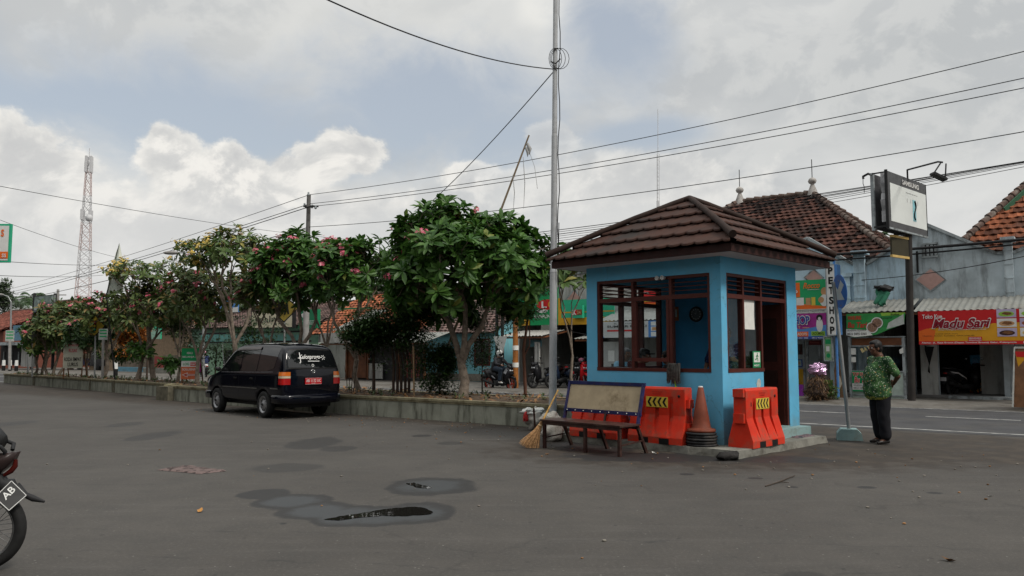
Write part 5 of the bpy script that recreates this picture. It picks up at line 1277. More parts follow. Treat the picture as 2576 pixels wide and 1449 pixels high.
# plate, turned towards the viewer
pA, pB, pC, pD_ = [mp(u, v, -.10) for u, v in ((14, 1242), (35, 1206), (60, 1238), (38, 1273))]
pA, pB, pC, pD_ = [mp(u, v, dy) for (u, v), dy in (((12, 1243), .13), ((38, 1207), .05), ((75, 1243), .05), ((47, 1275), .13))]
ex_, ey_ = (pB - pA), (pD_ - pA); nn_ = ex_.cross(ey_).normalized()
if (Matrix.Rotation(mrz, 3, 'Z') @ nn_).y > 0: nn_ = -nn_
q = MB(m_plateb); q.add([pA, pB, pC, pD_, pA - nn_ * .004, pB - nn_ * .004, pC - nn_ * .004, pD_ - nn_ * .004], [(0, 1, 2, 3), (7, 6, 5, 4), (0, 4, 5, 1), (1, 5, 6, 2), (2, 6, 7, 3), (3, 7, 4, 0)]); plo = build(q, 'number_plate', mc, local=True)
q = MB(m_white)
for a, b_ in ((pA, pB), (pB, pC), (pC, pD_), (pD_, pA)): q.cyl(a, b_, .003, n=5)
q.text('AB', pA + ex_ * .22 + ey_ * .52 + nn_ * .003, ex_ * .62, -ey_ * .36, 1, 1, None, .015); build(q, 'lettering', plo, local=True)
# the rest of the bike, beyond the frame
q = MB(m_sdull); q.tube([(0, .09, RW), (.45, .08, .36), (.55, .08, .42)], .02); q.tube([(0, -.09, RW), (.45, -.08, .36)], .02); q.cyl((.02, .11, RW + .02), (.12, .12, .62), .03); build(q, 'swing_arm', mc, local=True)

# ================================================================== planter: walls, soil, plants
m_plan = M('planter_plaster', (.27, .275, .225), .9, .12, 2.5, .3, dirt=(.07, .07, .052), dirtamt=.85, dscale=1.3, streak=True)
m_cap = M('planter_coping', (.23, .205, .13), .85, .2, 5, .3, dirt=(.09, .07, .04), dirtamt=.8, dscale=4)
m_soil = M('planter_soil', (.085, .060, .042), .95, .35, 7, .7, dirt=(.17, .15, .12), dirtamt=.4, dscale=5)
a_, b_ = W(-24.5, 14.75), W(-44.5, 16.9)
plant_front = [W(-8.2, 13.3), W(-18, 13.35), W(-24.2, 13.9), W(-24.9, 14.6), W(-34.5, 15.75), W(-44.3, 16.75)]
plant_back = [W(-8.2, 16.2), W(-18, 16.4), W(-24.2, 16.6), W(-24.9, 16.7), W(-34.5, 17.2), W(-44.6, 17.6)]
ph = .47
pth = thing('planter', 'long low plastered planter wall with mouldy streaks and mustard coping', 'planter', plant_front[2])
def wallseg(a, b_, hgt, nm, seed):
    m = MB(m_plan); d = (b_ - a); L_ = d.length; d.normalize(); n = V((-d.y, d.x, 0)); n = n if n.dot(-a) > 0 else -n
    m.box((0, -.14, -.02), (L_, 0, hgt - .05), None, (a, d, n, UZ)); o = build(m, 'wall', pth)
    c = MB(m_cap); c.box((-.02, -.17, hgt - .05), (L_ + .02, .035, hgt), None, (a, d, n, UZ)); c.box((0, .001, hgt - .09), (L_, .018, hgt - .051), None, (a, d, n, UZ)); build(c, 'coping', pth)
for i in range(5): wallseg(plant_front[i], plant_front[i + 1], ph if i != 2 else ph + .02, 'w', i)
for i in range(5): wallseg(plant_back[i], plant_back[i + 1], ph - .05, 'w', 20 + i)
wallseg(plant_front[0], plant_back[0], ph - .01, 'w', 40); wallseg(plant_front[-1], plant_back[-1], ph - .01, 'w', 41)
for p_ in (plant_front[2],):
    m = MB(m_cap); m.box((-.35, -.25, 0), (.35, .05, ph - .03), M('stained_block', (.12, .11, .08), .9, .3), (p_, ES, ET, UZ)); build(m, 'buttress', pth)
for p_, w_ in ((W(-30.5, 15.27), .1), (W(-40, 16.3), .08), (W(-33, 15.55), .04)):
    m = MB(M('stained_block', (.12, .11, .08), .9, .3)); m.box((-w_, -.03, 0), (w_, .05, ph - .055), None, (p_, ES, ET, UZ)); build(m, 'buttress', pth)
m = MB(m_soil)
for i in range(5):
    f0, f1, b0, b1 = plant_front[i], plant_front[i + 1], plant_back[i], plant_back[i + 1]; N_ = 14
    vs = []
    for j in range(N_ + 1):
        for k in range(9):
            p = f0.lerp(f1, j / N_).lerp(b0.lerp(b1, j / N_), k / 8); vs.append(p + UZ * (ph - .09 + .09 * sin(pi * k / 8) + random.uniform(-.02, .03)))
    m.add(vs, [(j * 9 + k, (j + 1) * 9 + k, (j + 1) * 9 + k + 1, j * 9 + k + 1) for j in range(N_) for k in range(8)], None, True)
struct('planter_soil', m, W(-25, 15))
# fallen leaves and low weeds on the soil
m = MB(m_lf); m2_ = leafmat('weed_leaf', (.05, .09, .03), (.10, .15, .05)); rnd = random.Random(31)
def pl_pt(s_, f_):
    """point on the planter top at road coordinate s, f 0..1 front to back"""
    xs = [p.dot(ES) for p in plant_front]
    for i in range(5):
        if xs[i] >= s_ >= xs[i + 1]:
            q = (xs[i] - s_) / (xs[i] - xs[i + 1]); return plant_front[i].lerp(plant_front[i + 1], q).lerp(plant_back[i].lerp(plant_back[i + 1], q), f_)
    return plant_front[0].lerp(plant_back[0], f_)
for i in range(1500):
    p = pl_pt(rnd.uniform(-44, -9.6) if i % 3 else rnd.uniform(-19, -9.6), rnd.uniform(.08, .95)) + UZ * (ph - .0 + rnd.uniform(0, .03)); a = rnd.uniform(0, 6.3); L_ = rnd.uniform(.04, .11); e1, e2 = V((cos(a), sin(a), rnd.uniform(-.3, .5))), V((-sin(a), cos(a), rnd.uniform(-.3, .3)))
    m.add([p - e1 * L_, p + e2 * L_ * .35, p + e1 * L_, p - e2 * L_ * .35], [(0, 1, 2, 3)])
o_ = build(m, 'fallen_leaves', base=W(-25, 15, ph)); o_['kind'] = 'stuff'
m = MB(m2_)
for i in range(260):
    p = pl_pt(rnd.uniform(-44, -9.6), rnd.uniform(.1, .95)) + UZ * (ph - .02)
    for j in range(7):
        a = rnd.uniform(0, 6.3); h_ = rnd.uniform(.04, .16); e = V((cos(a), sin(a), 0)); m.add([p + e * .01, p + e * h_ * .5 + UZ * h_ * .8 + e.cross(UZ) * .012, p + e * h_ + UZ * h_ * .9, p + e * h_ * .5 + UZ * h_ * .8 - e.cross(UZ) * .012], [(0, 1, 2, 3)])
o_ = build(m, 'weeds', base=W(-25, 15, ph)); o_['kind'] = 'stuff'

m_bark = M('pale_bark', (.21, .17, .135), .9, .25, 9, .6, dirt=(.06, .045, .035), dirtamt=.7, dscale=7)
m_barkd = M('dark_bark', (.065, .045, .035), .9, .3, 9, .6)
L_green = leafmat('frangipani_leaf', (.030, .090, .014), (.095, .20, .036), (.22, .24, .05), .985)
L_mix = leafmat('dull_frangipani_leaf', (.050, .085, .022), (.13, .17, .05), (.26, .17, .06), .90)
L_yellow = leafmat('yellowing_leaf', (.055, .11, .025), (.13, .18, .05), (.30, .26, .06), .88)
L_dark = leafmat('dark_leaf', (.020, .050, .012), (.055, .11, .028), None)
L_pale = leafmat('pale_feathery_leaf', (.05, .11, .025), (.12, .22, .06), None)
L_orange = leafmat('orange_leaf', (.25, .07, .012), (.40, .16, .02), None)
m_pink = leafmat('pink_petal', (.55, .07, .14), (.75, .20, .26), (.8, .5, .5), .9); m_yflow = leafmat('yellow_petal', (.70, .46, .06), (.75, .62, .22), None)
def leaf(mb, p, d, up, L_, wd, droop=.25, mat=None):
    d = d.normalized(); side = d.cross(up)
    if side.length < 1e-3: side = V((1, 0, 0))
    side.normalize(); n = side.cross(d).normalized()
    def pt(f_, w_, k): return p + d * (L_ * f_) - n * (droop * L_ * f_ * f_) + side * (wd * w_) + n * k
    cpl = .018 * L_ / .25
    vs = [pt(0, 0, 0), pt(.42, -.38, cpl), pt(.40, 0, 0), pt(.42, .38, cpl), pt(.74, -.46, cpl), pt(.74, 0, 0), pt(.74, .46, cpl), pt(1, 0, 0)]
    mb.add(vs, [(0, 1, 2), (0, 2, 3), (1, 4, 5, 2), (2, 5, 6, 3), (4, 7, 5), (5, 7, 6)], mat)
def frangipani(label, base, ctr, rad, ntips, r0, L_=.25, leafm=None, flow='pink', nfl=14, seed=1, lean=None, nleaf=13, bark=None, fork=.30, low=-.35, stems=1, grp='frangipani trees in the planter'):
    ntips = int(ntips * (1.75 if ntips > 30 else 1)); nfl = int(nfl * 1.6); L_ *= 1.12; rnd = random.Random(seed); base = V(base); ctr = V(ctr); leafm = leafm or L_green; bark = bark or m_bark
    t = thing('frangipani_tree', label, 'tree', base, 0, grp)
    tips = []
    while len(tips) < ntips:
        d = V((rnd.gauss(0, 1), rnd.gauss(0, 1), rnd.gauss(.35, 1))).normalized()
        if d.z < low: continue
        k = rnd.uniform(.80, 1.05) if rnd.random() < .72 else rnd.uniform(.45, .85)
        wob = 1 + .12 * sin(d.x * 5 + seed) + .10 * sin(d.y * 6 + d.z * 4 + seed * 2)
        tips.append(ctr + V((d.x * rad[0], d.y * rad[1], d.z * rad[2])) * k * wob)
    tr = MB(bark); cr = MB(leafm); fl = MB(m_pink if flow == 'pink' else m_yflow)
    def br(p, tl, r, pd):
        if len(tl) == 1:
            q = tl[0]; mid = p.lerp(q, .55) + (q - p).length * .08 * V((rnd.uniform(-1, 1), rnd.uniform(-1, 1), -.6)); tr.tube([p, mid, q], [r, r * .75, max(.010, r * .6)], 6, caps=False); tip(q, (q - mid).normalized()); return
        c = sum(tl, V()) / len(tl); f_ = .42 if len(tl) > 6 else .5
        q = p + (c - p) * f_ + V((rnd.uniform(-1, 1), rnd.uniform(-1, 1), rnd.uniform(-.6, .3))) * (c - p).length * .10
        mid = p.lerp(q, .5) + V((rnd.uniform(-1, 1), rnd.uniform(-1, 1), 0)) * (q - p).length * .09
        rn = max(.011, r * .86); tr.tube([p, mid, q], [r, (r + rn) / 2, rn], 7 if r > .03 else 6, caps=False); tr.ell(q, rn * 1.0, None, 7, 5)
        ax = V((rnd.gauss(0, 1), rnd.gauss(0, 1), rnd.gauss(0, .6)))
        for _ in range(3):
            ax = sum(((x - c) * (x - c).dot(ax) for x in tl), V());
            if ax.length < 1e-6: ax = V((1, 0, 0))
            ax.normalize()
        sl_ = sorted(tl, key=lambda x: (x - c).dot(ax)); h = max(1, min(len(sl_) - 1, int(len(sl_) * rnd.uniform(.38, .62))))
        for g in (sl_[:h], sl_[h:]): br(q, g, max(.011, rn * (len(g) / len(tl)) ** .42), (q - p).normalized())
    fcount = [0]
    def tip(q, d):
        d = (d + UZ * .55 + (q - ctr).normalized() * .3).normalized(); x, y = perp(d); n_ = rnd.randint(nleaf - 3, nleaf + 2)
        for i in range(n_):
            a = i * 2.4 + rnd.uniform(-.3, .3); e_ = rnd.uniform(-.15, .95) ; dd = (x * cos(a) + y * sin(a)) * cos(e_) + d * sin(e_)
            leaf(cr, q - d * rnd.uniform(0, .05), dd, d, L_ * rnd.uniform(.7, 1.15), L_ * .37, rnd.uniform(.1, .5))
        if (q - ctr).z > -.25 * rad[2] and fcount[0] < nfl and rnd.random() < nfl * 3.0 / ntips and (q - ctr).y < rad[1] * .5:
            fcount[0] += 1; c = q + d * .13
            for k in range(11):
                fc = c + V((rnd.gauss(0, .05), rnd.gauss(0, .05), rnd.gauss(0, .035))); fd = (fc - q).normalized(); fx, fy = perp(fd)
                for j in range(5): a = j * 1.2566 + k; e = fx * cos(a) + fy * sin(a); s2 = fd.cross(e); fl.add([fc, fc + e * .028 + s2 * .018 + fd * .008, fc + e * .05 + fd * .012, fc + e * .028 - s2 * .018 + fd * .008], [(0, 1, 2, 3)])
    for st in range(stems):
        tl = sorted(tips, key=lambda p: p.x)[len(tips) * st // stems: len(tips) * (st + 1) // stems]; b0 = base + V(((st - (stems - 1) / 2) * .28, 0, 0))
        c = sum(tl, V()) / len(tl); fk = b0 + (c - b0) * fork + (lean or V((0, 0, 0)))
        mid = b0.lerp(fk, .5) + V((rnd.uniform(-.1, .1), rnd.uniform(-.06, .06), 0)); tr.tube([b0 - UZ * .06, b0 + UZ * .1, mid, fk], [r0 * 1.45, r0 * 1.15, r0 * .98, r0 * .9], 10, caps=False); tr.ell(fk, r0 * .9, None, 8, 6); 
        sl_ = sorted(tl, key=lambda x: (x - c).x)
        k = 3 if len(sl_) > 12 else 2
        for j in range(k): g = sl_[len(sl_) * j // k: len(sl_) * (j + 1) // k]; br(fk, g, r0 * .68, UZ)
    build(tr, 'trunk', t); build(cr, 'crown', t)
    if fl.v: build(fl, 'flowers', t)
    return t
def PL(u, f_): # planter point under image column u
    best = min((abs((lambda q: 1288 + F * q.x / q.y)(pl_pt(s_ / 10, f_)) - u), s_ / 10) for s_ in range(-443, -83)); return pl_pt(best[1], f_) + UZ * (ph - .04)
def ctr_at(u, v, b): return at(u, v, b.y)
b = PL(1165, .45)
frangipani('tallest frangipani with dense round crown and forked trunk, left of the steel pole', b, at(1158, 680, b.y) , (1.95, 1.6, 1.42), 300, .115, .30, nfl=20, seed=3, nleaf=14, low=-.75, fork=.20, lean=V((-.02, 0, .1)))
b = PL(905, .5); frangipani('frangipani with leaning forked trunk just right of the car roof', b, at(895, 690, b.y), (1.15, .9, 1.0), 85, .07, .27, nfl=14, seed=5, low=-.6, fork=.25)
b = PL(758, .5); frangipani('wide pink frangipani standing behind the car in front of the electric pole', b, at(745, 690, b.y), (1.45, 1.1, 1.1), 120, .085, .28, nfl=16, seed=8, low=-.65, fork=.3, nleaf=13)
b = PL(600, .55); frangipani('tall frangipani with yellow flowers and pale thin foliage', b, at(575, 668, b.y), (1.6, 1.1, 1.15), 95, .085, .24, leafm=L_yellow, flow='yellow', nfl=22, seed=12, nleaf=8, low=.0, fork=.30)
b = PL(672, .35); frangipani('low dull green frangipani filling the gap above the car bonnet', b, at(672, 742, b.y), (.95, .8, .75), 55, .05, .26, leafm=L_mix, nfl=5, seed=61, low=-.7, fork=.35)
b = PL(825, .7); frangipani('pink flowered frangipani behind the car roof beside the electric pole', b, at(828, 712, b.y), (.95, .8, .85), 60, .05, .26, nfl=9, seed=62, low=-.7, fork=.35)
b = PL(452, .7); frangipani('dull leaved frangipani between the advert board and the yellow blossom one', b, at(452, 775, b.y), (1.2, .9, .95), 60, .05, .26, leafm=L_mix, nfl=6, seed=63, low=-.7, fork=.35)
b = PL(500, .4); frangipani('dark leaved pink frangipani right of the small advert board', b, at(500, 745, b.y), (1.35, 1.0, 1.05), 85, .07, .25, leafm=L_mix, nfl=10, seed=15, low=-.8, fork=.25)
b = PL(392, .6); frangipani('sparse frangipani with yellow blossom above its neighbours left of the advert board', b, at(365, 705, b.y), (1.6, 1.0, .75), 50, .09, .24, leafm=L_yellow, flow='yellow', nfl=16, seed=17, nleaf=6, low=.0, fork=.45)
b = PL(350, .35); frangipani('pink frangipani with low drooping crown left of the advert board', b, at(385, 775, b.y), (1.5, 1.1, 1.15), 70, .08, .26, leafm=L_mix, nfl=8, seed=19, low=-.7, fork=.3)
b = PL(268, .55); frangipani('bright pink frangipani over the yellow warning sign', b, at(285, 795, b.y), (1.35, 1.1, 1.0), 75, .08, .26, leafm=L_mix, nfl=16, seed=23, low=-.55, fork=.3)
b = PL(140, .5); frangipani('low bushy frangipani with many stems near the far left planter tip', b, at(165, 825, b.y), (1.7, 1.2, 1.15), 95, .06, .28, leafm=L_mix, nfl=12, seed=29, low=-.7, fork=.3, stems=3)
b = PL(105, .45); frangipani('leftmost frangipani at the planter tip with red blossom', b, at(108, 850, b.y), (1.0, .9, 1.05), 55, .06, .27, nfl=7, seed=33, low=-.7, fork=.3, stems=2)
b = PL(225, .5); frangipani('dark low frangipani between the white banner and the warning sign', b, at(222, 848, b.y), (.95, .8, .75), 40, .05, .25, leafm=L_dark, nfl=2, seed=36, low=-.6, fork=.3)
b = PL(430, .3); frangipani('knee high young frangipani beside the advert board', b, at(425, 918, b.y), (.38, .38, .28), 11, .03, .26, nfl=0, seed=40, fork=.4)
b = PL(357, .4); frangipani('small rosette frangipani low in the planter left of the young one', b, at(355, 890, b.y), (.6, .5, .35), 16, .05, .28, nfl=0, seed=41, fork=.5, low=-.2)
b = PL(1440, .85); frangipani('thin frangipani between the steel pole and the booth with long drooping leaves', b, at(1440, 715, b.y), (.5, .45, .55), 12, .035, .34, nfl=0, seed=44, fork=.35, leafm=L_yellow, low=-.2, nleaf=9)

def bush(name, label, cat, base, blobs, leafm, n, size, trunks, bark=None, asp=.5, grp=None, seed=1):
    rnd = random.Random(seed); t = thing(name, label, cat, base, 0, grp); tr = MB(bark or m_barkd); cr = MB(leafm)
    for pts, r in trunks: tr.tube(pts, [r, r * .85, r * .6][:len(pts)] if len(pts) == 3 else r, 7)
    for c, r in blobs:
        c = V(c); cc = [c + V((rnd.gauss(0, .4) * r[0], rnd.gauss(0, .4) * r[1], rnd.gauss(0, .4) * r[2])) for _ in range(max(3, n // 90))]
        for q in cc[:6]: tr.tube([V(trunks[0][0][-1]), V(trunks[0][0][-1]).lerp(q, .5) + UZ * .12, q], [.010, .007, .003], 4, caps=False)
        n = int(n * 1.7)
        for i in range(n):
            q = cc[i % len(cc)]; s_ = .5; d = V((rnd.gauss(0, 1), rnd.gauss(0, 1), rnd.gauss(0, 1))).normalized() * rnd.random() ** .4
            p = q + V((d.x * r[0], d.y * r[1], d.z * r[2])) * s_; dd = V((rnd.gauss(0, 1), rnd.gauss(0, 1), rnd.gauss(-.1, .6))).normalized(); L_ = size * rnd.uniform(.7, 1.5)
            x, y = perp(dd); cr.add([p, p + dd * L_ * .5 + x * L_ * asp * .5, p + dd * L_, p + dd * L_ * .5 - x * L_ * asp * .5], [(0, 1, 2, 3)])
    build(tr, 'trunk', t); build(cr, 'crown', t); return t
b = PL(1012, .45)
bush('small_tree', 'dark small leaved tree with many thin stems left of the tallest frangipani', 'tree', b, [(at(975, 800, b.y), (.9, .7, .75)), (at(1030, 830, b.y), (.75, .7, .7)), (at(925, 835, b.y + .2), (.7, .6, .4)), (at(1045, 745, b.y), (.7, .6, .6))], L_dark, 2300, .085,
     [([b + V((.1 * i, .05 * (i % 2), -.05)), b + V((.1 * i + .0, 0, .8)), at(1000 + i * 8, 850, b.y)], .04) for i in (-2, -1, 0, 1, 2)], seed=2)
b = PL(941, .35); bush('small_tree', 'single dark thin trunk shrub right of the car', 'tree', b, [(at(935, 850, b.y), (.8, .6, .35))], L_dark, 900, .08, [([b - UZ * .05, b + UZ * .5, at(938, 850, b.y)], .05)], seed=3)
b = PL(1105, .5); bush('shrub', 'leafy dark green shrub climbing beside the tallest frangipani trunk', 'shrub', b, [(at(1100, 960, b.y), (.55, .5, .45)), (at(1085, 905, b.y), (.45, .4, .5)), (at(1125, 905, b.y), (.3, .3, .35))], L_dark, 1300, .075, [([b - UZ * .03, b + UZ * .4, b + UZ * .9], .02)], seed=4)
b = PL(1325, .9); bush('small_tree', 'slender tree with pale feathery leaves and reddish trunk beside the steel pole', 'tree', b, [(at(1335, 760, b.y), (.75, .6, .6)), (at(1300, 800, b.y), (.6, .5, .35)), (at(1352, 710, b.y), (.5, .5, .4))], L_pale, 620, .075,
     [([b - UZ * .05, at(1317, 880, b.y), at(1328, 800, b.y)], .045), ([at(1317, 900, b.y), at(1332, 870, b.y), at(1333, 800, b.y)], .02)], bark=M('reddish_bark', (.13, .06, .04), .85, .2), seed=5)
b = PL(1215, .9); bush('shrub', 'green shrub in front of the blue house window left of the rider', 'shrub', b, [(at(1212, 880, b.y), (.5, .4, .55)), (at(1195, 800, b.y), (.4, .4, .5))], leafmat('mid_leaf', (.02, .06, .015), (.06, .13, .035)), 900, .07, [([b - UZ * .03, at(1213, 930, b.y), at(1212, 870, b.y)], .02)], seed=6)
b = PL(305, .98) + V((0, 3.2, -.4)); bush('shrub', 'orange and lime leaved shrub across the road behind the planter', 'shrub', b, [(at(318, 845, b.y), (.9, .7, .9)), (at(345, 830, b.y), (.7, .6, .6))], L_orange, 900, .12, [([b, b + UZ * .8, b + UZ * 1.4], .05)], seed=7)
b = PL(285, .98) + V((0, 3.4, -.4)); bush('shrub', 'lime green shrub touching the orange one across the road', 'shrub', b, [(at(290, 850, b.y), (.8, .6, .9)), (at(318, 890, b.y), (1.2, .6, .5))], L_pale, 900, .12, [([b, b + UZ * .8, b + UZ * 1.2], .05)], seed=8)
for i, (u, v, lab) in enumerate(((455, 850, 'dark shrub behind the small advert board'), (640, 850, 'dark green shrub above the car bonnet behind the planter'), (545, 880, 'low shrub left of the car bonnet'))):
    b = PL(u, .9); bush('shrub', lab, 'shrub', b, [(at(u, v, b.y), (1.0, .6, .8))], L_dark, 900, .10, [([b - UZ * .03, b + UZ * .5, at(u, v, b.y)], .03)], seed=20 + i)
# stakes and bare saplings
for i, (u, v, f_, lab) in enumerate(((1042, 870, .3, 'pale stake in the planter between dark shrub stems and vine'), (886, 930, .3, 'bare thin twigs right of the car in the planter'))):
    b = PL(u, f_); m = MB(M('pale_stake', (.25, .17, .10), .85)) if i == 0 else MB(m_barkd)
    if i == 0: m.cyl(b - UZ * .05, at(u - 2, v, b.y), .022, n=7)
    else:
        for k in range(4): m.tube([b + V((k * .05 - .1, 0, -.03)), b + V((k * .07 - .12, 0, .35)), b + V((k * .12 - .2, 0, .75 + .1 * (k % 2)))], [.012, .009, .004], 5)
    tag(build(m, 'stake' if i == 0 else 'twigs', base=b), lab, 'stake' if i == 0 else 'twigs')
# ================================================================== buildings across the road
m_wallb = M('weathered_pale_blue_wall', (.44, .57, .66), .85, .1, 2, .15, dirt=(.10, .11, .11), dirtamt=.6, dscale=.9, streak=True)
m_wallg = M('weathered_grey_blue_wall', (.43, .49, .52), .88, .14, 1.6, .2, dirt=(.09, .095, .09), dirtamt=.65, dscale=.8, streak=True)
m_wallw = M('off_white_wall', (.42, .42, .40), .85, .08, 2, .1, dirt=(.17, .16, .14), dirtamt=.7, dscale=1.2, streak=True)
m_cop = M('mouldy_coping', (.30, .33, .34), .9, .2, 4, dirt=(.07, .07, .065), dirtamt=.9, dscale=3)
m_tiled = M('old_clay_tile', (.052, .023, .017), .9, .35, 5, .2, spec=.15, dirt=(.028, .02, .018), dirtamt=.7, dscale=.7, island=.8)
m_tileo = M('orange_clay_tile', (.30, .095, .045), .85, .25, 5, .2, dirt=(.09, .045, .03), dirtamt=.6, dscale=.8, island=.45)
m_tileg = M('grey_brown_tile', (.13, .085, .075), .85, .25, 5, .2, dirt=(.05, .045, .04), dirtamt=.6, dscale=.8, island=.45)
m_zinc = M('corrugated_sheet', (.22, .225, .21), .7, .1, 3, 0, metal=.15, dirt=(.17, .16, .14), dirtamt=.6, dscale=2)
m_pinkd = M('pink_inlay', (.42, .26, .23), .85, .12, 6, dirt=(.22, .15, .14), dirtamt=.5)
m_brown = M('brown_door_wood', (.17, .065, .03), .6, .2, 5, dirt=(.06, .03, .02), dirtamt=.5)
m_bluew = M('cyan_house_wall', (.17, .42, .48), .85, .06, 2, dirt=(.16, .26, .28), dirtamt=.6, dscale=1.3, streak=True)
m_teal = M('teal_board', (.09, .24, .22), .6, .1, 3)
m_green = M('green_sign_face', (.012, .25, .085), .45, .04); m_greenk = M('mint_green_sign_face', (.03, .36, .20), .45, .04); m_yellow = M('yellow_sign_face', (.55, .30, .02), .5, .06, 3, dirt=(.2, .12, .03), dirtamt=.4)
m_redf = M('red_print', (.50, .02, .022), .5, .04); m_orangef = M('orange_print', (.68, .13, .02), .5, .04); m_ambf = M('amber_print', (.62, .30, .02), .5, .05)
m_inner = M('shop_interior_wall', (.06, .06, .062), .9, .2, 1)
m_floor = M('shop_floor_tile', (.17, .165, .16), .7, .1, 3)
m_purple = M('purple_print', (.30, .03, .22), .5); m_navy2 = M('navy_print', (.02, .05, .25), .5); m_blue2 = M('blue_print', (.08, .22, .50), .5); m_tan = M('tan_print', (.45, .25, .12), .6); m_choc = M('chocolate_print', (.05, .02, .018), .6); m_lime = M('lime_print', (.25, .45, .06), .5); m_gold = M('gold_print', (.55, .38, .14), .5)
m_banner = {}
def inpoly(x, y, P):
    c = False; n = len(P)
    for i in range(n):
        (x1, y1), (x2, y2) = P[i], P[(i + 1) % n]
        if (y1 > y) != (y2 > y) and x < (x2 - x1) * (y - y1) / (y2 - y1) + x1: c = not c
    return c
def tiles(mb, o, ex, ey, P, tw=.25, tl=.30, mat=None, seed=1, jit=.012):
    """clay tiles over polygon P (x along the eave, y up the slope) on the plane o, ex, ey"""
    rnd = random.Random(seed); n = ex.cross(ey).normalized(); n = n if n.z > 0 else -n
    mb.add([o + ex * a + ey * b_ - n * .03 for a, b_ in P], [tuple(range(len(P)))], mat)
    x0, x1 = min(p[0] for p in P), max(p[0] for p in P); y0, y1 = min(p[1] for p in P), max(p[1] for p in P)
    j = 0; y = y0
    while y < y1:
        x = x0 + (tw / 2 if j % 2 else 0)
        while x < x1:
            if inpoly(x + tw / 2, y + tl / 2, P):
                dx, dy, dz = rnd.uniform(-jit, jit), rnd.uniform(-jit, jit) * 1.5, rnd.uniform(0, jit); vs = []
                for yy, lift in ((y - .04, .05), (y + tl, .0)):
                    for k in range(5):
                        f_ = k / 4; h = .035 * (cos(2 * pi * f_) * .5 + .5) ; vs.append(o + ex * (x + dx + f_ * tw * 1.02) + ey * (yy + dy) + n * (h + lift + dz))
                vs += [p - n * .035 for p in vs[:5]]
                mb.add(vs, [(k, k + 1, 6 + k, 5 + k) for k in range(4)] + [(10 + k, 11 + k, k + 1, k) for k in range(4)], mat)
            x += tw
        y += tl; j += 1
def corrugated(mb, s0, s1, t0, z0, t1, z1, per=.17, amp=.016, sag=0.0, mat=None):
    n = int((s1 - s0) / per * 6); vs = []
    for k in range(4):
        f_ = k / 3
        for i in range(n + 1):
            s_ = s0 + (s1 - s0) * i / n; q = amp * sin(2 * pi * s_ / per); vs.append(W(s_, t0 + (t1 - t0) * f_, z0 + (z1 - z0) * f_ + q - sag * sin(pi * i / n) * (1 - f_)))
    mb.add(vs, [(k * (n + 1) + i, k * (n + 1) + i + 1, (k + 1) * (n + 1) + i + 1, (k + 1) * (n + 1) + i) for k in range(3) for i in range(n)], mat, True)
def awning(label, u0, u1, v_front, v_back, tf=26.2, tb=27.95, mat=None, group=None, uref=None, posts=()):
    s0, s1 = sz(u0, v_front, tf)[0], sz(u1, v_front, tf)[0]; zf = sz(uref or u0, v_front, tf)[1]; zb = sz(uref or u0, v_back, tb)[1]
    t = thing('awning', label, 'awning', W((s0 + s1) / 2, tb, zb), 0, group); m = MB(mat or m_zinc); corrugated(m, s0, s1, tf, zf, tb, zb); build(m, 'corrugated_sheet', t)
    m = MB(m_brown); m.sbox(s0, s1, tf + .06, tf + .12, zf - .10, zf - .035); 
    for i in range(int((s1 - s0) / 1.1) + 1): a = s0 + .05 + i * 1.1; m.beam(W(a, tf + .1, zf - .06), W(a, tb, zb - .06), .05, .05)
    build(m, 'rafters', t)
    return s0, s1, zf, zb
def sign(label, cat, u0, u1, v0, v1, t, mat, texts=(), polys=(), th=.03, frame=None, name='shop_sign', group=None, uref=None, partname='board'):
    if uref is None: uref = (u0 + u1) / 2
    s0, s1 = sz(u0, v0, t)[0], sz(u1, v0, t)[0]; z1, z0 = sz(uref, v0, t)[1], sz(uref, v1, t)[1]
    th_ = thing(name, label, cat, W((s0 + s1) / 2, t, z0), 0, group); m = MB(mat); m.sbox(s0, s1, t, t + th, z0, z1); bo = build(m, partname, th_)
    def mapf(a, b_): return s0 + (s1 - s0) * a, z1 - (z1 - z0) * b_
    if frame:
        m = MB(frame); w_ = .04
        for a in (s0 - w_, s1): m.sbox(a, a + w_, t - .02, t + th + .02, z0 - w_, z1 + w_)
        m.sbox(s0, s1, t - .02, t + th + .02, z1, z1 + w_); m.sbox(s0, s1, t - .02, t + th + .02, z0 - w_, z0); build(m, 'frame', th_)
    if polys:
        m = MB(mat)
        for i, (pm, pts) in enumerate(polys):
            if pts[0] == 'e':
                _, cx_, cy_, rx, ry = pts; q = [mapf(cx_ + rx * cos(a * pi / 10), cy_ + ry * sin(a * pi / 10)) for a in range(20)]
            else: q = [mapf(*p) for p in pts]
            m.add([W(a, t - .004 - .0012 * i, b_) for a, b_ in q], [tuple(range(len(q)))], pm)
        build(m, 'print', th_)
    if texts:
        m = MB(m_white)
        for (tx, a0, a1, b0, b1, tm, bold, shr, *rest) in texts:
            x0, y1_ = mapf(a0, b0); x1, y0_ = mapf(a1, b1)
            if rest and rest[0]:      # outline behind the letters
                m.text(tx, W(x0, t - .045, y0_), ES, UZ, x1 - x0, y1_ - y0_, rest[0], bold + .035, shr)
            m.text(tx, W(x0, t - .05, y0_), ES, UZ, x1 - x0, y1_ - y0_, tm, bold, shr)
        build(m, 'lettering', th_)
    return th_
R4 = lambda a0, a1, b0, b1: [(a0, b0), (a1, b0), (a1, b1), (a0, b1)]

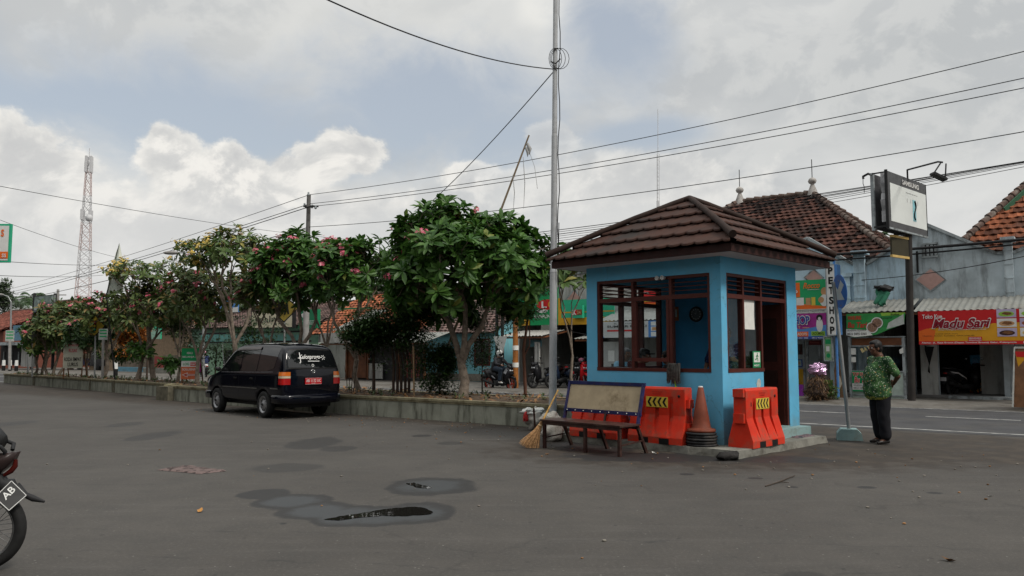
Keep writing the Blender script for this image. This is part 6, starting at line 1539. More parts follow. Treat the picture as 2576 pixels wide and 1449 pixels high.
TW = 28.0
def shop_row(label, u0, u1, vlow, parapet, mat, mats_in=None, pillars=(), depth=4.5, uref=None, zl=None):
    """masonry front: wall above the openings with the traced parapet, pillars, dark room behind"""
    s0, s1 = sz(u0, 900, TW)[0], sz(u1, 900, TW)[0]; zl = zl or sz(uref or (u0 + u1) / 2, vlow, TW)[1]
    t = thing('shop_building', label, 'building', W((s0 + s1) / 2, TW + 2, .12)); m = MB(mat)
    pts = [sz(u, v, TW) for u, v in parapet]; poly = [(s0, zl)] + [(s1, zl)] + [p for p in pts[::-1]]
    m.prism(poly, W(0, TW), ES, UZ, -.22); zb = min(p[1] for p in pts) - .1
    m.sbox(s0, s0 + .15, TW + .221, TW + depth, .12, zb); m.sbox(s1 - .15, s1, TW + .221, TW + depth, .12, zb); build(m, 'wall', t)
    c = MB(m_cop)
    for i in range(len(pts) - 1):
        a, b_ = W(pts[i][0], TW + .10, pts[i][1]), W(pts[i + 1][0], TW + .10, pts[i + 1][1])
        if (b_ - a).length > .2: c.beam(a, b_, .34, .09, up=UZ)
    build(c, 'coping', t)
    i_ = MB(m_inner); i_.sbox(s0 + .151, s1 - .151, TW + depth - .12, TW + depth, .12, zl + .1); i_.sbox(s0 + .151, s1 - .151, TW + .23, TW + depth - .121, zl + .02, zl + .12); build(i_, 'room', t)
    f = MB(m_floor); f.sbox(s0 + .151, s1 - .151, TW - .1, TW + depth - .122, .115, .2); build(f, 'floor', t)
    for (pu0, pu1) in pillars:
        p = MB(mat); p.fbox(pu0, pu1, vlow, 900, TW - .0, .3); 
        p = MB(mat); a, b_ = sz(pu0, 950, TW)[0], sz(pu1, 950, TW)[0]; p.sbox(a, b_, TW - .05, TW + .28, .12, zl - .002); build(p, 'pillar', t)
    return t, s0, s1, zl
# --- right row
ZL = 2.95
tA, *_ = shop_row('pale blue shop house with pet shop, gable parapet rising behind the booth roof', 1880, 2162, 770, [(1880, 672), (1950, 640), (2032, 599), (2146, 665), (2162, 665)], m_wallb, zl=ZL, pillars=((2090, 2108), (1985, 1996)))
tB, *_ = shop_row('wide weathered blue grey shop house with gable parapet behind the phone billboard', 2162, 2536, 770, [(2162, 665), (2181, 664), (2332, 565), (2505, 637), (2536, 636)], m_wallg, zl=ZL, pillars=((2162, 2182), (2290, 2302), (2320, 2361)))
tC, *_ = shop_row('grey shop house at the right edge of the picture', 2536, 2900, 770, [(2536, 637), (2549, 636), (2600, 612), (2750, 540), (2900, 640)], m_wallg, zl=ZL, pillars=((2600, 2640),))
def pilaster(par, u0, u1, vtop, mat, tt=TW):
    m = MB(mat); s0, s1 = sz(u0, vtop, tt)[0], sz(u1, vtop, tt)[0]; z1 = sz(u0, vtop, tt)[1]
    m.sbox(s0, s1, tt - .16, tt - .002, ZL, z1 - .1); m.sbox(s0 - .07, s1 + .07, tt - .22, tt + .30, z1 - .1, z1 + .02)
    z = ZL + .35
    while z < z1 - .3: m.sbox(s0 - .02, s1 + .02, tt - .18, tt - .1605, z, z + .04); z += .42
    build(m, 'pilaster', par)
pilaster(tB, 2148, 2176, 634, m_wallb); pilaster(tC, 2524, 2546, 600, m_wallg); pilaster(tA, 2125, 2140, 690, m_wallb)
# the blue half of the wide wall was painted with the neighbour's blue
m = MB(m_wallb); m.fpoly([(2181, 670), (2281, 606), (2281, 775), (2181, 779)], TW - .004, .003); build(m, 'painted_area', tB)
def diamond(par, u0, u1, v0, v1, t=TW):
    cx_, cy_ = (u0 + u1) / 2, (v0 + v1) / 2; m = MB(m_cop); m.fpoly([(u0 - 5, cy_), (cx_, v0 - 5), (u1 + 5, cy_), (cx_, v1 + 5)], t - .03, .028); m.fpoly([(u0, cy_), (cx_, v0), (u1, cy_), (cx_, v1)], t - .04, .009, m_pinkd); build(m, 'diamond_panel', par)
diamond(tB, 2305, 2376, 677, 730)
diamond(tA, 2026, 2068, 680, 716)
m = MB(m_cop)
for i in range(4): m.fbox(2321 + i * 10, 2327 + i * 10, 616, 646, TW - .05, .04)
m.fbox(2319, 2359, 612, 616, TW - .06, .05); m.fbox(2319, 2359, 645, 649, TW - .06, .05); m.fbox(2320, 2358, 617, 645, TW - .012, .009, m_dark); build(m, 'vent_block', tB)
m = MB(m_blkp); m.fbox(2306, 2310, 632, 686, TW - .03, .025); build(m, 'drain_pipe', tB)
# pillar with diamond relief
m = MB(m_wallw); a, b_ = sz(2318, 950, TW - .06)[0], sz(2361, 950, TW - .06)[0]; m.sbox(a, b_, TW - .08, TW - .051, .12, 2.55); m.fpoly([(2326, 868), (2332, 872), (2350, 872), (2348, 878), (2338, 920), (2326, 880)], TW - .1, .018, m_dark); m.fpoly([(2337, 915), (2340, 940), (2334, 935)], TW - .1, .018, m_dark); build(m, 'pillar_cladding', tB)
awning('short grey corrugated awning over the food cart', 2106, 2287, 786, 758, group=None, uref=2120)
awning('long grey corrugated awning over the cake shop banner', 2298, 2760, 783, 752, uref=2310)
awning('grey corrugated awning over the pet shop front', 1880, 2100, 790, 770, uref=2000)
for u in (2540,):
    pass
# green cloth on the awning
m = MB(M('green_tarpaulin', (.03, .15, .09), .6, .2)); lump(m, onT(2215, 748, 26.9), (.13, .1, .28), 5, .3, flat=False); m.tube([onT(2222, 735, 26.9), onT(2212, 750, 26.8), onT(2200, 764, 26.7)], [.12, .1, .05], 8); m.tube([onT(2232, 735, 26.9), onT(2222, 755, 26.8), onT(2212, 766, 26.7)], [.1, .09, .05], 8)
lump(m, onT(2225, 725, 26.9), (.28, .15, .10), 6, .4, mat=m_sdull, flat=False); tag(build(m, 'tarpaulin', base=onT(2215, 764, 26.9)), 'crumpled green tarpaulin bundle lying on the short awning', 'tarpaulin')
# pet shop signs
sign('green pet food banner with dog picture above the pet shop', 'banner', 1960, 2079, 705, 778, 26.25, M('green_banner', (.02, .30, .11), .5, .06, 2, .3, bscale=1.5), name='banner',
     texts=[('PET', .16, .33, .17, .30, m_white, .01, 0), ('SHOP', .14, .40, .34, .50, m_white, .02, 0), ('Rocco', .52, .87, .10, .30, m_orangef, .02, .3)],
     polys=[(m_orangef, R4(.05, .44, .08, .58)), (m_orangef, [(0, .88), (.4, .80), (1, .93), (1, 1), (0, 1)]), (m_white, R4(.36, .52, .60, .86)), (m_tan, R4(.56, .66, .62, .86)), (m_yel, R4(.68, .76, .60, .88)), (m_tan, ('e', .95, .42, .07, .14)), (m_white, ('e', .94, .72, .09, .2)), (m_tan, ('e', .88, .7, .06, .1)), (m_white, R4(.60, .85, .33, .345))])
sign('white strip with the pet shop address under the green banner', 'banner', 1960, 2079, 779, 788, 26.3, m_white, texts=[('Daerah Istimewa Yogyakarta 55661', .35, .98, .25, .75, m_blkp, 0, 0)], name='banner', th=.02)
sign('purple and blue pet shop banner with white dog figure', 'banner', 1960, 2078, 789, 853, 26.2, m_purple, name='banner',
     texts=[('PETSHOP', .0, .66, .10, .42, m_navy2, .03, 0, m_white), ('C A T', .28, .46, .50, .60, m_gold, .01, 0), ('ADOPSI', .40, .60, .75, .86, m_white, .01, 0), ('GROOMING', .70, .95, .73, .84, m_blkp, .01, 0), ('0813 9301 2200', .32, .62, .93, .985, m_white, .01, 0), ('0813 9301 2', .70, .97, .93, .985, m_white, .01, 0)],
     polys=[(m_blue2, [(0, .50), (.5, .62), (1, .45), (1, .9), (0, .9)]), (m_navy2, R4(0, 1, .9, 1)), (m_orangef, R4(.38, .62, .71, .90)), (m_lime, R4(.68, .97, .70, .88)), (m_white, ('e', .86, .45, .07, .28)), (m_blkp, ('e', .86, .17, .065, .12)), (m_white, ('e', .86, .22, .03, .07)), (m_gold, R4(.5, .64, .55, .57))])
sign('small dark red pet shop plate over the shop door', 'sign', 2034, 2066, 856, 868, 27.2, M('dark_red_plate', (.09, .012, .012), .5), texts=[('Petshop', .15, .85, .25, .8, M('faded_red_print', (.3, .08, .07), .6), .0, 0)])
# vertical box sign, face across the pavement
pvs = thing('vertical_box_sign', 'tall white vertical box sign reading PETSHOP beside the blue arrow sign', 'sign', onT(2090, 850, 25.6)); tt = 25.6
a, z1 = sz(2078, 668, tt); b_ = sz(2098, 668, tt)[0]; z0 = sz(2078, 842, tt)[1]
m = MB(m_white); m.sbox(a, b_, tt, tt + .35, z0, z1); bo = build(m, 'box', pvs)
m = MB(m_blue2); m.sbox(b_ + .0005, b_ + .09, tt + .0, tt + .36, z0, z1 + .02); m.sbox(a - .03, a - .0005, tt - .01, tt + .36, z0 - .02, z1 + .02, m_cop); m.sbox(a, b_, tt - .01, tt + .35, z0 - .03, z0 - .0005, m_cop); m.sbox(a, b_, tt - .01, tt + .35, z1 + .0005, z1 + .03, m_cop); build(m, 'side', pvs)
m = MB(m_blkp)
for i, ch in enumerate('PETSHOP'): h_ = (z1 - z0) / 7; m.text(ch, W(a + (b_ - a) * .28, tt - .01, z1 - h_ * (i + .88)), ES, UZ, (b_ - a) * .5, h_ * .66, None, .04)
build(m, 'lettering', pvs)
m = MB(m_blue2); p = onT(2104, 840, tt + .2); m.cyl(V((p.x, p.y, .12)), V((p.x, p.y, z1 + .2)), .04, n=8); build(m, 'post', pvs)
sign('narrow pale green drink poster hung under the vertical sign', 'poster', 2074, 2091, 848, 906, 25.9, M('pale_green_print', (.22, .36, .20), .6, .2, 6), frame=m_cop, name='poster', polys=[(m_green, R4(.1, .9, .1, .3)), (m_white, R4(.2, .7, .4, .62)), (m_green, ('e', .5, .8, .3, .1))])
# pet shop front: glazed door, counter
sf_ = thing('shop_facade', 'aluminium and glass pet shop front with a yellow base panel', 'shop front', onT(2040, 985, TW + .4)); tt = TW + .3
m = MB(m_cop)
for u in (1992, 2022, 2031, 2062, 2090): m.fbox(u, u + 3, 856, 985, tt, .06)
m.fbox(1990, 2092, 853, 857, tt - .002, .064); m.fbox(1990, 2092, 983, 990, tt - .002, .064); build(m, 'frame', sf_)
m = MB(m_yellow); m.fbox(1995, 2022, 928, 983, tt + .01, .03); build(m, 'base_panel', sf_)
m = MB(m_glass); m.fbox(1995, 2022, 857, 927, tt + .03, .005); m.fbox(2034, 2062, 857, 983, tt + .03, .005); build(m, 'pane', sf_)
sign('small framed picture on the pet shop window', 'poster', 2003, 2018, 904, 923, tt - .04, m_navy2, polys=[(M('pale_picture', (.3, .42, .45), .6), R4(.15, .85, .12, .88)), (m_tan, ('e', .5, .5, .2, .2))], name='poster')
sign('orange toned poster inside the pet shop window', 'poster', 1998, 2018, 866, 892, tt + .2, M('dim_red_print', (.12, .04, .03), .7, .5, 12), name='poster')
m = MB(M('purple_bag', (.17, .02, .24), .7, .1)); p0 = onT(1996, 985, 26.3); m.box((0, 0, 0), (.30, .12, .36), None, (V((p0.x, p0.y, .12)), ES, ET, UZ)); m.tube([W(0, 0, 0) + V((p0.x, p0.y, .48)) + ES * .08, V((p0.x, p0.y, .64)) + ES * .15, V((p0.x, p0.y, .48)) + ES * .22], .008, 5, m_blkp)
tag(build(m, 'shopping_bag', base=(p0.x, p0.y, .12)), 'purple shopping bag standing at the pet shop front', 'bag')
m = MB(M('green_bin', (.05, .26, .04), .6)); p0 = onT(2083, 975, 26.6); m.lathe([(.001, 0), (.13, 0), (.16, .5), (.17, .52), (.15, .5), (.001, .5)], (p0.x, p0.y, .12), UZ, 14); tag(build(m, 'bin', base=(p0.x, p0.y, .12)), 'green plastic bin behind the blue post', 'bin')
# brown dog cut-out beside the post (painted figure board)
m = MB(M('brown_dog_print', (.16, .09, .05), .8, .3, 9)); m.fpoly([(2101, 1000), (2100, 960), (2098, 930), (2102, 908), (2110, 901), (2118, 906), (2122, 925), (2124, 950), (2128, 1004)], 26.0, .03); m.fpoly([(2104, 950), (2112, 945), (2118, 965), (2110, 985)], 25.985, .01, M('cream_print', (.5, .45, .35), .8))
tag(build(m, 'dog_board', base=onT(2112, 1004, 26)), 'brown dog figure board standing behind the leaning sign pole', 'figure board')
# dead plants pile with foil basket
pp_ = gnd(2058, 1009, .0); b0 = onT(2060, 1006, 24.9); b0 = V((b0.x, b0.y, .08))
m_dry = leafmat('dry_straw_leaf', (.14, .075, .035), (.26, .16, .08), (.06, .03, .015), .7)
t = thing('dried_plant', 'heap of dried brown plant stems in a stump at the kerb', 'plant', b0); m = MB(m_barkd); lump(m, b0 + V((0, .1, .25)), (.34, .3, .34), 3, .35); build(m, 'stump', t)
m = MB(m_dry); rnd = random.Random(9)
for i in range(950):
    a = rnd.uniform(0, 6.3); r_ = rnd.uniform(.05, .42); z = rnd.uniform(.02, .72); p = b0 + V((cos(a) * r_, sin(a) * r_ * .9, z)); 
    d = V((cos(a) * .7, sin(a) * .7, rnd.uniform(-.9, .5))).normalized(); L_ = rnd.uniform(.08, .24); x, y = perp(d); m.add([p, p + d * L_ * .5 + x * .014, p + d * L_, p + d * L_ * .5 - x * .014], [(0, 1, 2, 3)])
build(m, 'dry_leaves', t)
m = MB(L_pale)
for i in range(220):
    p = b0 + V((.38 + rnd.gauss(0, .1), -.1 + rnd.gauss(0, .1), rnd.uniform(.03, .42))); d = V((rnd.gauss(0, 1), rnd.gauss(0, 1), rnd.gauss(0, .7))).normalized(); leaf(m, p, d, UZ, rnd.uniform(.06, .12), .05)
tag(build(m, 'weed', base=b0 + V((.38, -.1, 0))), 'small green weed growing at the foot of the dried plant heap', 'plant')
m = MB(M('iridescent_foil', (.45, .28, .42), .12, .4, 8, .6, metal=.75)); c0 = b0 + V((-.02, -.02, .92)); vs = []; n = 16
lump(m, c0, (.26, .22, .19), 12, .25, 16, 10, flat=False)
for i in range(len(m.sm)): m.sm[i] = False
tag(build(m, 'foil_basket', base=c0 - UZ * .15), 'shiny purple and pink foil bundle resting on the dried plant heap', 'foil bundle')

# food cart with signs
ct = thing('food_cart', 'white framed glass food cart with brown top strip, behind the standing man', 'food cart', onT(2208, 1005, 26.6)); tt = 26.4
m = MB(m_cop)
for u in (2138, 2274): m.fbox(u, u + 4, 848, 1008, tt, .05); m.fbox(u + 3, u + 7, 850, 1000, tt + .9, .05)
for v in (847, 869, 932, 991): m.fbox(2139, 2277, v, v + 3, tt - .004, .058)
m.fbox(2206, 2209, 869, 932, tt - .002, .05); build(m, 'frame', ct)
m = MB(m_brown); m.fbox(2143, 2274, 851, 869, tt + .01, .03); build(m, 'top_strip', ct)
m = MB(m_glass); m.fbox(2143, 2206, 872, 932, tt + .02, .006); m.fbox(2210, 2274, 872, 932, tt + .02, .006); build(m, 'glass', ct)
m = MB(M('mint_panel', (.38, .45, .40), .7)); m.fbox(2143, 2274, 935, 1000, tt + .03, .03); s0, s1 = sz(2143, 930, tt)[0], sz(2274, 930, tt)[0]; z = sz(2200, 934, tt)[1]; m.sbox(s0, s1, tt + .07, tt + .9, z - .04, z); build(m, 'counter', ct)
m = MB(M('cream_gold_letters', (.75, .60, .28), .5))
for i, ch in enumerate('BATAGOR'):
    a = -.55 + i * .165; u, v = 2192 + 44 * sin(a) * 1.0, 923 - 42 * cos(a)
    s_, z = sz(u, v, tt - .01); ex = (ES * cos(a * .8) - UZ * sin(a * .8)); ez = ES * sin(a * .8) + UZ * cos(a * .8); m.text(ch, W(s_, tt - .012, z), ex, ez, .085, .13, None, .03)
m.ftext('Bandung', 2181, 899, 2234, 913, tt - .012, None, .03); build(m, 'lettering', ct)
m = MB(m_paper); m.fbox(2141, 2153, 876, 892, tt - .012, .004); m.fbox(2142, 2153, 898, 911, tt - .012, .004); m.fpoly([(2262, 880), (2272, 874), (2273, 888), (2264, 890)], tt - .012, .004); build(m, 'notice', ct)
sign('green TOP DURIAN cloth sign on the cart counter', 'banner', 2143, 2207, 934, 985, tt - .06, m_green, name='banner', texts=[('TOP DURIAN', .04, .80, .06, .22, m_redf, .03, 0, m_white), ('Bu Tari', .10, .72, .28, .56, m_redf, .02, .2, m_white), ('MENERIMA PESANAN', .06, .74, .66, .74, m_blkp, .0, 0), ('0822 5895 0365', .06, .74, .78, .87, m_blkp, .0, 0)],
     polys=[(m_white, R4(.0, .78, .60, .92))])
bt = thing('banner', 'green sagging cloth banner reading Warung Bu Tari, one corner folded', 'banner', onT(2200, 850, 26.1)); tt = 26.05
m = MB(M('green_cloth_banner', (.035, .24, .06), .6, .12, 4, .4, bscale=2)); m.fpoly([(2129, 790), (2277, 786), (2274, 815), (2235, 829), (2205, 842), (2150, 849), (2129, 843)], tt, .012)
m.fpoly([(2129, 828), (2182, 830), (2195, 843), (2150, 848), (2129, 843)], tt - .005, .003, m_paper); m.fpoly([(2235, 812), (2273, 790), (2275, 815), (2230, 828)], tt - .007, .003, M('grey_banner_back', (.42, .45, .42), .7))
m.fpoly([(2215, 787), (2277, 786), (2270, 792), (2218, 795)], tt - .005, .003, m_lime); build(m, 'cloth', bt)
m = MB(m_redf); m.ftext('WARUNG', 2132, 795, 2166, 805, tt - .012, None, .03); m.ftext('Bu Tari', 2132, 811, 2181, 825, tt - .012, None, .02, .2); m.ftext('MENERIMA PESANAN', 2131, 829, 2178, 834, tt - .012, m_blkp); m.ftext('0822 5895 0365', 2131, 837, 2180, 843, tt - .012, m_blkp, .01); m.ftext('Ketoprak', 2216, 797, 2245, 804, tt - .012, m_blkp, 0); m.ftext('Soto', 2240, 788, 2262, 793, tt - .012, m_blkp, .02); build(m, 'lettering', bt)
m = MB(m_white)
for u, v in ((2206, 812), (2194, 824)):
    c = onT(u, v, tt - .011); m.lathe([(.001, 0), (.17, 0)], c, -ET, 20); m.lathe([(.001, .002), (.14, .002)], c, -ET, 20, M('brown_food_print', (.22, .13, .09), .7, .5, 30))
build(m, 'print', bt)
# cake shop
m_bred = M('red_banner', (.50, .018, .02), .5, .05, 2, .5, bscale=1.2)
food = []
for i in range(3):
    for j in range(3):
        a, b_ = .53 + i * .145, .02 + j * .27
        food.append((m_white if (i + j) % 2 else M('lilac_print', (.42, .36, .5), .6), R4(a, a + .125, b_ - .02, b_ + .22)))
        food.append(([m_lime, m_lime, m_tan, m_tan, M('cake_orange', (.32, .09, .03), .6), m_tan, m_choc, m_gold, m_choc][j * 3 + i], ('e', a + .062, b_ + .12, .05, .075))); food.append((M('food_shade', (.16, .07, .03), .6, .4, 30), [(a + .03, b_ + .12), (a + .05, b_ + .06), (a + .09, b_ + .08), (a + .10, b_ + .13), (a + .07, b_ + .16)]))
sign('red and amber cake shop banner reading Madu Sari under the long awning', 'banner', 2309, 2700, 783, 867, 26.12, m_bred, name='banner', uref=2330,
     polys=[(m_ambf, [(.0, .60), (.10, .50), (.25, .54), (.42, .52), (.5, .40), (1, .35), (1, .93), (0, .93)]), (m_orangef, [(0, .60), (.06, .52), (.12, .58), (.10, .93), (0, .93)]), (m_redf, [(.10, .48), (.45, .40), (.48, .46), (.38, .56), (.25, .57)])] + food + [(m_redf, R4(.34, .43, .78, .93)), (m_redf, R4(0, 1, .90, 1))],
     texts=[('Toko Kue', .03, .17, .10, .23, m_white, .02, 0), ('Madu Sari', .10, .49, .24, .52, M('dark_red_print', (.22, .008, .02), .5), .03, .3, m_white), ('Solusi Pelengkap Kebutuhan Resepsi Anda', .14, .46, .545, .59, m_white, 0, .2), ('Cocok untuk acara', .12, .27, .66, .70, m_blkp, .0, 0),
            ('Hajatan, Arisan, Cemilan, Oleh-oleh dll', .03, .38, .72, .77, m_blkp, .0, 0), ('MENERIMA', .345, .425, .80, .84, m_white, .01, 0), ('PESANAN', .345, .425, .86, .90, m_white, .01, 0), ('Alamat : JL. Raya Brosot (Depan Terminal Brosot) Galur, Kulonprogo', .02, .65, .92, .98, m_white, .02, 0), ('0878 4', .69, .78, .92, .98, m_white, .02, 0)])
sh_ = thing('showcase', 'low shop counter with red and yellow cake advert front', 'counter', onT(2498, 1005, 30.0)); tt = 29.9
m = MB(m_ambf); m.fbox(2440, 2580, 935, 992, tt, .6); build(m, 'body', sh_)
m = MB(m_redf); m.fbox(2440, 2580, 922, 935, tt - .01, .5); m.fbox(2440, 2580, 985, 996, tt - .008, .2); build(m, 'trim', sh_)
m = MB(m_orangef); m.ftext('Madu', 2466, 943, 2514, 958, tt - .02, None, .02, .3); m.ftext('Sari', 2524, 943, 2556, 958, tt - .02, None, .02, .3); m.ftext('Terima Pesan', 2506, 927, 2545, 932, tt - .03, m_white); build(m, 'lettering', sh_)
m = MB(m_choc)
for i in range(6): m.fbox(2460 + i * 17, 2474 + i * 17, 967, 982, tt - .01, .008, [m_tan, m_choc, m_white, m_choc, m_tan, m_choc][i])
build(m, 'print', sh_)
m = MB(m_glass); m.fbox(2440, 2580, 893, 921, tt + .02, .006); build(m, 'glass', sh_)
m = MB(M('dim_box_red', (.12, .03, .03), .7))
for i in range(7): m.fbox(2446 + i * 19, 2462 + i * 19, 902, 920, tt + .2, .2)
tag(build(m, 'cake_boxes', base=onT(2498, 921, tt + .3)), 'row of small dim red cake boxes on the shop counter', 'boxes')
m = MB(m_cop); s0, s1 = sz(2385, 1005, 27.4)[0], sz(2560, 1005, 27.4)[0]; m.sbox(s0, s1, 27.5, 27.9, .12, .2); tag(build(m, 'door_sill', base=W(s0, 27.6, .12)), 'pale stone sill along the cake shop opening', 'sill')
af = thing('a_frame_sign', 'white framed wooden sandwich board with red and yellow poster at the right edge', 'sign board', gnd(2560, 1024, .12))
b0 = gnd(2548, 1024, .12); hgt = 1.52; e1, e2 = V((.62, -.78, 0)).normalized(), V((.78, .62, 0)).normalized()
wst = M('white_board_frame', (.45, .45, .42), .6, .1, 6)
apx_ = b0 + e2 * .32 + UZ * hgt
m = MB(wst)
for k in (0, .72): m.beam(b0 + e1 * k * -1 * 0 + ES * 0 + e1 * k, apx_ + e1 * k, .05, .03, up=e1); m.beam(b0 + e2 * .66 + e1 * k, apx_ + e1 * k, .05, .03, up=e1)
m.beam(apx_, apx_ + e1 * .72, .05, .05); build(m, 'frame', af)
m = MB(m_wood); m.add([b0 + e2 * .02, b0 + e2 * .02 + e1 * .72, apx_ + e1 * .72 - UZ * .02, apx_ - UZ * .02], [(0, 1, 2, 3)]); build(m, 'back_board', af)
m = MB(m_ambf); f0 = b0 + e2 * .66; up_ = (apx_ - f0); m.add([f0 + e2 * .012, f0 + e1 * .72 + e2 * .012, apx_ + e1 * .72 + e2 * .012, apx_ + e2 * .012], [(0, 1, 2, 3)]); build(m, 'poster', af)
# better seen: a poster board turned to the viewer beside it
q = gnd(2580, 1024, .12); m = MB(m_ambf); m.fpoly([(2553, 884), (2620, 886), (2650, 1030), (2585, 1026)], (q.dot(ET)), .03); m.fpoly([(2553, 884), (2620, 886), (2624, 900), (2557, 898)], q.dot(ET) - .005, .003, m_redf); m.fpoly([(2565, 940), (2600, 940), (2602, 946), (2567, 946)], q.dot(ET) - .005, .003, m_redf)
build(m, 'poster', af)
p0 = gnd(2560, 1016, .12); m = MB(M('white_bucket', (.36, .35, .32), .5, .15)); m.lathe([(.001, 0), (.13, 0), (.155, .24), (.165, .25), (.165, .27), (.15, .27), (.12, .1), (.001, .1)], p0 + V((.1, .1, 0)), UZ, 18); tag(build(m, 'bucket', base=p0), 'white plastic bucket under the sandwich board', 'bucket')
# thin cables on the pole and walls handled below

# --- big hip roof behind and the orange roof at right
def hip(label, s0, s1, t0, t1, ze, rs0, rs1, rt, zr, mat, finials=(), ridge_mat=None, seed=1, tw=.25, tl=.3, wall=None, zg=.12, hipend=True):
    t = thing('house', label, 'house', W((s0 + s1) / 2, (t0 + t1) / 2, zg)); m = MB(wall or m_wallw); m.sbox(s0 + .6, s1 - .6, t0 + .6, t1 - .6, zg, ze + .05); build(m, 'wall', t)
    m = MB(mat); A, B_, C_, E_ = W(s0, t0, ze), W(s1, t0, ze), W(s1, t1, ze), W(s0, t1, ze); R0, R1 = W(rs0, rt, zr), W(rs1, rt, zr)
    for poly3 in ([A, B_, R1, R0], [B_, C_, R1], [C_, E_, R0, R1], [E_, A, R0]):
        ex = (poly3[1] - poly3[0]).normalized(); nn = ex.cross(poly3[-1] - poly3[0]).normalized(); ey = nn.cross(ex); 
        P2 = [((p - poly3[0]).dot(ex), (p - poly3[0]).dot(ey)) for p in poly3]; tiles(m, poly3[0], ex, ey, P2, tw, tl, None, seed)
    ro = build(m, 'roof', t); c = MB(ridge_mat or M('ridge_tile', (.085, .055, .045), .9, .4, 4, dirt=(.25, .23, .2), dirtamt=.6, dscale=2.5))
    for a, b_ in ((R0, R1), (A, R0), (B_, R1), (C_, R1), (E_, R0)):
        if (b_ - a).length < .3: continue
        n = int((b_ - a).length / .33); 
        for i in range(n): p, q = a.lerp(b_, i / n), a.lerp(b_, (i + 1.15) / n); c.cyl(p + UZ * (.07 + random.uniform(0, .02)), q + UZ * .05, .13, .10, 8)
    build(c, 'ridge_cap', ro)
    for (fs, ft) in finials:
        f = MB(M('white_plaster_finial', (.36, .34, .32), .85, .2, 6, dirt=(.1, .09, .08), dirtamt=.7, dscale=5)); f.lathe([(.26, -.15), (.18, .15), (.10, .36), (.07, .44), (.14, .48), (.18, .57), (.14, .66), (.05, .72), (.001, .73)], W(fs, ft, zr), UZ, 12); f.cyl(W(fs, ft, zr + .7), W(fs, ft, zr + 1.5), .018, n=5, mat=m_sdull); build(f, 'finial', ro)
    return t
hip('large hip roofed house with old brown clay tiles and two finials behind the booth', -17.0, -5.6, 28.8, 39.2, 4.75, -12.95, -9.75, 34, 8.15, m_tiled, finials=((-12.9, 34), (-9.75, 34)), seed=3)
hip('orange tiled house with dark hip behind the wall at the right edge', -4.0, 11.0, 28.9, 42, 4.7, .5, 7.5, 35.5, 10.4, M('burnt_orange_clay_tile', (.17, .055, .025), .85, .3, 5, .2, dirt=(.05, .03, .025), dirtamt=.75, dscale=.7, island=.6), seed=5)
m = MB(M('dark_green_board', (.03, .09, .05), .7)); a, b_ = W(-4.0, 28.9, 4.7), W(.5, 35.5, 10.4); m.beam(a.lerp(b_, .25) + ES * .3, b_ + ES * .3, .05, .35); build(m, 'barge_board', [o for o in D.objects if o.get('label', '').startswith('orange tiled house')][0])

# --- row behind the booth and left of it
tK, *_ = shop_row('long pale grey shop house with green and yellow pharmacy fronts left of the booth', 1292, 1880, 800, [(1292, 706), (1400, 692), (1480, 684), (1640, 672), (1880, 672)], m_wallw, zl=2.95, pillars=((1363, 1385), (1480, 1488), (1560, 1575), (1700, 1715)))
for u0 in (1424,):
    m = MB(m_cop); m.fpoly([(u0 - 8, 760), (u0 + 20, 725), (u0 + 48, 760)], TW - .03, .028); m.fpoly([(u0 - 1, 757), (u0 + 20, 732), (u0 + 41, 757)], TW - .045, .014, m_pinkd); build(m, 'diamond_panel', tK)
sign('green pharmacy fascia sign with LO letters behind the steel pole', 'sign', 1298, 1404, 726, 818, 27.3, m_green, texts=[('APO', .42, .62, .05, .16, m_white, .02, 0), ('L', .63, .75, .36, .54, m_white, .03, 0), ('O', .78, .92, .36, .54, m_yellow, .03, 0), ('KAMPUNG', .46, .90, .72, .82, m_white, .01, 0)],
     polys=[(m_yellow, [(0, .8), (.35, .85), (.32, 1), (0, 1)]), (m_redf, ('e', .74, .45, .24, .14)), (m_white, ('e', .62, .62, .14, .05))])
sign('mint green and yellow pharmacy fascia with K24 box sign', 'sign', 1412, 1545, 752, 816, 27.3, m_greenk, texts=[], polys=[(m_yellow, R4(0, 1, .72, 1)), (m_yellow, R4(0, 1, .48, .53)), (m_yellow, R4(-.06, .0, -.08, 1))])
sign('small box sign reading K24 on the pharmacy fascia', 'sign', 1439, 1465, 768, 800, 27.1, m_greenk, texts=[('K', .15, .45, .38, .72, m_white, .05, 0), ('24', .52, .9, .42, .70, m_tan, .03, 0)], polys=[(m_redf, R4(.1, .5, .34, .76)), (M('brown_print', (.2, .06, .03), .6), R4(.5, .95, .34, .76))], th=.15)
sign('white and blue furniture shop banner seen through the booth window', 'banner', 1505, 1660, 808, 849, 26.2, M('white_banner', (.50, .50, .49), .6, .05, 2), name='banner', texts=[('K. H. HADI', .28, .64, .10, .18, m_blkp, 0, 0), ('SUMBER REJEKI', .16, .80, .24, .42, m_blkp, .02, 0)],
     polys=[(m_blue2, [(0, 0), (.08, 0), (.02, .5), (.1, 1), (0, 1)]), (m_blue2, R4(.82, 1, 0, 1)), (m_redf, R4(.15, .62, .52, .62)), (m_white, R4(.86, .97, .06, .30)), (m_white, R4(.86, .97, .36, .62)), (m_tan, R4(.88, .95, .40, .58)), (m_white, R4(.86, .97, .68, .95))])
awning('pale corrugated awning over the furniture banner behind the booth', 1500, 1680, 806, 780, uref=1560)
awning('small tin awning at the booth left edge', 1444, 1500, 852, 846, tf=26.6, tb=27.4, uref=1450)
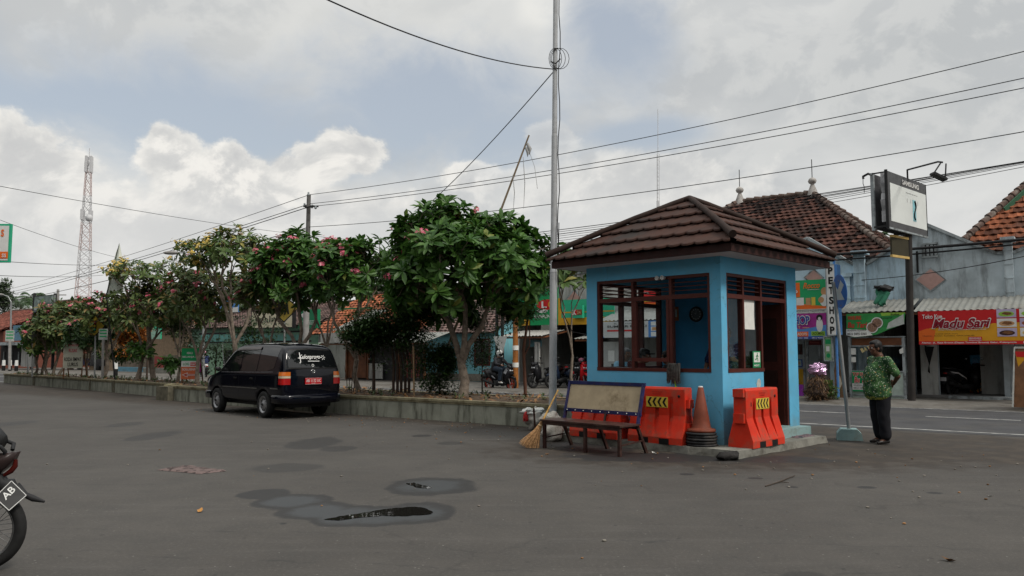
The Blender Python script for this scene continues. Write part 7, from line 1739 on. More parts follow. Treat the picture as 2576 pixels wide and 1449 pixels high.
sign('red and yellow noodle poster seen through the booth louvres', 'sign', 1608, 1655, 726, 768, 27.5, m_redf, texts=[('Indomie', .2, .8, .1, .35, m_white, .02, .2)] * 0, polys=[(m_yellow, R4(0, 1, .5, .8)), (m_orangef, R4(0, 1, .85, 1)), (m_white, R4(.05, .5, .2, .3))])
m = MB(m_wallw); m.fbox(1512, 1570, 860, 985, 26.8, .2); m.fbox(1530, 1546, 882, 909, 26.78, .015, m_paper); m.fbox(1538, 1552, 915, 930, 26.78, .015, m_sdull); tag(build(m, 'kiosk_wall', base=onT(1540, 985, 26.8)), 'low grey wall with white notice seen through the left booth window', 'wall')
m = MB(m_wallw); m.fbox(1345, 1352, 860, 968, 26.5, .15); m.fbox(1354, 1357, 862, 968, 26.5, .06); tag(build(m, 'post', base=onT(1350, 968, 26.5)), 'white concrete post in front of the dark shop opening left of the steel pole', 'post')
m = MB(M('faded_blue_cloth', (.12, .25, .30), .8, .2)); m.fbox(1330, 1362, 856, 872, 26.8, .03); tag(build(m, 'cloth_screen', base=onT(1345, 872, 26.8)), 'faded blue cloth screen over the dark shop opening', 'cloth')
awning('grey canvas awning over the dark shop opening left of the steel pole', 1255, 1366, 845, 832, uref=1310, mat=M('grey_canvas', (.32, .31, .29), .9, .15))
mp2 = MB(M('rusty_orange_paint', (.32, .12, .03), .7, .3, 6, dirt=(.12, .06, .03), dirtamt=.6)); p0 = onT(1297, 960, 25.3); mp2.cyl((p0.x, p0.y, .12), onT(1296, 680, 25.3), .12, .09, 10)
for v in (875, 918): q = onT(1297, v, 25.3); mp2.cyl(q - UZ * .09, q + UZ * .09, .128, n=10, mat=m_paper)
tag(build(mp2, 'pole', base=(p0.x, p0.y, .12)), 'rust orange pole wrapped with white paper at the kerb behind the rider', 'pole')
for i, (u, vt) in enumerate(((1250, 740), (1264, 760))):
    m = MB(m_sdull); p0 = onT(u, 958, 26.3); m.cyl((p0.x, p0.y, .12), onT(u, vt, 26.3), .07, n=8); tag(build(m, 'pole', base=(p0.x, p0.y, .12)), ('left' if i == 0 else 'right') + ' one of two black steel posts behind the rider', 'pole')
m = MB(M('white_flag_cloth', (.5, .5, .48), .8, .1)); m.fpoly([(1241, 846), (1275, 846), (1266, 880), (1262, 925), (1258, 885), (1247, 866)], 26.15, .02); tag(build(m, 'hanging_cloth', base=onT(1258, 925, 26.2)), 'white cloth hanging between the two black posts behind the rider', 'cloth')
# blue house
def gable_house(label, u0, u1, t, v_eave, v_ridge, wmat, rmat, depth=7, vb=None, over=.5, seed=1, tname='house', extra=None, tl=.3, thick=True):
    um = (u0 + u1) / 2; s0, s1 = sz(u0, 900, t)[0], sz(u1, 900, t)[0]; ze = sz(um, v_eave, t - over)[1]; zr = sz(um, v_ridge, t + depth / 2)[1]
    h = thing(tname, label, 'house', W((s0 + s1) / 2, t + depth / 2, .12)); m = MB(wmat); m.sbox(s0, s1, t, t + depth, .1, ze); 
    for a in (s0, s1 - .12): m.add([W(a, t, ze), W(a, t + depth, ze), W(a, t + depth / 2, zr - .06), W(a + .12, t, ze), W(a + .12, t + depth, ze), W(a + .12, t + depth / 2, zr - .06)], [(0, 1, 2), (5, 4, 3), (0, 2, 5, 3), (1, 4, 5, 2)])
    build(m, 'wall', h); m = MB(rmat)
    for (ta, sgn) in ((t - over, 1), (t + depth + over, -1)):
        o = W(s0 - .2, ta, ze); r = W(s0 - .2, t + depth / 2, zr); ey = (r - o); L_ = ey.length; ey.normalize(); wd = s1 - s0 + .4
        tiles(m, o, ES, ey, [(0, 0), (wd, 0), (wd, L_), (0, L_)], .28, tl, None, seed)
    ro = build(m, 'roof', h); c = MB(M('ridge_tile', (.085, .055, .045))); n = max(2, int((s1 - s0) / .4))
    for i in range(n): a = s0 - .2 + (s1 - s0 + .4) * i / n; c.cyl(W(a, t + depth / 2, zr + .06), W(a + (s1 - s0 + .4) / n * 1.1, t + depth / 2, zr + .04), .13, .11, 8)
    build(c, 'ridge_cap', ro); return h, s0, s1, ze, zr
hB, *_ = gable_house('cyan painted house with grey brown tiled roof behind the rider', 1070, 1246, 30.0, 838, 752, m_bluew, m_tileg, seed=11)
m = MB(m_frame); m.fbox(1192, 1233, 852, 920, 29.97, .06); wn_ = build(m, 'window', hB); m = MB(m_dark); m.fbox(1197, 1212, 857, 915, 29.955, .01); m.fbox(1215, 1229, 857, 915, 29.955, .01); build(m, 'pane', wn_)
m = MB(m_stone); m.fbox(1070, 1246, 938, 955, 29.97, .025); build(m, 'plinth', hB)
hO, *_ = gable_house('pale walled house with bright orange tiled roof right of the phone signs', 800, 1066, 30.5, 838, 742, m_wallw, m_tileo, seed=12)
m = MB(M('green_painted_board', (.06, .17, .08), .6)); m.fpoly([(838, 838), (905, 798), (940, 798), (940, 803), (907, 804), (843, 844)], 29.6, .04); m.fpoly([(850, 775), (935, 772), (935, 777), (850, 780)], 29.6, .04); build(m, 'barge_board', hO)
hO2, *_ = gable_house('low grey brown tiled house left of the green phone shop sign', 480, 800, 31.0, 822, 775, M('green_wall', (.14, .24, .18), .85, .1), m_tileg, seed=14, depth=8)
sh1 = thing('shop_facade', 'brown timber shop front with dark openings right of the car', 'shop front', onT(960, 955, 28.4)); tt = 28.4
m = MB(m_inner); m.fbox(868, 1068, 858, 955, tt + .3, .1); build(m, 'back', sh1)
for i, (a, b_) in enumerate(((868, 892), (894, 921))):
    m = MB(m_brown); m.fbox(a, b_, 864, 950, tt + .08, .05); m.fbox(a + 4, b_ - 4, 872, 905, tt + .07, .008); build(m, 'door', sh1)
m = MB(m_wallw); m.fbox(923, 962, 914, 952, tt + .05, .04); build(m, 'panel', sh1)
m = MB(M('red_grille', (.22, .06, .05), .6))
for i in range(6): m.fbox(1022 + i * 6, 1025 + i * 6, 880, 950, tt + .06, .03)
m.fbox(1020, 1058, 905, 908, tt + .055, .03); build(m, 'grille', sh1)
m = MB(m_brown)
for u in (868, 922, 1000, 1064): m.fbox(u, u + 4, 858, 955, tt, .1)
build(m, 'post', sh1)
awning('white fronted awning over the brown timber shop', 800, 1072, 862, 840, tf=27.0, tb=28.8, uref=900)
m = MB(m_wallw); m.fbox(806, 882, 838, 862, 26.9, .05); tag(build(m, 'fascia_board', base=onT(845, 862, 26.9)), 'blank white fascia board above the car roof', 'board')
m = MB(m_zinc); s0, s1 = sz(880, 800, 28)[0], sz(925, 800, 28)[0]; corrugated(m, s0, s1, 26.8, sz(880, 830, 26.8)[1], 29.5, sz(900, 782, 29.5)[1]); tag(build(m, 'tin_roof', base=onT(900, 830, 28)), 'steep pale tin roof sheet in front of the orange tiles', 'roof sheet')
# teal fascia shop with phone signs
tg = thing('shop_facade', 'teal panelled shop front behind the car windscreen', 'shop front', onT(640, 950, 28.6)); tt = 28.4
m = MB(M('pale_green_wall', (.20, .32, .22), .85, .12)); m.fbox(470, 800, 866, 950, tt + .5, .2); build(m, 'wall', tg)
m = MB(m_teal); 
for i in range(11): m.fbox(505 + i * 24, 505 + i * 24 + 21, 842, 860, tt, .05)
build(m, 'fascia_panel', tg)
m = MB(m_dark); m.fbox(500, 780, 838, 842, tt - .01, .1); m.fbox(500, 780, 860, 864, tt - .01, .1); m.fbox(560, 640, 880, 950, tt + .45, .04); m.fbox(690, 800, 870, 950, tt + .45, .04); build(m, 'opening', tg)
sign('cream box sign reading realme half hidden by trees', 'sign', 634, 736, 781, 824, 27.6, M('cream_sign_face', (.55, .50, .36), .5, .04), frame=m_dark, texts=[('realme', .12, .82, .30, .70, m_blkp, .0, 0), ('CELL', .86, .95, .80, .86, m_blkp, 0, 0)], th=.2)
sign('green box sign reading M CELL beside the orange roof', 'sign', 752, 799, 778, 826, 27.4, M('dark_green_sign_face', (.01, .16, .07), .5, .04), texts=[('M', .04, .28, .2, .42, m_white, .01, 0), ('CELL', .45, .88, .66, .80, m_white, .01, 0)], polys=[(m_white, R4(.05, .95, .6, .62))], th=.2)
sign('blue and white sign high in the gap between two frangipanis', 'sign', 552, 600, 744, 786, 28.6, m_blue2, polys=[(m_white, [(0, .8), (1, .7), (1, 1), (0, 1)])], th=.1)
m = MB(m_teal); m.fpoly([(655, 760), (700, 738), (800, 742), (800, 750), (700, 748), (660, 768)], 28.8, .1); tag(build(m, 'roof_edge_board', base=onT(720, 760, 28.8)), 'teal roof edge board above the phone shop signs', 'board')
# left end houses
hR, *_ = gable_house('orange tiled house behind the orange shrub', 225, 470, 31.5, 828, 800, M('tan_wall', (.25, .18, .12), .9, .15), m_tileo, seed=15, depth=9)
sign('green shop sign of two panels behind the leaning frangipani', 'sign', 371, 405, 800, 853, 29.0, m_greenk, polys=[(M('pale_green_panel', (.25, .42, .33), .6), R4(0, 1, .55, 1)), (m_lime, R4(.0, .8, .3, .38))], th=.1)
m = MB(M('red_brown_gate', (.20, .04, .035), .7)); m.fbox(383, 409, 896, 935, 28.9, .05); tag(build(m, 'gate', base=onT(395, 935, 28.9)), 'dull red gate in the low roadside wall', 'gate')
m = MB(M('stained_wall', (.16, .13, .10), .9, .25, 2, dirt=(.06, .05, .04), dirtamt=.8)); m.fbox(283, 383, 893, 925, 29.0, .15); m.fbox(409, 470, 893, 925, 29.0, .15); tag(build(m, 'boundary_wall', base=onT(330, 925, 29)), 'stained low boundary wall across the road on the left', 'wall')
m = MB(M('blue_low_wall', (.10, .24, .32), .85, .1, 2, dirt=(.1, .12, .12), dirtamt=.5)); m.fbox(290, 360, 923, 934, 25.6, .2); m.fbox(360, 440, 925, 938, 25.6, .2, m_conc); tag(build(m, 'kerb_wall', base=onT(330, 934, 25.6)), 'low blue and grey kerb wall across the road on the left', 'wall')
# far left white gable house, blue wall
hL, s0, s1, ze, zr = gable_house('white walled house with reddish tiled roof at the far left', 2, 92, 34.0, 815, 768, m_wallw, M('red_brown_tile', (.20, .07, .05), .85, .25, 5, island=.4), seed=18, depth=10)
hL2, *_ = gable_house('brown tiled house at the left picture edge', -120, 6, 30.0, 835, 790, M('rust_wall', (.14, .05, .035), .85, .15), M('red_brown_tile', (.20, .07, .05)), seed=19, depth=10)
m = MB(M('slate_blue_wall', (.10, .20, .27), .85, .08, 2, dirt=(.09, .13, .16), dirtamt=.5)); m.fbox(31, 100, 819, 857, 29.0, .3); tag(build(m, 'blue_wall', base=onT(60, 857, 29)), 'plain slate blue painted wall board at the far left', 'wall')
m = MB(m_dark); m.fbox(0, 52, 868, 918, 29.5, .2); m.fbox(-40, 52, 862, 869, 28.0, 1.5, m_cop); m.fbox(52, 85, 862, 922, 29.3, .2, m_wallw)
for u in (7, 26, 44): m.fbox(u, u + 2, 885, 918, 29.4, .06, m_cop)
tag(build(m, 'dark_shop', base=onT(25, 918, 29.5)), 'dark open shop front with white canopy edge at the far left', 'shop front')
for i, u in enumerate((10, 26, 42, 292)):
    tt = 26 if i < 3 else 24.6; p0 = onT(u, 905, tt); b0 = V((p0.x, p0.y, .0)); hb = .95; t = thing('bollard', ['white and black bollard at the far left, %s of three' % w_ for w_ in ('left', 'middle', 'right')][i] if i < 3 else 'white and black road marker post below the orange shrub', 'bollard', b0, 0, 'roadside bollards')
    m = MB(m_blkp); m.cyl(b0, b0 + UZ * hb * .55, .13, n=10); build(m, 'base', t); m = MB(m_white); m.cyl(b0 + UZ * hb * .55, b0 + UZ * hb, .13, .11, n=10); build(m, 'top', t)
# ================================================================== behind the viewer: unseen hall and trees, added to darken reflections and near ground
th0 = thing('added_dark_hall', 'unseen long low hall with brown roof added behind the viewer to darken reflections', 'hall', (0, -16, 0)); m = MB(m_wallw); m.box((-30, -24, 0), (34, -23.7, 4.2)); build(m, 'wall', th0)
m = MB(m_tileg); m.prism([(-27, 4.0), (-11, 4.3), (-19, 7.6)], V((-32, 0, 0)), V((0, 1, 0)), UZ, 68); build(m, 'roof', th0)
for i in range(9): m = MB(m_conc); m.box((-30 + i * 7.8, -12.4, 0), (-29.6 + i * 7.8, -12, 4.15)); build(m, 'pillar', th0)
for i, (x, y, r_) in enumerate(((-14, -7, 3.2), (-4.5, -9, 3.6), (8, -8, 3.2))):
    b0 = V((x, y, 0)); bush('tree', 'broad dark tree added behind the viewer for darker reflections, %s of three' % ('left', 'middle', 'right')[i], 'tree', b0, [(b0 + V((-r_ * .3, 0, 5.0)), (r_, r_, 2.2)), (b0 + V((r_ * .4, .5, 5.6)), (r_ * .8, r_, 2.0))], L_dark, 1000, .5, [([b0, b0 + UZ * 2, b0 + UZ * 4.2], .22)], seed=70 + i, grp='added trees behind the viewer')

lh = thing('shop_building', 'long plain building added left of the yard, outside the picture, to darken reflections', 'building', (-29, 8, 0)); m = MB(m_wallw); m.box((-34, -20, 0), (-27, 37, 4.6)); build(m, 'wall', lh); m = MB(m_tileg); m.prism([(-36, 4.6), (-25.5, 4.6), (-30, 7.4)], V((0, 38, 0)), V((1, 0, 0)), UZ, 59); build(m, 'roof', lh)  # off-frame building added so car side and booth glass reflect something dark
for i in range(8): m = MB(m_dark); m.box((-27, -18 + i * 7, .1), (-26.97, -13 + i * 7, 3)); build(m, 'shutter', lh)
for i, (x, y, r_) in enumerate(((-21, 4, 3.4), (-22.5, 17, 3.6), (-23.5, 29, 3.2))):  # unseen trees added with that building for darker reflections
    b0 = V((x, y, 0)); bush('tree', 'dark tree added before the unseen plain building left of the yard, %s of three' % ('nearest', 'middle', 'farthest')[i], 'tree', b0, [(b0 + V((0, 0, 4.6)), (r_, r_, 2.4)), (b0 + V((-.5, 1, 5.6)), (r_ * .8, r_, 2.0))], L_dark, 800, .55, [([b0, b0 + UZ * 2, b0 + UZ * 3.8], .22)], seed=80 + i, grp='added trees left of the yard')
# ================================================================== poles, wires, far things
m_wire = M('black_cable', (.015, .015, .016), .6)
m_cpole = M('concrete_pole', (.27, .26, .25), .85, .12, 4, dirt=(.13, .12, .11), dirtamt=.5, dscale=3)
m_spole = M('grey_painted_steel_pole', (.40, .41, .42), .4, .05, 3, dirt=(.22, .22, .21), dirtamt=.5, dscale=4)
def wire(a, b_, sag, r, lab, grp='overhead cables', cat='cable', n=18):
    m = MB(m_wire); pts = [a.lerp(b_, i / n) - UZ * (sag * 4 * (i / n) * (1 - i / n)) for i in range(n + 1)]; m.tube(pts, r, 5, caps=False)
    return tag(build(m, 'overhead_cable', base=a), lab, cat, grp)
p0 = gnd(1390, 1080); top_ = at(1398, -90, p0.y)
gp = thing('steel_pole', 'tall pale grey steel pole in front of the planter, left of the booth', 'pole', p0)
m = MB(m_spole); J1 = p0.lerp(top_, .33); J2 = p0.lerp(top_, .62); m.cyl(p0, J1, .078, .074, 16); m.cyl(J1, J2, .066, .060, 16); m.cyl(J2, top_, .052, .045, 16); m.cyl(J1 - UZ * .03, J1 + UZ * .04, .078, .066, 16); m.cyl(J2 - UZ * .03, J2 + UZ * .04, .062, .052, 16); build(m, 'shaft', gp)
m = MB(m_wire); m.tube([p0.lerp(top_, f_) + V((.085 + .02 * sin(f_ * 40), -.05, 0)) for f_ in [i / 26 for i in range(8, 27)]], .010, 5); 
w0 = at(1399, 150, p0.y)
for k in range(3): m.tube([w0 + V((.13 * cos(a * pi / 8) * (1 + .2 * k) + .05 * k - .02, -.06, .22 * sin(a * pi / 8))) for a in range(17)], .006, 4, caps=False)
m.tube([at(1385, 155, p0.y - .1), at(1398, 160, p0.y - .1), at(1410, 148, p0.y - .1)], .014, 5)
m.tube([at(1406, 560, p0.y - .1), at(1404, 700, p0.y - .1), at(1412, 780, p0.y), at(1440, 835, p0.y + .3), at(1476, 842, p0.y)], .009, 5); build(m, 'cable', gp)
a = at(1392, 174, p0.y - .1); wire(at(640, -90, 9), a, .25, .011, 'thin cable coming down from the upper left to the grey steel pole')
wire(at(1391, 182, p0.y), at(1088, 505, 24), .1, .011, 'thin cable from the steel pole down to the tallest frangipani')

# electric pole and its lines
ep = thing('electric_pole', 'dark electric pole with crossarm rising behind the frangipani row', 'electric pole', onT(774, 940, 25.4) * 1)
pb_ = onT(768, 900, 25.4); pb_ = V((pb_.x, pb_.y, 0)); ep.location = pb_; RM[ep.name] = Matrix.Translation(pb_)
pt_ = onT(777, 490, 25.4); m = MB(M('weathered_pole', (.12, .115, .11), .85, .2)); m.cyl(pb_, pb_.lerp(pt_, .42), .17, .15, 12, mat=m_cpole); m.cyl(pb_.lerp(pt_, .42), pt_, .13, .10, 10); build(m, 'shaft', ep)
m = MB(m_sdull)
c = onT(776, 519, 25.4); m.beam(c - V((.25, 0, 0)) , c + V((.5, .0, -.0)), .08, .08); m.beam(onT(768, 523, 25.3), onT(790, 518, 25.3), .06, .06); build(m, 'crossarm', ep)
m = MB(m_cop)
for u, v in ((776, 489), (766, 517), (785, 520), (794, 522)): q = onT(u, v, 25.35); m.lathe([(.03, -.08), (.07, -.04), (.07, 0), (.04, .04), (.06, .08), (.02, .12)], q, UZ, 8)
build(m, 'insulator', ep)
TR = 25.4
for (v0, v1, sg_, lab) in ((490, 104, .42, 'highest long cable running right from the electric pole over the booth'), (513, 174, .38, 'second highest long cable running right from the electric pole'), (520, 200, .35, 'third long cable just below the second one over the booth'), (571, 313, .40, 'fourth cable, crossing the steel pole well below the upper three')):
    wire(onT(777, v0, TR), onT(2680, v1, TR), sg_, .014, lab, n=30)
far = [at(26, 752, 105), at(26, 757, 105), at(26, 763, 105), at(26, 770, 105)]
for i, v in enumerate((491, 514, 521, 572)): wire(onT(775, v, TR), far[i] + V((-20, 12, 0)), .9, .015 + .003 * i, ['highest', 'second', 'third', 'lowest'][i] + ' of the cables running down left from the electric pole', n=26)
for (a, b_, sg_, lab) in (((-40, 461, 20), (905, 604, 45), .2, 'thin cable crossing the left sky from the edge down to the trees'), ((-30, 542, 25), (420, 668, 52), .3, 'thin cable low in the left sky ending at the feather flag'),
                          ((-30, 655, 30), (310, 666, 60), .1, 'nearly level thin cable behind the lattice tower'), ((-30, 692, 30), (260, 692, 60), .1, 'lowest level thin cable behind the lattice tower')):
    wire(at(*a), at(*b_), sg_, .008 if a[2] < 28 else .012, lab)
m = MB(m_wire)
rb = [(470, 405), (478, 406), (484, 408), (492, 409), (500, 412), (510, 416), (520, 424)]
for i, (va, vb_) in enumerate(rb):
    wire(onT(1000, 622 + i * 5, 29.2), onT(2700, vb_ - (va - vb_) * .30, 29.2), .25 + .03 * i, .016 if i in (0, 2) else .010, ['topmost', 'second', 'third', 'fourth', 'fifth', 'sixth', 'lowest'][i] + ' of the seven bundled lines passing the phone billboard', n=26)
wire(onT(1000, 640, 27.7), onT(2720, 588, 27.7), .6, .048, 'thick black cable bundle crossing the blue shop walls', n=26)
wire(onT(1000, 655, 27.7), onT(2720, 598, 27.7), .65, .028, 'thinner black cable just under the thick bundle', n=26)
wire(onT(2160, 705, TW - .1), onT(2600, 640, 25.3), .1, .012, 'thin cable running up right across the grey shop wall')
# far pole
b0 = at(146, 900, 98); b0.z = 0; m = MB(m_cpole); m.cyl(b0, at(146, 728, 98), .2, .15, 8); q = at(148, 742, 98); m.beam(q - V((.9, 0, 0)), q + V((.9, 0, 0)), .12, .12); tag(build(m, 'electric_pole', base=b0), 'small distant electric pole beside the weathered board at left', 'electric pole')

# lattice tower
tw_ = thing('lattice_tower', 'tall red and white lattice antenna tower far away on the left', 'tower', at(208, 880, 150) * 1)
tb = at(203, 880, 150); tb.z = 0; tw_.location = tb; RM[tw_.name] = Matrix.Translation(tb); H_ = 38.5
m_tr = M('hazed_red_steel', (.52, .44, .43), .6); m_tw = M('white_steel', (.52, .52, .53), .6)  # distance haze mixed into the tower's red and white
mr, mw_ = MB(m_tr), MB(m_tw)
def tp(f_, i): w2 = 1.75 * (1 - f_) ** 1.1 * (1) + .55; a = pi / 4 + i * pi / 2 + .3; return tb + V((cos(a) * w2, sin(a) * w2, H_ * f_))
NS = 22
for j in range(NS):
    f0, f1 = j / NS, (j + 1) / NS; mm = mr if (j // 3) % 2 == 0 else mw_
    for i in range(4):
        a, b_, c, d = tp(f0, i), tp(f1, i), tp(f0, (i + 1) % 4), tp(f1, (i + 1) % 4); mm.cyl(a, b_, .085, n=4, caps=False); mm.cyl(a, d, .045, n=4, caps=False); mm.cyl(c, b_, .035, n=4, caps=False); mm.cyl(a, c, .035, n=4, caps=False)
build(mr, 'red_section', tw_); build(mw_, 'white_section', tw_)
m = MB(m_tw)
for f_ in (.72, .96, .99):
    for i in range(4):
        q = tp(f_, i); m.box((q.x - .2, q.y - .2, q.z - 1.0), (q.x + .2, q.y + .2, q.z + 1.0)); 
m.lathe([(.001, 0), (.7, .1), (.7, .2), (.001, .25)], tp(.7, 3) + V((.2, -.6, 0)), V((0, -1, 0)), 12); m.cyl(tb + UZ * H_, tb + UZ * (H_ + 2.2), .06, n=5); build(m, 'antennas', tw_)
# thin guyed mast
mb_ = at(1655, 880, 130); mb_.z = 0; mt = at(1655, 275, 130); m = MB(m_tw)
for i in range(3):
    a = i * 2.094; o_ = V((cos(a) * .22, sin(a) * .22, 0)); m.cyl(mb_ + o_, mb_.lerp(mt, .82) + o_, .035, n=4)
N_ = 50
for j in range(N_):
    for i in range(3): a, b_ = i * 2.094, (i + 1) * 2.094; p, q = mb_.lerp(mt, .82 * j / N_), mb_.lerp(mt, .82 * (j + 1) / N_); m.cyl(p + V((cos(a) * .22, sin(a) * .22, 0)), q + V((cos(b_) * .22, sin(b_) * .22, 0)), .02, n=3, caps=False)
m.cyl(mb_.lerp(mt, .82), mt, .05, n=5); m.box((-.2, -.2, -.5), (.25, .2, .5), None, (mb_.lerp(mt, .62), V((1, 0, 0)), V((0, 1, 0)), UZ))
tag(build(m, 'antenna_mast', base=mb_), 'very thin antenna mast in the sky behind the booth roof', 'mast')

# leaning bamboo pole with rags
bb = PL(1078, .8); bt_ = at(1331, 340, bb.y - .3); bt = thing('bamboo_pole', 'leaning bamboo pole with torn rags above the tallest frangipani', 'pole', bb)
m = MB(M('weathered_bamboo', (.20, .15, .10), .8, .2)); m.tube([bb, bb.lerp(bt_, .5) + V((.05, 0, .03)), bt_], [.04, .035, .022], 7); build(m, 'cane', bt)
m = MB(M('grey_rag', (.35, .35, .35), .9)); 
for u, v, L_, w_ in ((1322, 370, 25, 5), (1316, 395, 130, 1.2), (1290, 440, 90, 1.2), (1326, 360, 30, 6)):
    q = at(u, v, bb.y - .3); e = at(u + w_, v + L_, bb.y - .3); m.tube([q, q.lerp(e, .5) + V((.04, 0, 0)), e], [.006 * w_, .010 * w_, .004], 5)
m.tube([at(1326, 365, bb.y - .3), at(1345, 420, bb.y - .3), at(1352, 475, bb.y - .3)], .006, 4); build(m, 'rags', bt)

# feather flag
fb_ = at(292, 905, 31); fb_.z = .4; ff = thing('feather_flag', 'tall pale grey green feather flag rising above the frangipani row', 'flag', fb_); Yf = 31
m = MB(m_sdull); m.tube([fb_, at(268, 740, Yf), at(288, 660, Yf), at(300, 612, Yf)], [.03, .02, .012, .006], 6); build(m, 'pole', ff)
m = MB(M('pale_flag_cloth', (.62, .64, .58), .8, .15, 2, dirt=(.16, .26, .19), dirtamt=.6, dscale=1.5)); vs = []
L_ = [(268, 740), (275, 700), (283, 668), (292, 635), (300, 614)]; R_ = [(309, 735), (312, 700), (310, 668), (306, 640), (301, 614)]
for (a, b_) in zip(L_, R_):
    for k in range(5): q = at(a[0] + (b_[0] - a[0]) * k / 4, a[1] + (b_[1] - a[1]) * k / 4, Yf + .08 * sin(k * 2)); vs.append(q)
vs2 = [p + V((0, .006, 0)) for p in vs]; n5 = len(vs)
m.add(vs + vs2, [(i * 5 + k, i * 5 + k + 1, (i + 1) * 5 + k + 1, (i + 1) * 5 + k) for i in range(4) for k in range(4)] + [(n5 + i * 5 + k, n5 + (i + 1) * 5 + k, n5 + (i + 1) * 5 + k + 1, n5 + i * 5 + k + 1) for i in range(4) for k in range(4)], None, True); build(m, 'cloth', ff)

# street lamps
def lamp(label, ub, vtop, Y, uh, vh, zb=0):
    b0 = at(ub, 900, Y); b0.z = zb; t = thing('street_lamp', label, 'street lamp', b0); tpp = at(ub, vtop, Y); h = at(uh, vh, Y); m = MB(m_galv)
    m.cyl(b0, tpp, .09, .06, 8); m.tube([tpp, tpp + (h - tpp) * .35 + UZ * .25, h], [.05, .045, .04], 7); build(m, 'pole', t)
    m = MB(m_cpole); d = (h - tpp); d.z = 0; d.normalize(); m.ell(h + d * .35, (.48, .16, .11), Matrix.Rotation(atan2(d.y, d.x), 3, 'Z'), 12, 8); build(m, 'lamp_head', t)
lamp('street lamp with grey head poking above the trees left of the yellow frangipani', 513, 652, 44, 447, 636)
lamp('thin curved street lamp at the far left edge', 28, 760, 66, 6, 741)

# phone billboard on its pole
bpz = gnd(2294, 1008, .12); bl = thing('billboard', 'double sided phone billboard reading SAMSUNG on a dark steel pole', 'billboard', bpz)
m = MB(M('rusty_dark_steel', (.030, .026, .024), .7, .2, 4)); m.cyl(bpz, at(2285, 590, bpz.y), .105, .10, 14); build(m, 'pole', bl)
Lp, Rp = at(2234, 500, 22.0), at(2329, 500, 23.9); ex = Rp - Lp; ex.z = 0; wB = ex.length; ex.normalize(); nb = V((ex.y, -ex.x, 0)); nb = nb if nb.y < 0 else -nb
zt, zb_ = at(2234, 429, 22.0).z, at(2240, 570, 22.0).z; o0 = V((Lp.x, Lp.y, zb_)); Hb = zt - zb_
def bbx(mb, x0, x1, y0, y1, z0, z1, mat=None): mb.box((x0, y0, z0), (x1, y1, z1), mat, (o0, ex, -nb, UZ))
m = MB(M('dark_grey_print', (.085, .09, .095), .5)); bbx(m, 0, wB, 0, .04, 0, Hb); f1 = build(m, 'front_panel', bl)
m = MB(M('pale_print', (.66, .69, .67), .5, .03, 2)); bbx(m, .16, wB - .02, -.006, -.001, Hb * .115, Hb * .80); build(m, 'poster', f1)
m = MB(m_white); up2 = UZ
def btx(mb, s, x0, x1, z0, z1, mat=None, b_=0.0): mb.text(s, o0 + ex * x0 + UZ * z0 + nb * .012, ex, UZ, x1 - x0, z1 - z0, mat, b_)
btx(m, 'SAMSUNG', wB * .36, wB * .80, Hb * .845, Hb * .935, None, .03); btx(m, 'Galaxy A23 | A53 | A73 5G', wB * .45, wB * .75, Hb * .70, Hb * .725, m_sdull)
build(m, 'lettering', f1)
m = MB(m_blkp); xc = wB * .66; bbx(m, xc - .12, xc + .12, -.012, -.008, Hb * .22, Hb * .62, M('pale_cyan_print', (.25, .5, .55), .5)); 
for i in range(9): a = i * .7; m.beam(o0 + ex * (xc + .07 * sin(a)) + UZ * Hb * (.6 - .04 * i) + nb * .016, o0 + ex * (xc + .07 * sin(a + .7)) + UZ * Hb * (.56 - .04 * i) + nb * .016, .07, .004)
for k in (-.52, -.28, .25): 
    for j in range(4): btx(m, 'ab', xc + k - .02, xc + k + .04, Hb * (.54 + .02 * j), Hb * (.55 + .02 * j))
build(m, 'picture', f1)
m = MB(m_cop); bbx(m, -.03, wB + .03, -.01, .05, -.05, -.002); bbx(m, -.05, -.002, -.012, .06, -.05, Hb + .03, m_sdull); bbx(m, wB + .002, wB + .03, -.01, .05, -.002, Hb, m_sdull); build(m, 'frame', f1)
dB = 0.45
m = MB(M('torn_grey_backing', (.055, .055, .06), .8, .4, 3)); bbx(m, .10, wB * .95, dB, dB + .04, 0, Hb - .0); f2 = build(m, 'rear_panel', bl)
m = MB(m_cop); bbx(m, .08, .16, dB - .03, dB + .06, -.05, Hb + .02); bbx(m, -.02, .0, .06, dB - .04, Hb - .05, Hb - .01, m_sdull); bbx(m, -.02, .0, .06, dB - .04, .0, .05, m_sdull); bbx(m, wB * .5, wB * .55, .06, dB - .01, -.06, -.0, m_sdull); build(m, 'side_frame', bl)
m = MB(M('torn_silver_sheet', (.33, .33, .34), .5, .3, 5)); 
pts = [(.10, Hb * .98), (.05, Hb * .8), (.12, Hb * .62), (.03, Hb * .5), (.09, Hb * .3), (.05, Hb * .1)]
for i in range(5): a, b2 = pts[i], pts[i + 1]; m.add([o0 + ex * a[0] - nb * .1 + UZ * a[1], o0 + ex * (a[0] - .02) - nb * .22 + UZ * a[1], o0 + ex * (b2[0] - .02) - nb * .2 + UZ * b2[1], o0 + ex * b2[0] - nb * .08 + UZ * b2[1]], [(0, 1, 2, 3)])
build(m, 'torn_sheet', bl)
m = MB(m_sdull); q0 = o0 + ex * (wB * .52) + UZ * Hb; q1 = at(2359, 407, 21.1); m.tube([q0 - UZ * .1, q0 + UZ * .25, q1, q1 + (q1 - q0).normalized() * .25 - UZ * .08], .026, 7); la = build(m, 'lamp_arm', bl)
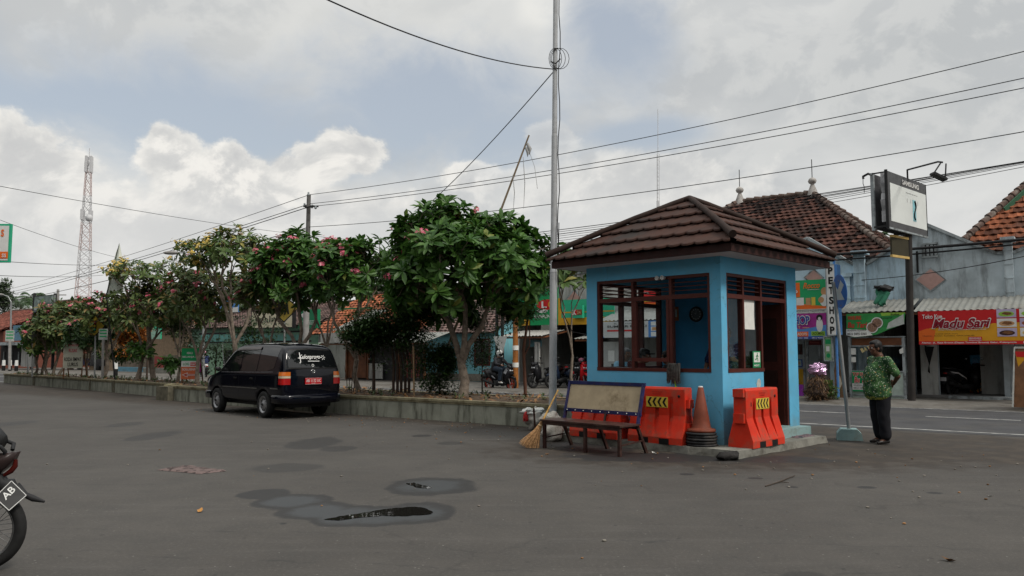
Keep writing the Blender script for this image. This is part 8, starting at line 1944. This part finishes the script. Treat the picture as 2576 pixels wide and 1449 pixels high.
m = MB(m_sdull); c = q1 + V((-.02, -.05, -.42)); rr_ = Matrix.Rotation(radians(28), 3, 'Y'); m.box((-.2, -.12, -.03), (.2, .12, .03), None, (c, rr_ @ V((1, 0, 0)), V((0, 1, 0)), rr_ @ UZ)); m.tube([q1 + V((.1, 0, 0)), c + V((-.12, 0, .1))], .02, 5); m.tube([q1 + V((.22, 0, -.05)), c + V((.18, 0, .0))], .02, 5); build(m, 'flood_lamp', bl)
m = MB(m_sdull); q0 = o0 - nb * dB + ex * .1 + UZ * (Hb - .05); a1, a2 = at(2184, 437, 22.6), at(2171, 444, 22.6); m.tube([q0, a1, a2, at(2172, 450, 22.6)], .035, 7); m.tube([a2, at(2171, 462, 22.6), at(2174, 470, 22.6), at(2174, 485, 22.6)], .010, 5); build(m, 'lamp_arm', bl)
m = MB(M('olive_brown_board', (.045, .04, .025), .7)); a, b2 = at(2243, 600, 22.6), at(2287, 608, 23.2); e = (b2 - a); e.z = 0; Lw_ = e.length; e.normalize(); z1, z0 = at(2243, 596, 22.6).z, at(2243, 640, 22.6).z
m.box((0, 0, 0), (Lw_, .05, z1 - z0), None, (V((a.x, a.y, z0)), e, V((-e.y, e.x, 0)), UZ)); m.box((0, -.01, z1 - z0), (Lw_, .06, z1 - z0 + .07), m_gold, (V((a.x, a.y, z0)), e, V((-e.y, e.x, 0)), UZ)); m.box((0, -.01, -.07), (Lw_, .06, 0), m_gold, (V((a.x, a.y, z0)), e, V((-e.y, e.x, 0)), UZ)); build(m, 'lower_board', bl)

# green edged sign at the left picture edge
ls = thing('shop_sign', 'green framed white and orange sign at the upper left picture edge', 'sign', at(-60, 660, 13)); Yl = 13
def lbx(mb, u0, u1, v0, v1, dy, th, mat=None):
    a, b2 = at(u0, v1, Yl + dy), at(u1, v0, Yl + dy); mb.box((a.x, a.y, a.z), (b2.x, a.y + th, b2.z), mat)
m = MB(m_greenk); lbx(m, -110, 28, 563, 660, 0, .05); build(m, 'box', ls); m = MB(m_white); lbx(m, -105, 23, 568, 655, -.004, .003); build(m, 'face', ls)
m = MB(m_orangef); lbx(m, -60, 20, 633, 650, -.010, .004); build(m, 'print', ls); m = MB(m_blue2); m.cyl(at(-30, 659, Yl + .1), V((at(-30, 659, Yl).x, Yl + .1, 0)), .05, n=8, mat=m_galv); build(m, 'post', ls)
m = MB(m_orangef); a = at(2, 595, Yl - .012); m.text('S', a, V((1, 0, 0)), UZ, .05, .12, m_orangef, .03); a = at(4, 647, Yl - .018); m.text('SS', a, V((1, 0, 0)), UZ, .07, .06, m_white, .02); build(m, 'lettering', ls)

# weathered board on posts
wb2 = sign('weathered black framed board with faded blue foot at the left', 'board', 87, 141, 744, 779, 30, M('faded_print', (.20, .25, .23), .8, .5, 1.5, dirt=(.4, .4, .38), dirtamt=.8, dscale=.6), frame=m_sdull, name='notice_board', texts=[('BANGSA', .25, .9, .45, .62, M('dim_print', (.06, .09, .08), .8), .01, 0)], polys=[(m_blue2, R4(0, .6, .97, 1.15))])
m = MB(m_sdull); 
for u in (87, 139): q = onT(u, 780, 30.1); m.cyl((q.x, q.y, 0), onT(u, 738, 30.1), .12, n=6)
build(m, 'post', wb2)
# warning signs
def diamond_sign(label, u, v, hw, Y, vbase, back=False, pict='light', zb=0.0):
    b0 = at(u, 900, Y); b0.z = zb; t = thing('warning_sign', label, 'sign', b0); c = at(u, v, Y); r = hw / F * Y; m = MB(m_galv); m.cyl(b0, c + UZ * r * .2, .035, n=8); build(m, 'pole', t)
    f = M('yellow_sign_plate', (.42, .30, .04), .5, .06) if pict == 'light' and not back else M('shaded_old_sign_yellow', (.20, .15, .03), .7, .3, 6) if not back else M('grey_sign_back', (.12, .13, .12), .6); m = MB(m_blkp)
    m.prism([(-r, 0), (0, -r), (r, 0), (0, r)], c - V((0, .05, 0)), V((1, 0, 0)), UZ, -.005, m_blkp); d_ = build(m, 'plate', t)
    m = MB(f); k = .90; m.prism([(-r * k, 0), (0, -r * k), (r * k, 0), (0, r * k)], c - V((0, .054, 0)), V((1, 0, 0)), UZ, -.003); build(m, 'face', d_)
    if not back:
        m = MB(m_blkp); cc = c - V((0, .062, 0))
        if pict == 'light':
            m.box((-r * .16, 0, -r * .5), (r * .16, .003, r * .5), None, (cc, V((1, 0, 0)), V((0, 1, 0)), UZ))
            for zz, mt in ((.32, m_redf), (0, m_yel), (-.32, m_greenk)): m.lathe([(.001, .003), (r * .11, .003)], cc + UZ * r * zz, V((0, -1, 0)), 12, mt)
        else:
            for dx, h in ((-.22, .42), (.18, .5)):
                m.ell(cc + V((r * dx, 0, r * (h - .12))), (r * .09, .003, r * .09), None, 10, 6); m.prism([(r * (dx - .13), r * (-.05)), (r * (dx + .13), r * (-.05)), (r * (dx + .1), r * (h - .22)), (r * (dx - .1), r * (h - .22))], cc, V((1, 0, 0)), UZ, .003)
                m.prism([(r * (dx - .16), -r * .42), (r * (dx - .06), -r * .42), (r * (dx + .02), -r * .05), (r * (dx - .12), -r * .05)], cc, V((1, 0, 0)), UZ, .003); m.prism([(r * (dx + .08), -r * .40), (r * (dx + .18), -r * .38), (r * (dx + .13), -r * .05), (r * (dx), -r * .05)], cc, V((1, 0, 0)), UZ, .003)
        build(m, 'pictogram', d_)
diamond_sign('yellow diamond warning sign with traffic light symbol above the planter', 240, 820, 27, 33, 935, zb=.4)
diamond_sign('dark back of a diamond sign among the leftmost frangipanis', 83, 839, 20, 37, 930, back=True, zb=.4)
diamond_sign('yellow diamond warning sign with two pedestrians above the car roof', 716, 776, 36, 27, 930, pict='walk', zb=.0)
# round grey sign back on post, striped post
b0 = at(60, 930, 41); b0.z = 0; t = thing('road_sign', 'round grey sign seen from behind at the far left planter tip', 'sign', b0); m = MB(M('grey_sign_back', (.12, .13, .12))); 
m.lathe([(.001, 0), (.26, 0), (.26, .01), (.001, .01)], at(60, 833, 41), V((0, -1, 0)), 20, M('pale_grey_sign_back', (.22, .22, .21), .6)); m.box((-.2, -.02, -.02), (.2, .0, .02), None, (at(60, 833, 41), V((1, 0, 0)), V((0, 1, 0)), UZ)); build(m, 'disc', t)
m = MB(m_galv); q = at(76, 810, 40); m.cyl((q.x, q.y, 0), q, .05, n=6); build(m, 'pole', t)
# small information signs
for (u, v, Y, lab) in ((25, 845, 58, 'small green and white direction sign on the far left lamp post'), (260, 841, 32, 'small green and white sign right of the yellow warning sign')):
    b0 = at(u, 900, Y); b0.z = .3; t = thing('direction_sign', lab, 'sign', b0); c = at(u, v, Y); w_ = 11 / F * Y; h_ = 14 / F * Y; m = MB(M('dirty_sign_white', (.33, .35, .33), .8, .3, 8)); m.box((-w_, -.02, -h_), (w_, 0, h_), None, (c, V((1, 0, 0)), V((0, 1, 0)), UZ)); build(m, 'board', t)
    m = MB(m_green); 
    for k in (.6, .05, -.5): m.box((-w_ * .8, -.026, h_ * k), (w_ * .8, -.021, h_ * (k + .22)), None, (c, V((1, 0, 0)), V((0, 1, 0)), UZ))
    build(m, 'print', t); m = MB(m_cpole); m.cyl(b0, c - UZ * h_ * .9, (.05 if Y < 40 else .09), n=8); build(m, 'post', t)
# white road notice on legs
def stand_board(label, u0, u1, v0, v1, Y, zb, mats, texts, wood, polys=(), cat='sign board'):
    a, b2 = at(u0, v1, Y), at(u1, v0, Y); t = thing('notice_stand', label, cat, V(((a.x + b2.x) / 2, Y, zb))); m = MB(wood)
    for x in (a.x + .03, b2.x - .03): m.beam(V((x, Y + .03, zb)), V((x, Y + .03, b2.z)), .04, .04, up=V((1, 0, 0))); m.beam(V((x, Y + .45, zb)), V((x, Y + .05, b2.z)), .035, .035, up=V((1, 0, 0)))
    m.beam(V((a.x, Y + .03, b2.z)), V((b2.x, Y + .03, b2.z)), .04, .05); build(m, 'frame', t); m = MB(mats)
    m.box((a.x, Y - .01, a.z), (b2.x, Y + .005, b2.z)); bo = build(m, 'board', t); w_, h_ = b2.x - a.x, b2.z - a.z
    m = MB(m_white)
    for pm, (x0, x1, y0, y1) in polys: m.box((a.x + w_ * x0, Y - .014, b2.z - h_ * y1), (a.x + w_ * x1, Y - .0101, b2.z - h_ * y0), pm)
    if polys: build(m, 'print', bo)
    m = MB(m_blkp)
    for tx, x0, x1, y0, y1, tm in texts: m.text(tx, V((a.x + w_ * x0, Y - .018, b2.z - h_ * y1)), V((1, 0, 0)), UZ, w_ * (x1 - x0), h_ * (y1 - y0), tm, .02)
    return t, a, b2, m, bo
t, a, b2, m, bo = stand_board('white road notice reading RODA EMPAT LURUS standing in the planter', 158, 210, 862, 926, 34, .42, M('dirty_white_cloth', (.45, .44, .36), .8, .08), [('JEMBATAN GALUR', .06, .94, .06, .17, M('pink_red_print', (.5, .06, .10), .6)), ('RUSAK', .28, .72, .24, .38, M('pink_red_print', (.5, .06, .10))), ('RODA EMPAT', .06, .94, .58, .73, m_blkp), ('LURUS', .25, .78, .78, .93, m_blkp)], m_wood)
build(m, 'lettering', bo)
t, a, b2, m, bo = stand_board('green and orange advert board with left arrow reading SOLUSINYA in the planter', 455, 503, 876, 954, 28, .45, m_white, [('MAU', .30, .62, .12, .19, m_white), ('BELANJA ???', .06, .94, .25, .32, m_white), ('LOG', .10, .44, .47, .55, m_green), ('mart', .52, .86, .48, .545, m_white), ('SOLUSINYA', .06, .94, .65, .72, m_white)], m_wood,
     polys=[(m_green, (0, 1, 0, .41)), (m_redf, (.50, .90, .46, .57)), (M('orange_red_print', (.50, .12, .05), .6), (0, 1, .60, 1))])
w_, h_ = b2.x - a.x, b2.z - a.z; z = b2.z - h_ * .86
m.add([V((a.x + w_ * x, 28 - .018, z + h_ * y)) for x, y in ((.06, 0), (.38, .08), (.36, .03), (.95, .022), (.95, -.022), (.36, -.03), (.38, -.08))], [(0, 1, 2, 3, 4, 5, 6)], m_white)
m.add([V((a.x + w_ * x, 28 - .021, z + h_ * y)) for x, y in ((.12, 0), (.34, .055), (.32, .015), (.90, .010), (.90, -.010), (.32, -.015), (.34, -.055))], [(0, 1, 2, 3, 4, 5, 6)], M('deep_red_print', (.35, .03, .02), .6)); build(m, 'lettering', bo)

# pickup with sacks across the road
pk0 = gnd(246, 934); pk = thing('pickup_truck', 'dark pickup truck with pale sacks on its bed behind the frangipani trunks', 'pickup truck', pk0, RA)
def lb(mb, lo, hi, mat=None): mb.box(lo, hi, mat)
m = MB(m_car); m.prism([(.2, .45), (2.3, .45), (2.35, .95), (1.7, 1.05), (1.2, 1.65), (.25, 1.68)], V((0, -.8, 0)), V((1, 0, 0)), UZ, -1.6); build(m, 'cab', pk, local=True)
m = MB(m_carg); m.prism([(.4, 1.08), (1.55, 1.05), (1.15, 1.55), (.4, 1.58)], V((0, -.81, 0)), V((1, 0, 0)), UZ, .005); m.prism([(.4, 1.08), (1.55, 1.05), (1.15, 1.55), (.4, 1.58)], V((0, .815, 0)), V((1, 0, 0)), UZ, .005); build(m, 'side_window', pk, local=True)
m = MB(m_navy); lb(m, (-2.4, -.85, .55), (.15, .85, .62)); lb(m, (-2.4, -.85, .621), (.15, -.80, 1.05)); lb(m, (-2.4, .8, .621), (.15, .85, 1.05)); lb(m, (-2.4, -.799, .621), (-2.35, .799, 1.05)); build(m, 'cargo_bed', pk, local=True)
for x in (-1.5, 1.5):
    for s_ in (-1, 1): m = MB(m_tyre); m.lathe([(.001, .1), (.18, .1), (.3, .09), (.32, 0), (.3, -.09), (.001, -.1)], (x, .75 * s_, .32), V((0, 1, 0)), 18); build(m, 'wheel', pk, local=True)
m = MB(m_chrome); lb(m, (-2.44, -.8, .42), (-2.4, .8, .52)); build(m, 'bumper', pk, local=True)
R3 = Matrix.Rotation(RA, 3, 'Z')
sk_labels = ['lowest left pale sack on the pickup bed', 'middle pale sack on the pickup bed', 'front pale sack on the pickup bed by the cab', 'upper left pale sack on the pickup load', 'topmost pale sack on the pickup load']
for i, (x, z) in enumerate(((-1.9, 1.05), (-1.1, 1.05), (-.4, 1.05), (-1.5, 1.32), (-.7, 1.34))):
    c = pk0 + R3 @ V((x, -.3, z)); m = MB(M('pale_sack', (.36, .31, .22), .9, .15)); lump(m, (0, 0, 0), (.45, .40, .17), i + 2, .1, flat=False); rr_ = Matrix.Rotation(RA, 4, 'Z')
    m.v = [rr_ @ p + c for p in m.v]; tag(build(m, 'sack', base=c), sk_labels[i], 'sack', 'sacks on the pickup')

# palms and distant trees
def palm(label, base, top, n=13, L_=3.0, mat=None, seed=1):
    rnd = random.Random(seed); t = thing('palm_tree', label, 'palm', base, 0, 'coconut palms behind the roofs'); m = MB(m_barkd); m.tube([base, base.lerp(top, .5) + V((.2, 0, 0)), top], [.18, .14, .11], 8); build(m, 'trunk', t)
    m = MB(mat or L_dark)
    for i in range(n):
        a = i * 2 * pi / n + rnd.uniform(-.2, .2); e = rnd.uniform(.1, 1.1); d = V((cos(a) * cos(e), sin(a) * cos(e), sin(e))); prev = top; K = 14
        for k in range(1, K):
            f_ = k / K; p = top + d * (L_ * f_) - UZ * (L_ * .75 * f_ * f_); dd = (p - prev).normalized(); sd_ = dd.cross(UZ); 
            if sd_.length < .01: sd_ = V((1, 0, 0))
            sd_.normalize()
            m.add([prev, p, p + V((0, 0, .02)), prev + V((0, 0, .03))], [(0, 1, 2, 3)])
            ll = L_ * .24 * sin(pi * (f_ * .85 + .12))
            for s_ in (-1, 1):
                for o_ in (0, .5):
                    q = prev.lerp(p, o_); m.add([q, q + sd_ * s_ * ll * .5 + dd * ll * .3 - UZ * ll * .12 + dd * .05, q + sd_ * s_ * ll + dd * ll * .5 - UZ * ll * .5, q + sd_ * s_ * ll * .5 + dd * ll * .3 - UZ * ll * .12 - dd * .05], [(0, 1, 2, 3)])
            prev = p
    build(m, 'crown', t)
def palm_at(label, u, v, Y, **k): q = at(u, v, Y); b0 = V((q.x + .5, q.y, 0)); palm(label, b0, q, **k)
palm_at('distant coconut palm right of the far left lamp', 52, 765, 95, L_=3.6, seed=1); palm_at('distant coconut palm above the weathered board', 82, 752, 100, L_=3.2, seed=2)
palm_at('palm crown showing between the steel pole and the booth roof', 1421, 633, 60, L_=1.3, seed=3, mat=L_pale); palm_at('tiny palm tip over the left end of the big hip roof', 1888, 512, 62, L_=1.0, seed=4); palm_at('tiny palm tip over the middle of the big hip roof', 1938, 503, 62, L_=1.2, seed=5, mat=L_pale)
palm_at('tiny palm tip right of the big hip roof', 2215, 590, 62, L_=1.0, seed=6)
b0 = at(8, 900, 90); b0.z = 0; bush('tree', 'tall grey green tree at the far left picture edge', 'tree', b0, [(at(6, 768, 90), (2.0, 1.6, 2.6)), (at(10, 740, 90), (1.3, 1.2, 1.4))], leafmat('far_leaf', (.07, .10, .06), (.12, .16, .09)), 900, .35, [([b0, at(8, 830, 90), at(8, 790, 90)], .2)], seed=9)
for i, (u, v, rx, rz_, Y, lab) in enumerate(((430, 812, 4.5, 2.2, 62, 'dark tree crown filling the gap behind the left frangipanis'), (600, 815, 4.0, 1.6, 58, 'dark tree crown behind the yellow frangipani'), (1310, 700, 2.6, 1.5, 48, 'grey green tree behind the roofs left of the steel pole'), (1010, 740, 4, 1.6, 52, 'dark tree behind the orange roof and the small leaved tree'), (180, 835, 4.5, 1.8, 66, 'dark tree crown behind the leftmost frangipanis'))):
    b0 = at(u, 900, Y); b0.z = 0; bush('tree', lab, 'tree', b0, [(at(u - 20, v, Y), (rx * .7, 2, rz_)), (at(u + 20, v + 4, Y), (rx * .7, 2, rz_ * .9))], L_dark if i != 2 else leafmat('far_leaf2', (.05, .08, .04), (.09, .13, .06)), 1100, .42, [([b0, at(u, 880, Y), at(u, v + 10, Y)], .2)], seed=50 + i, grp='trees behind the houses')
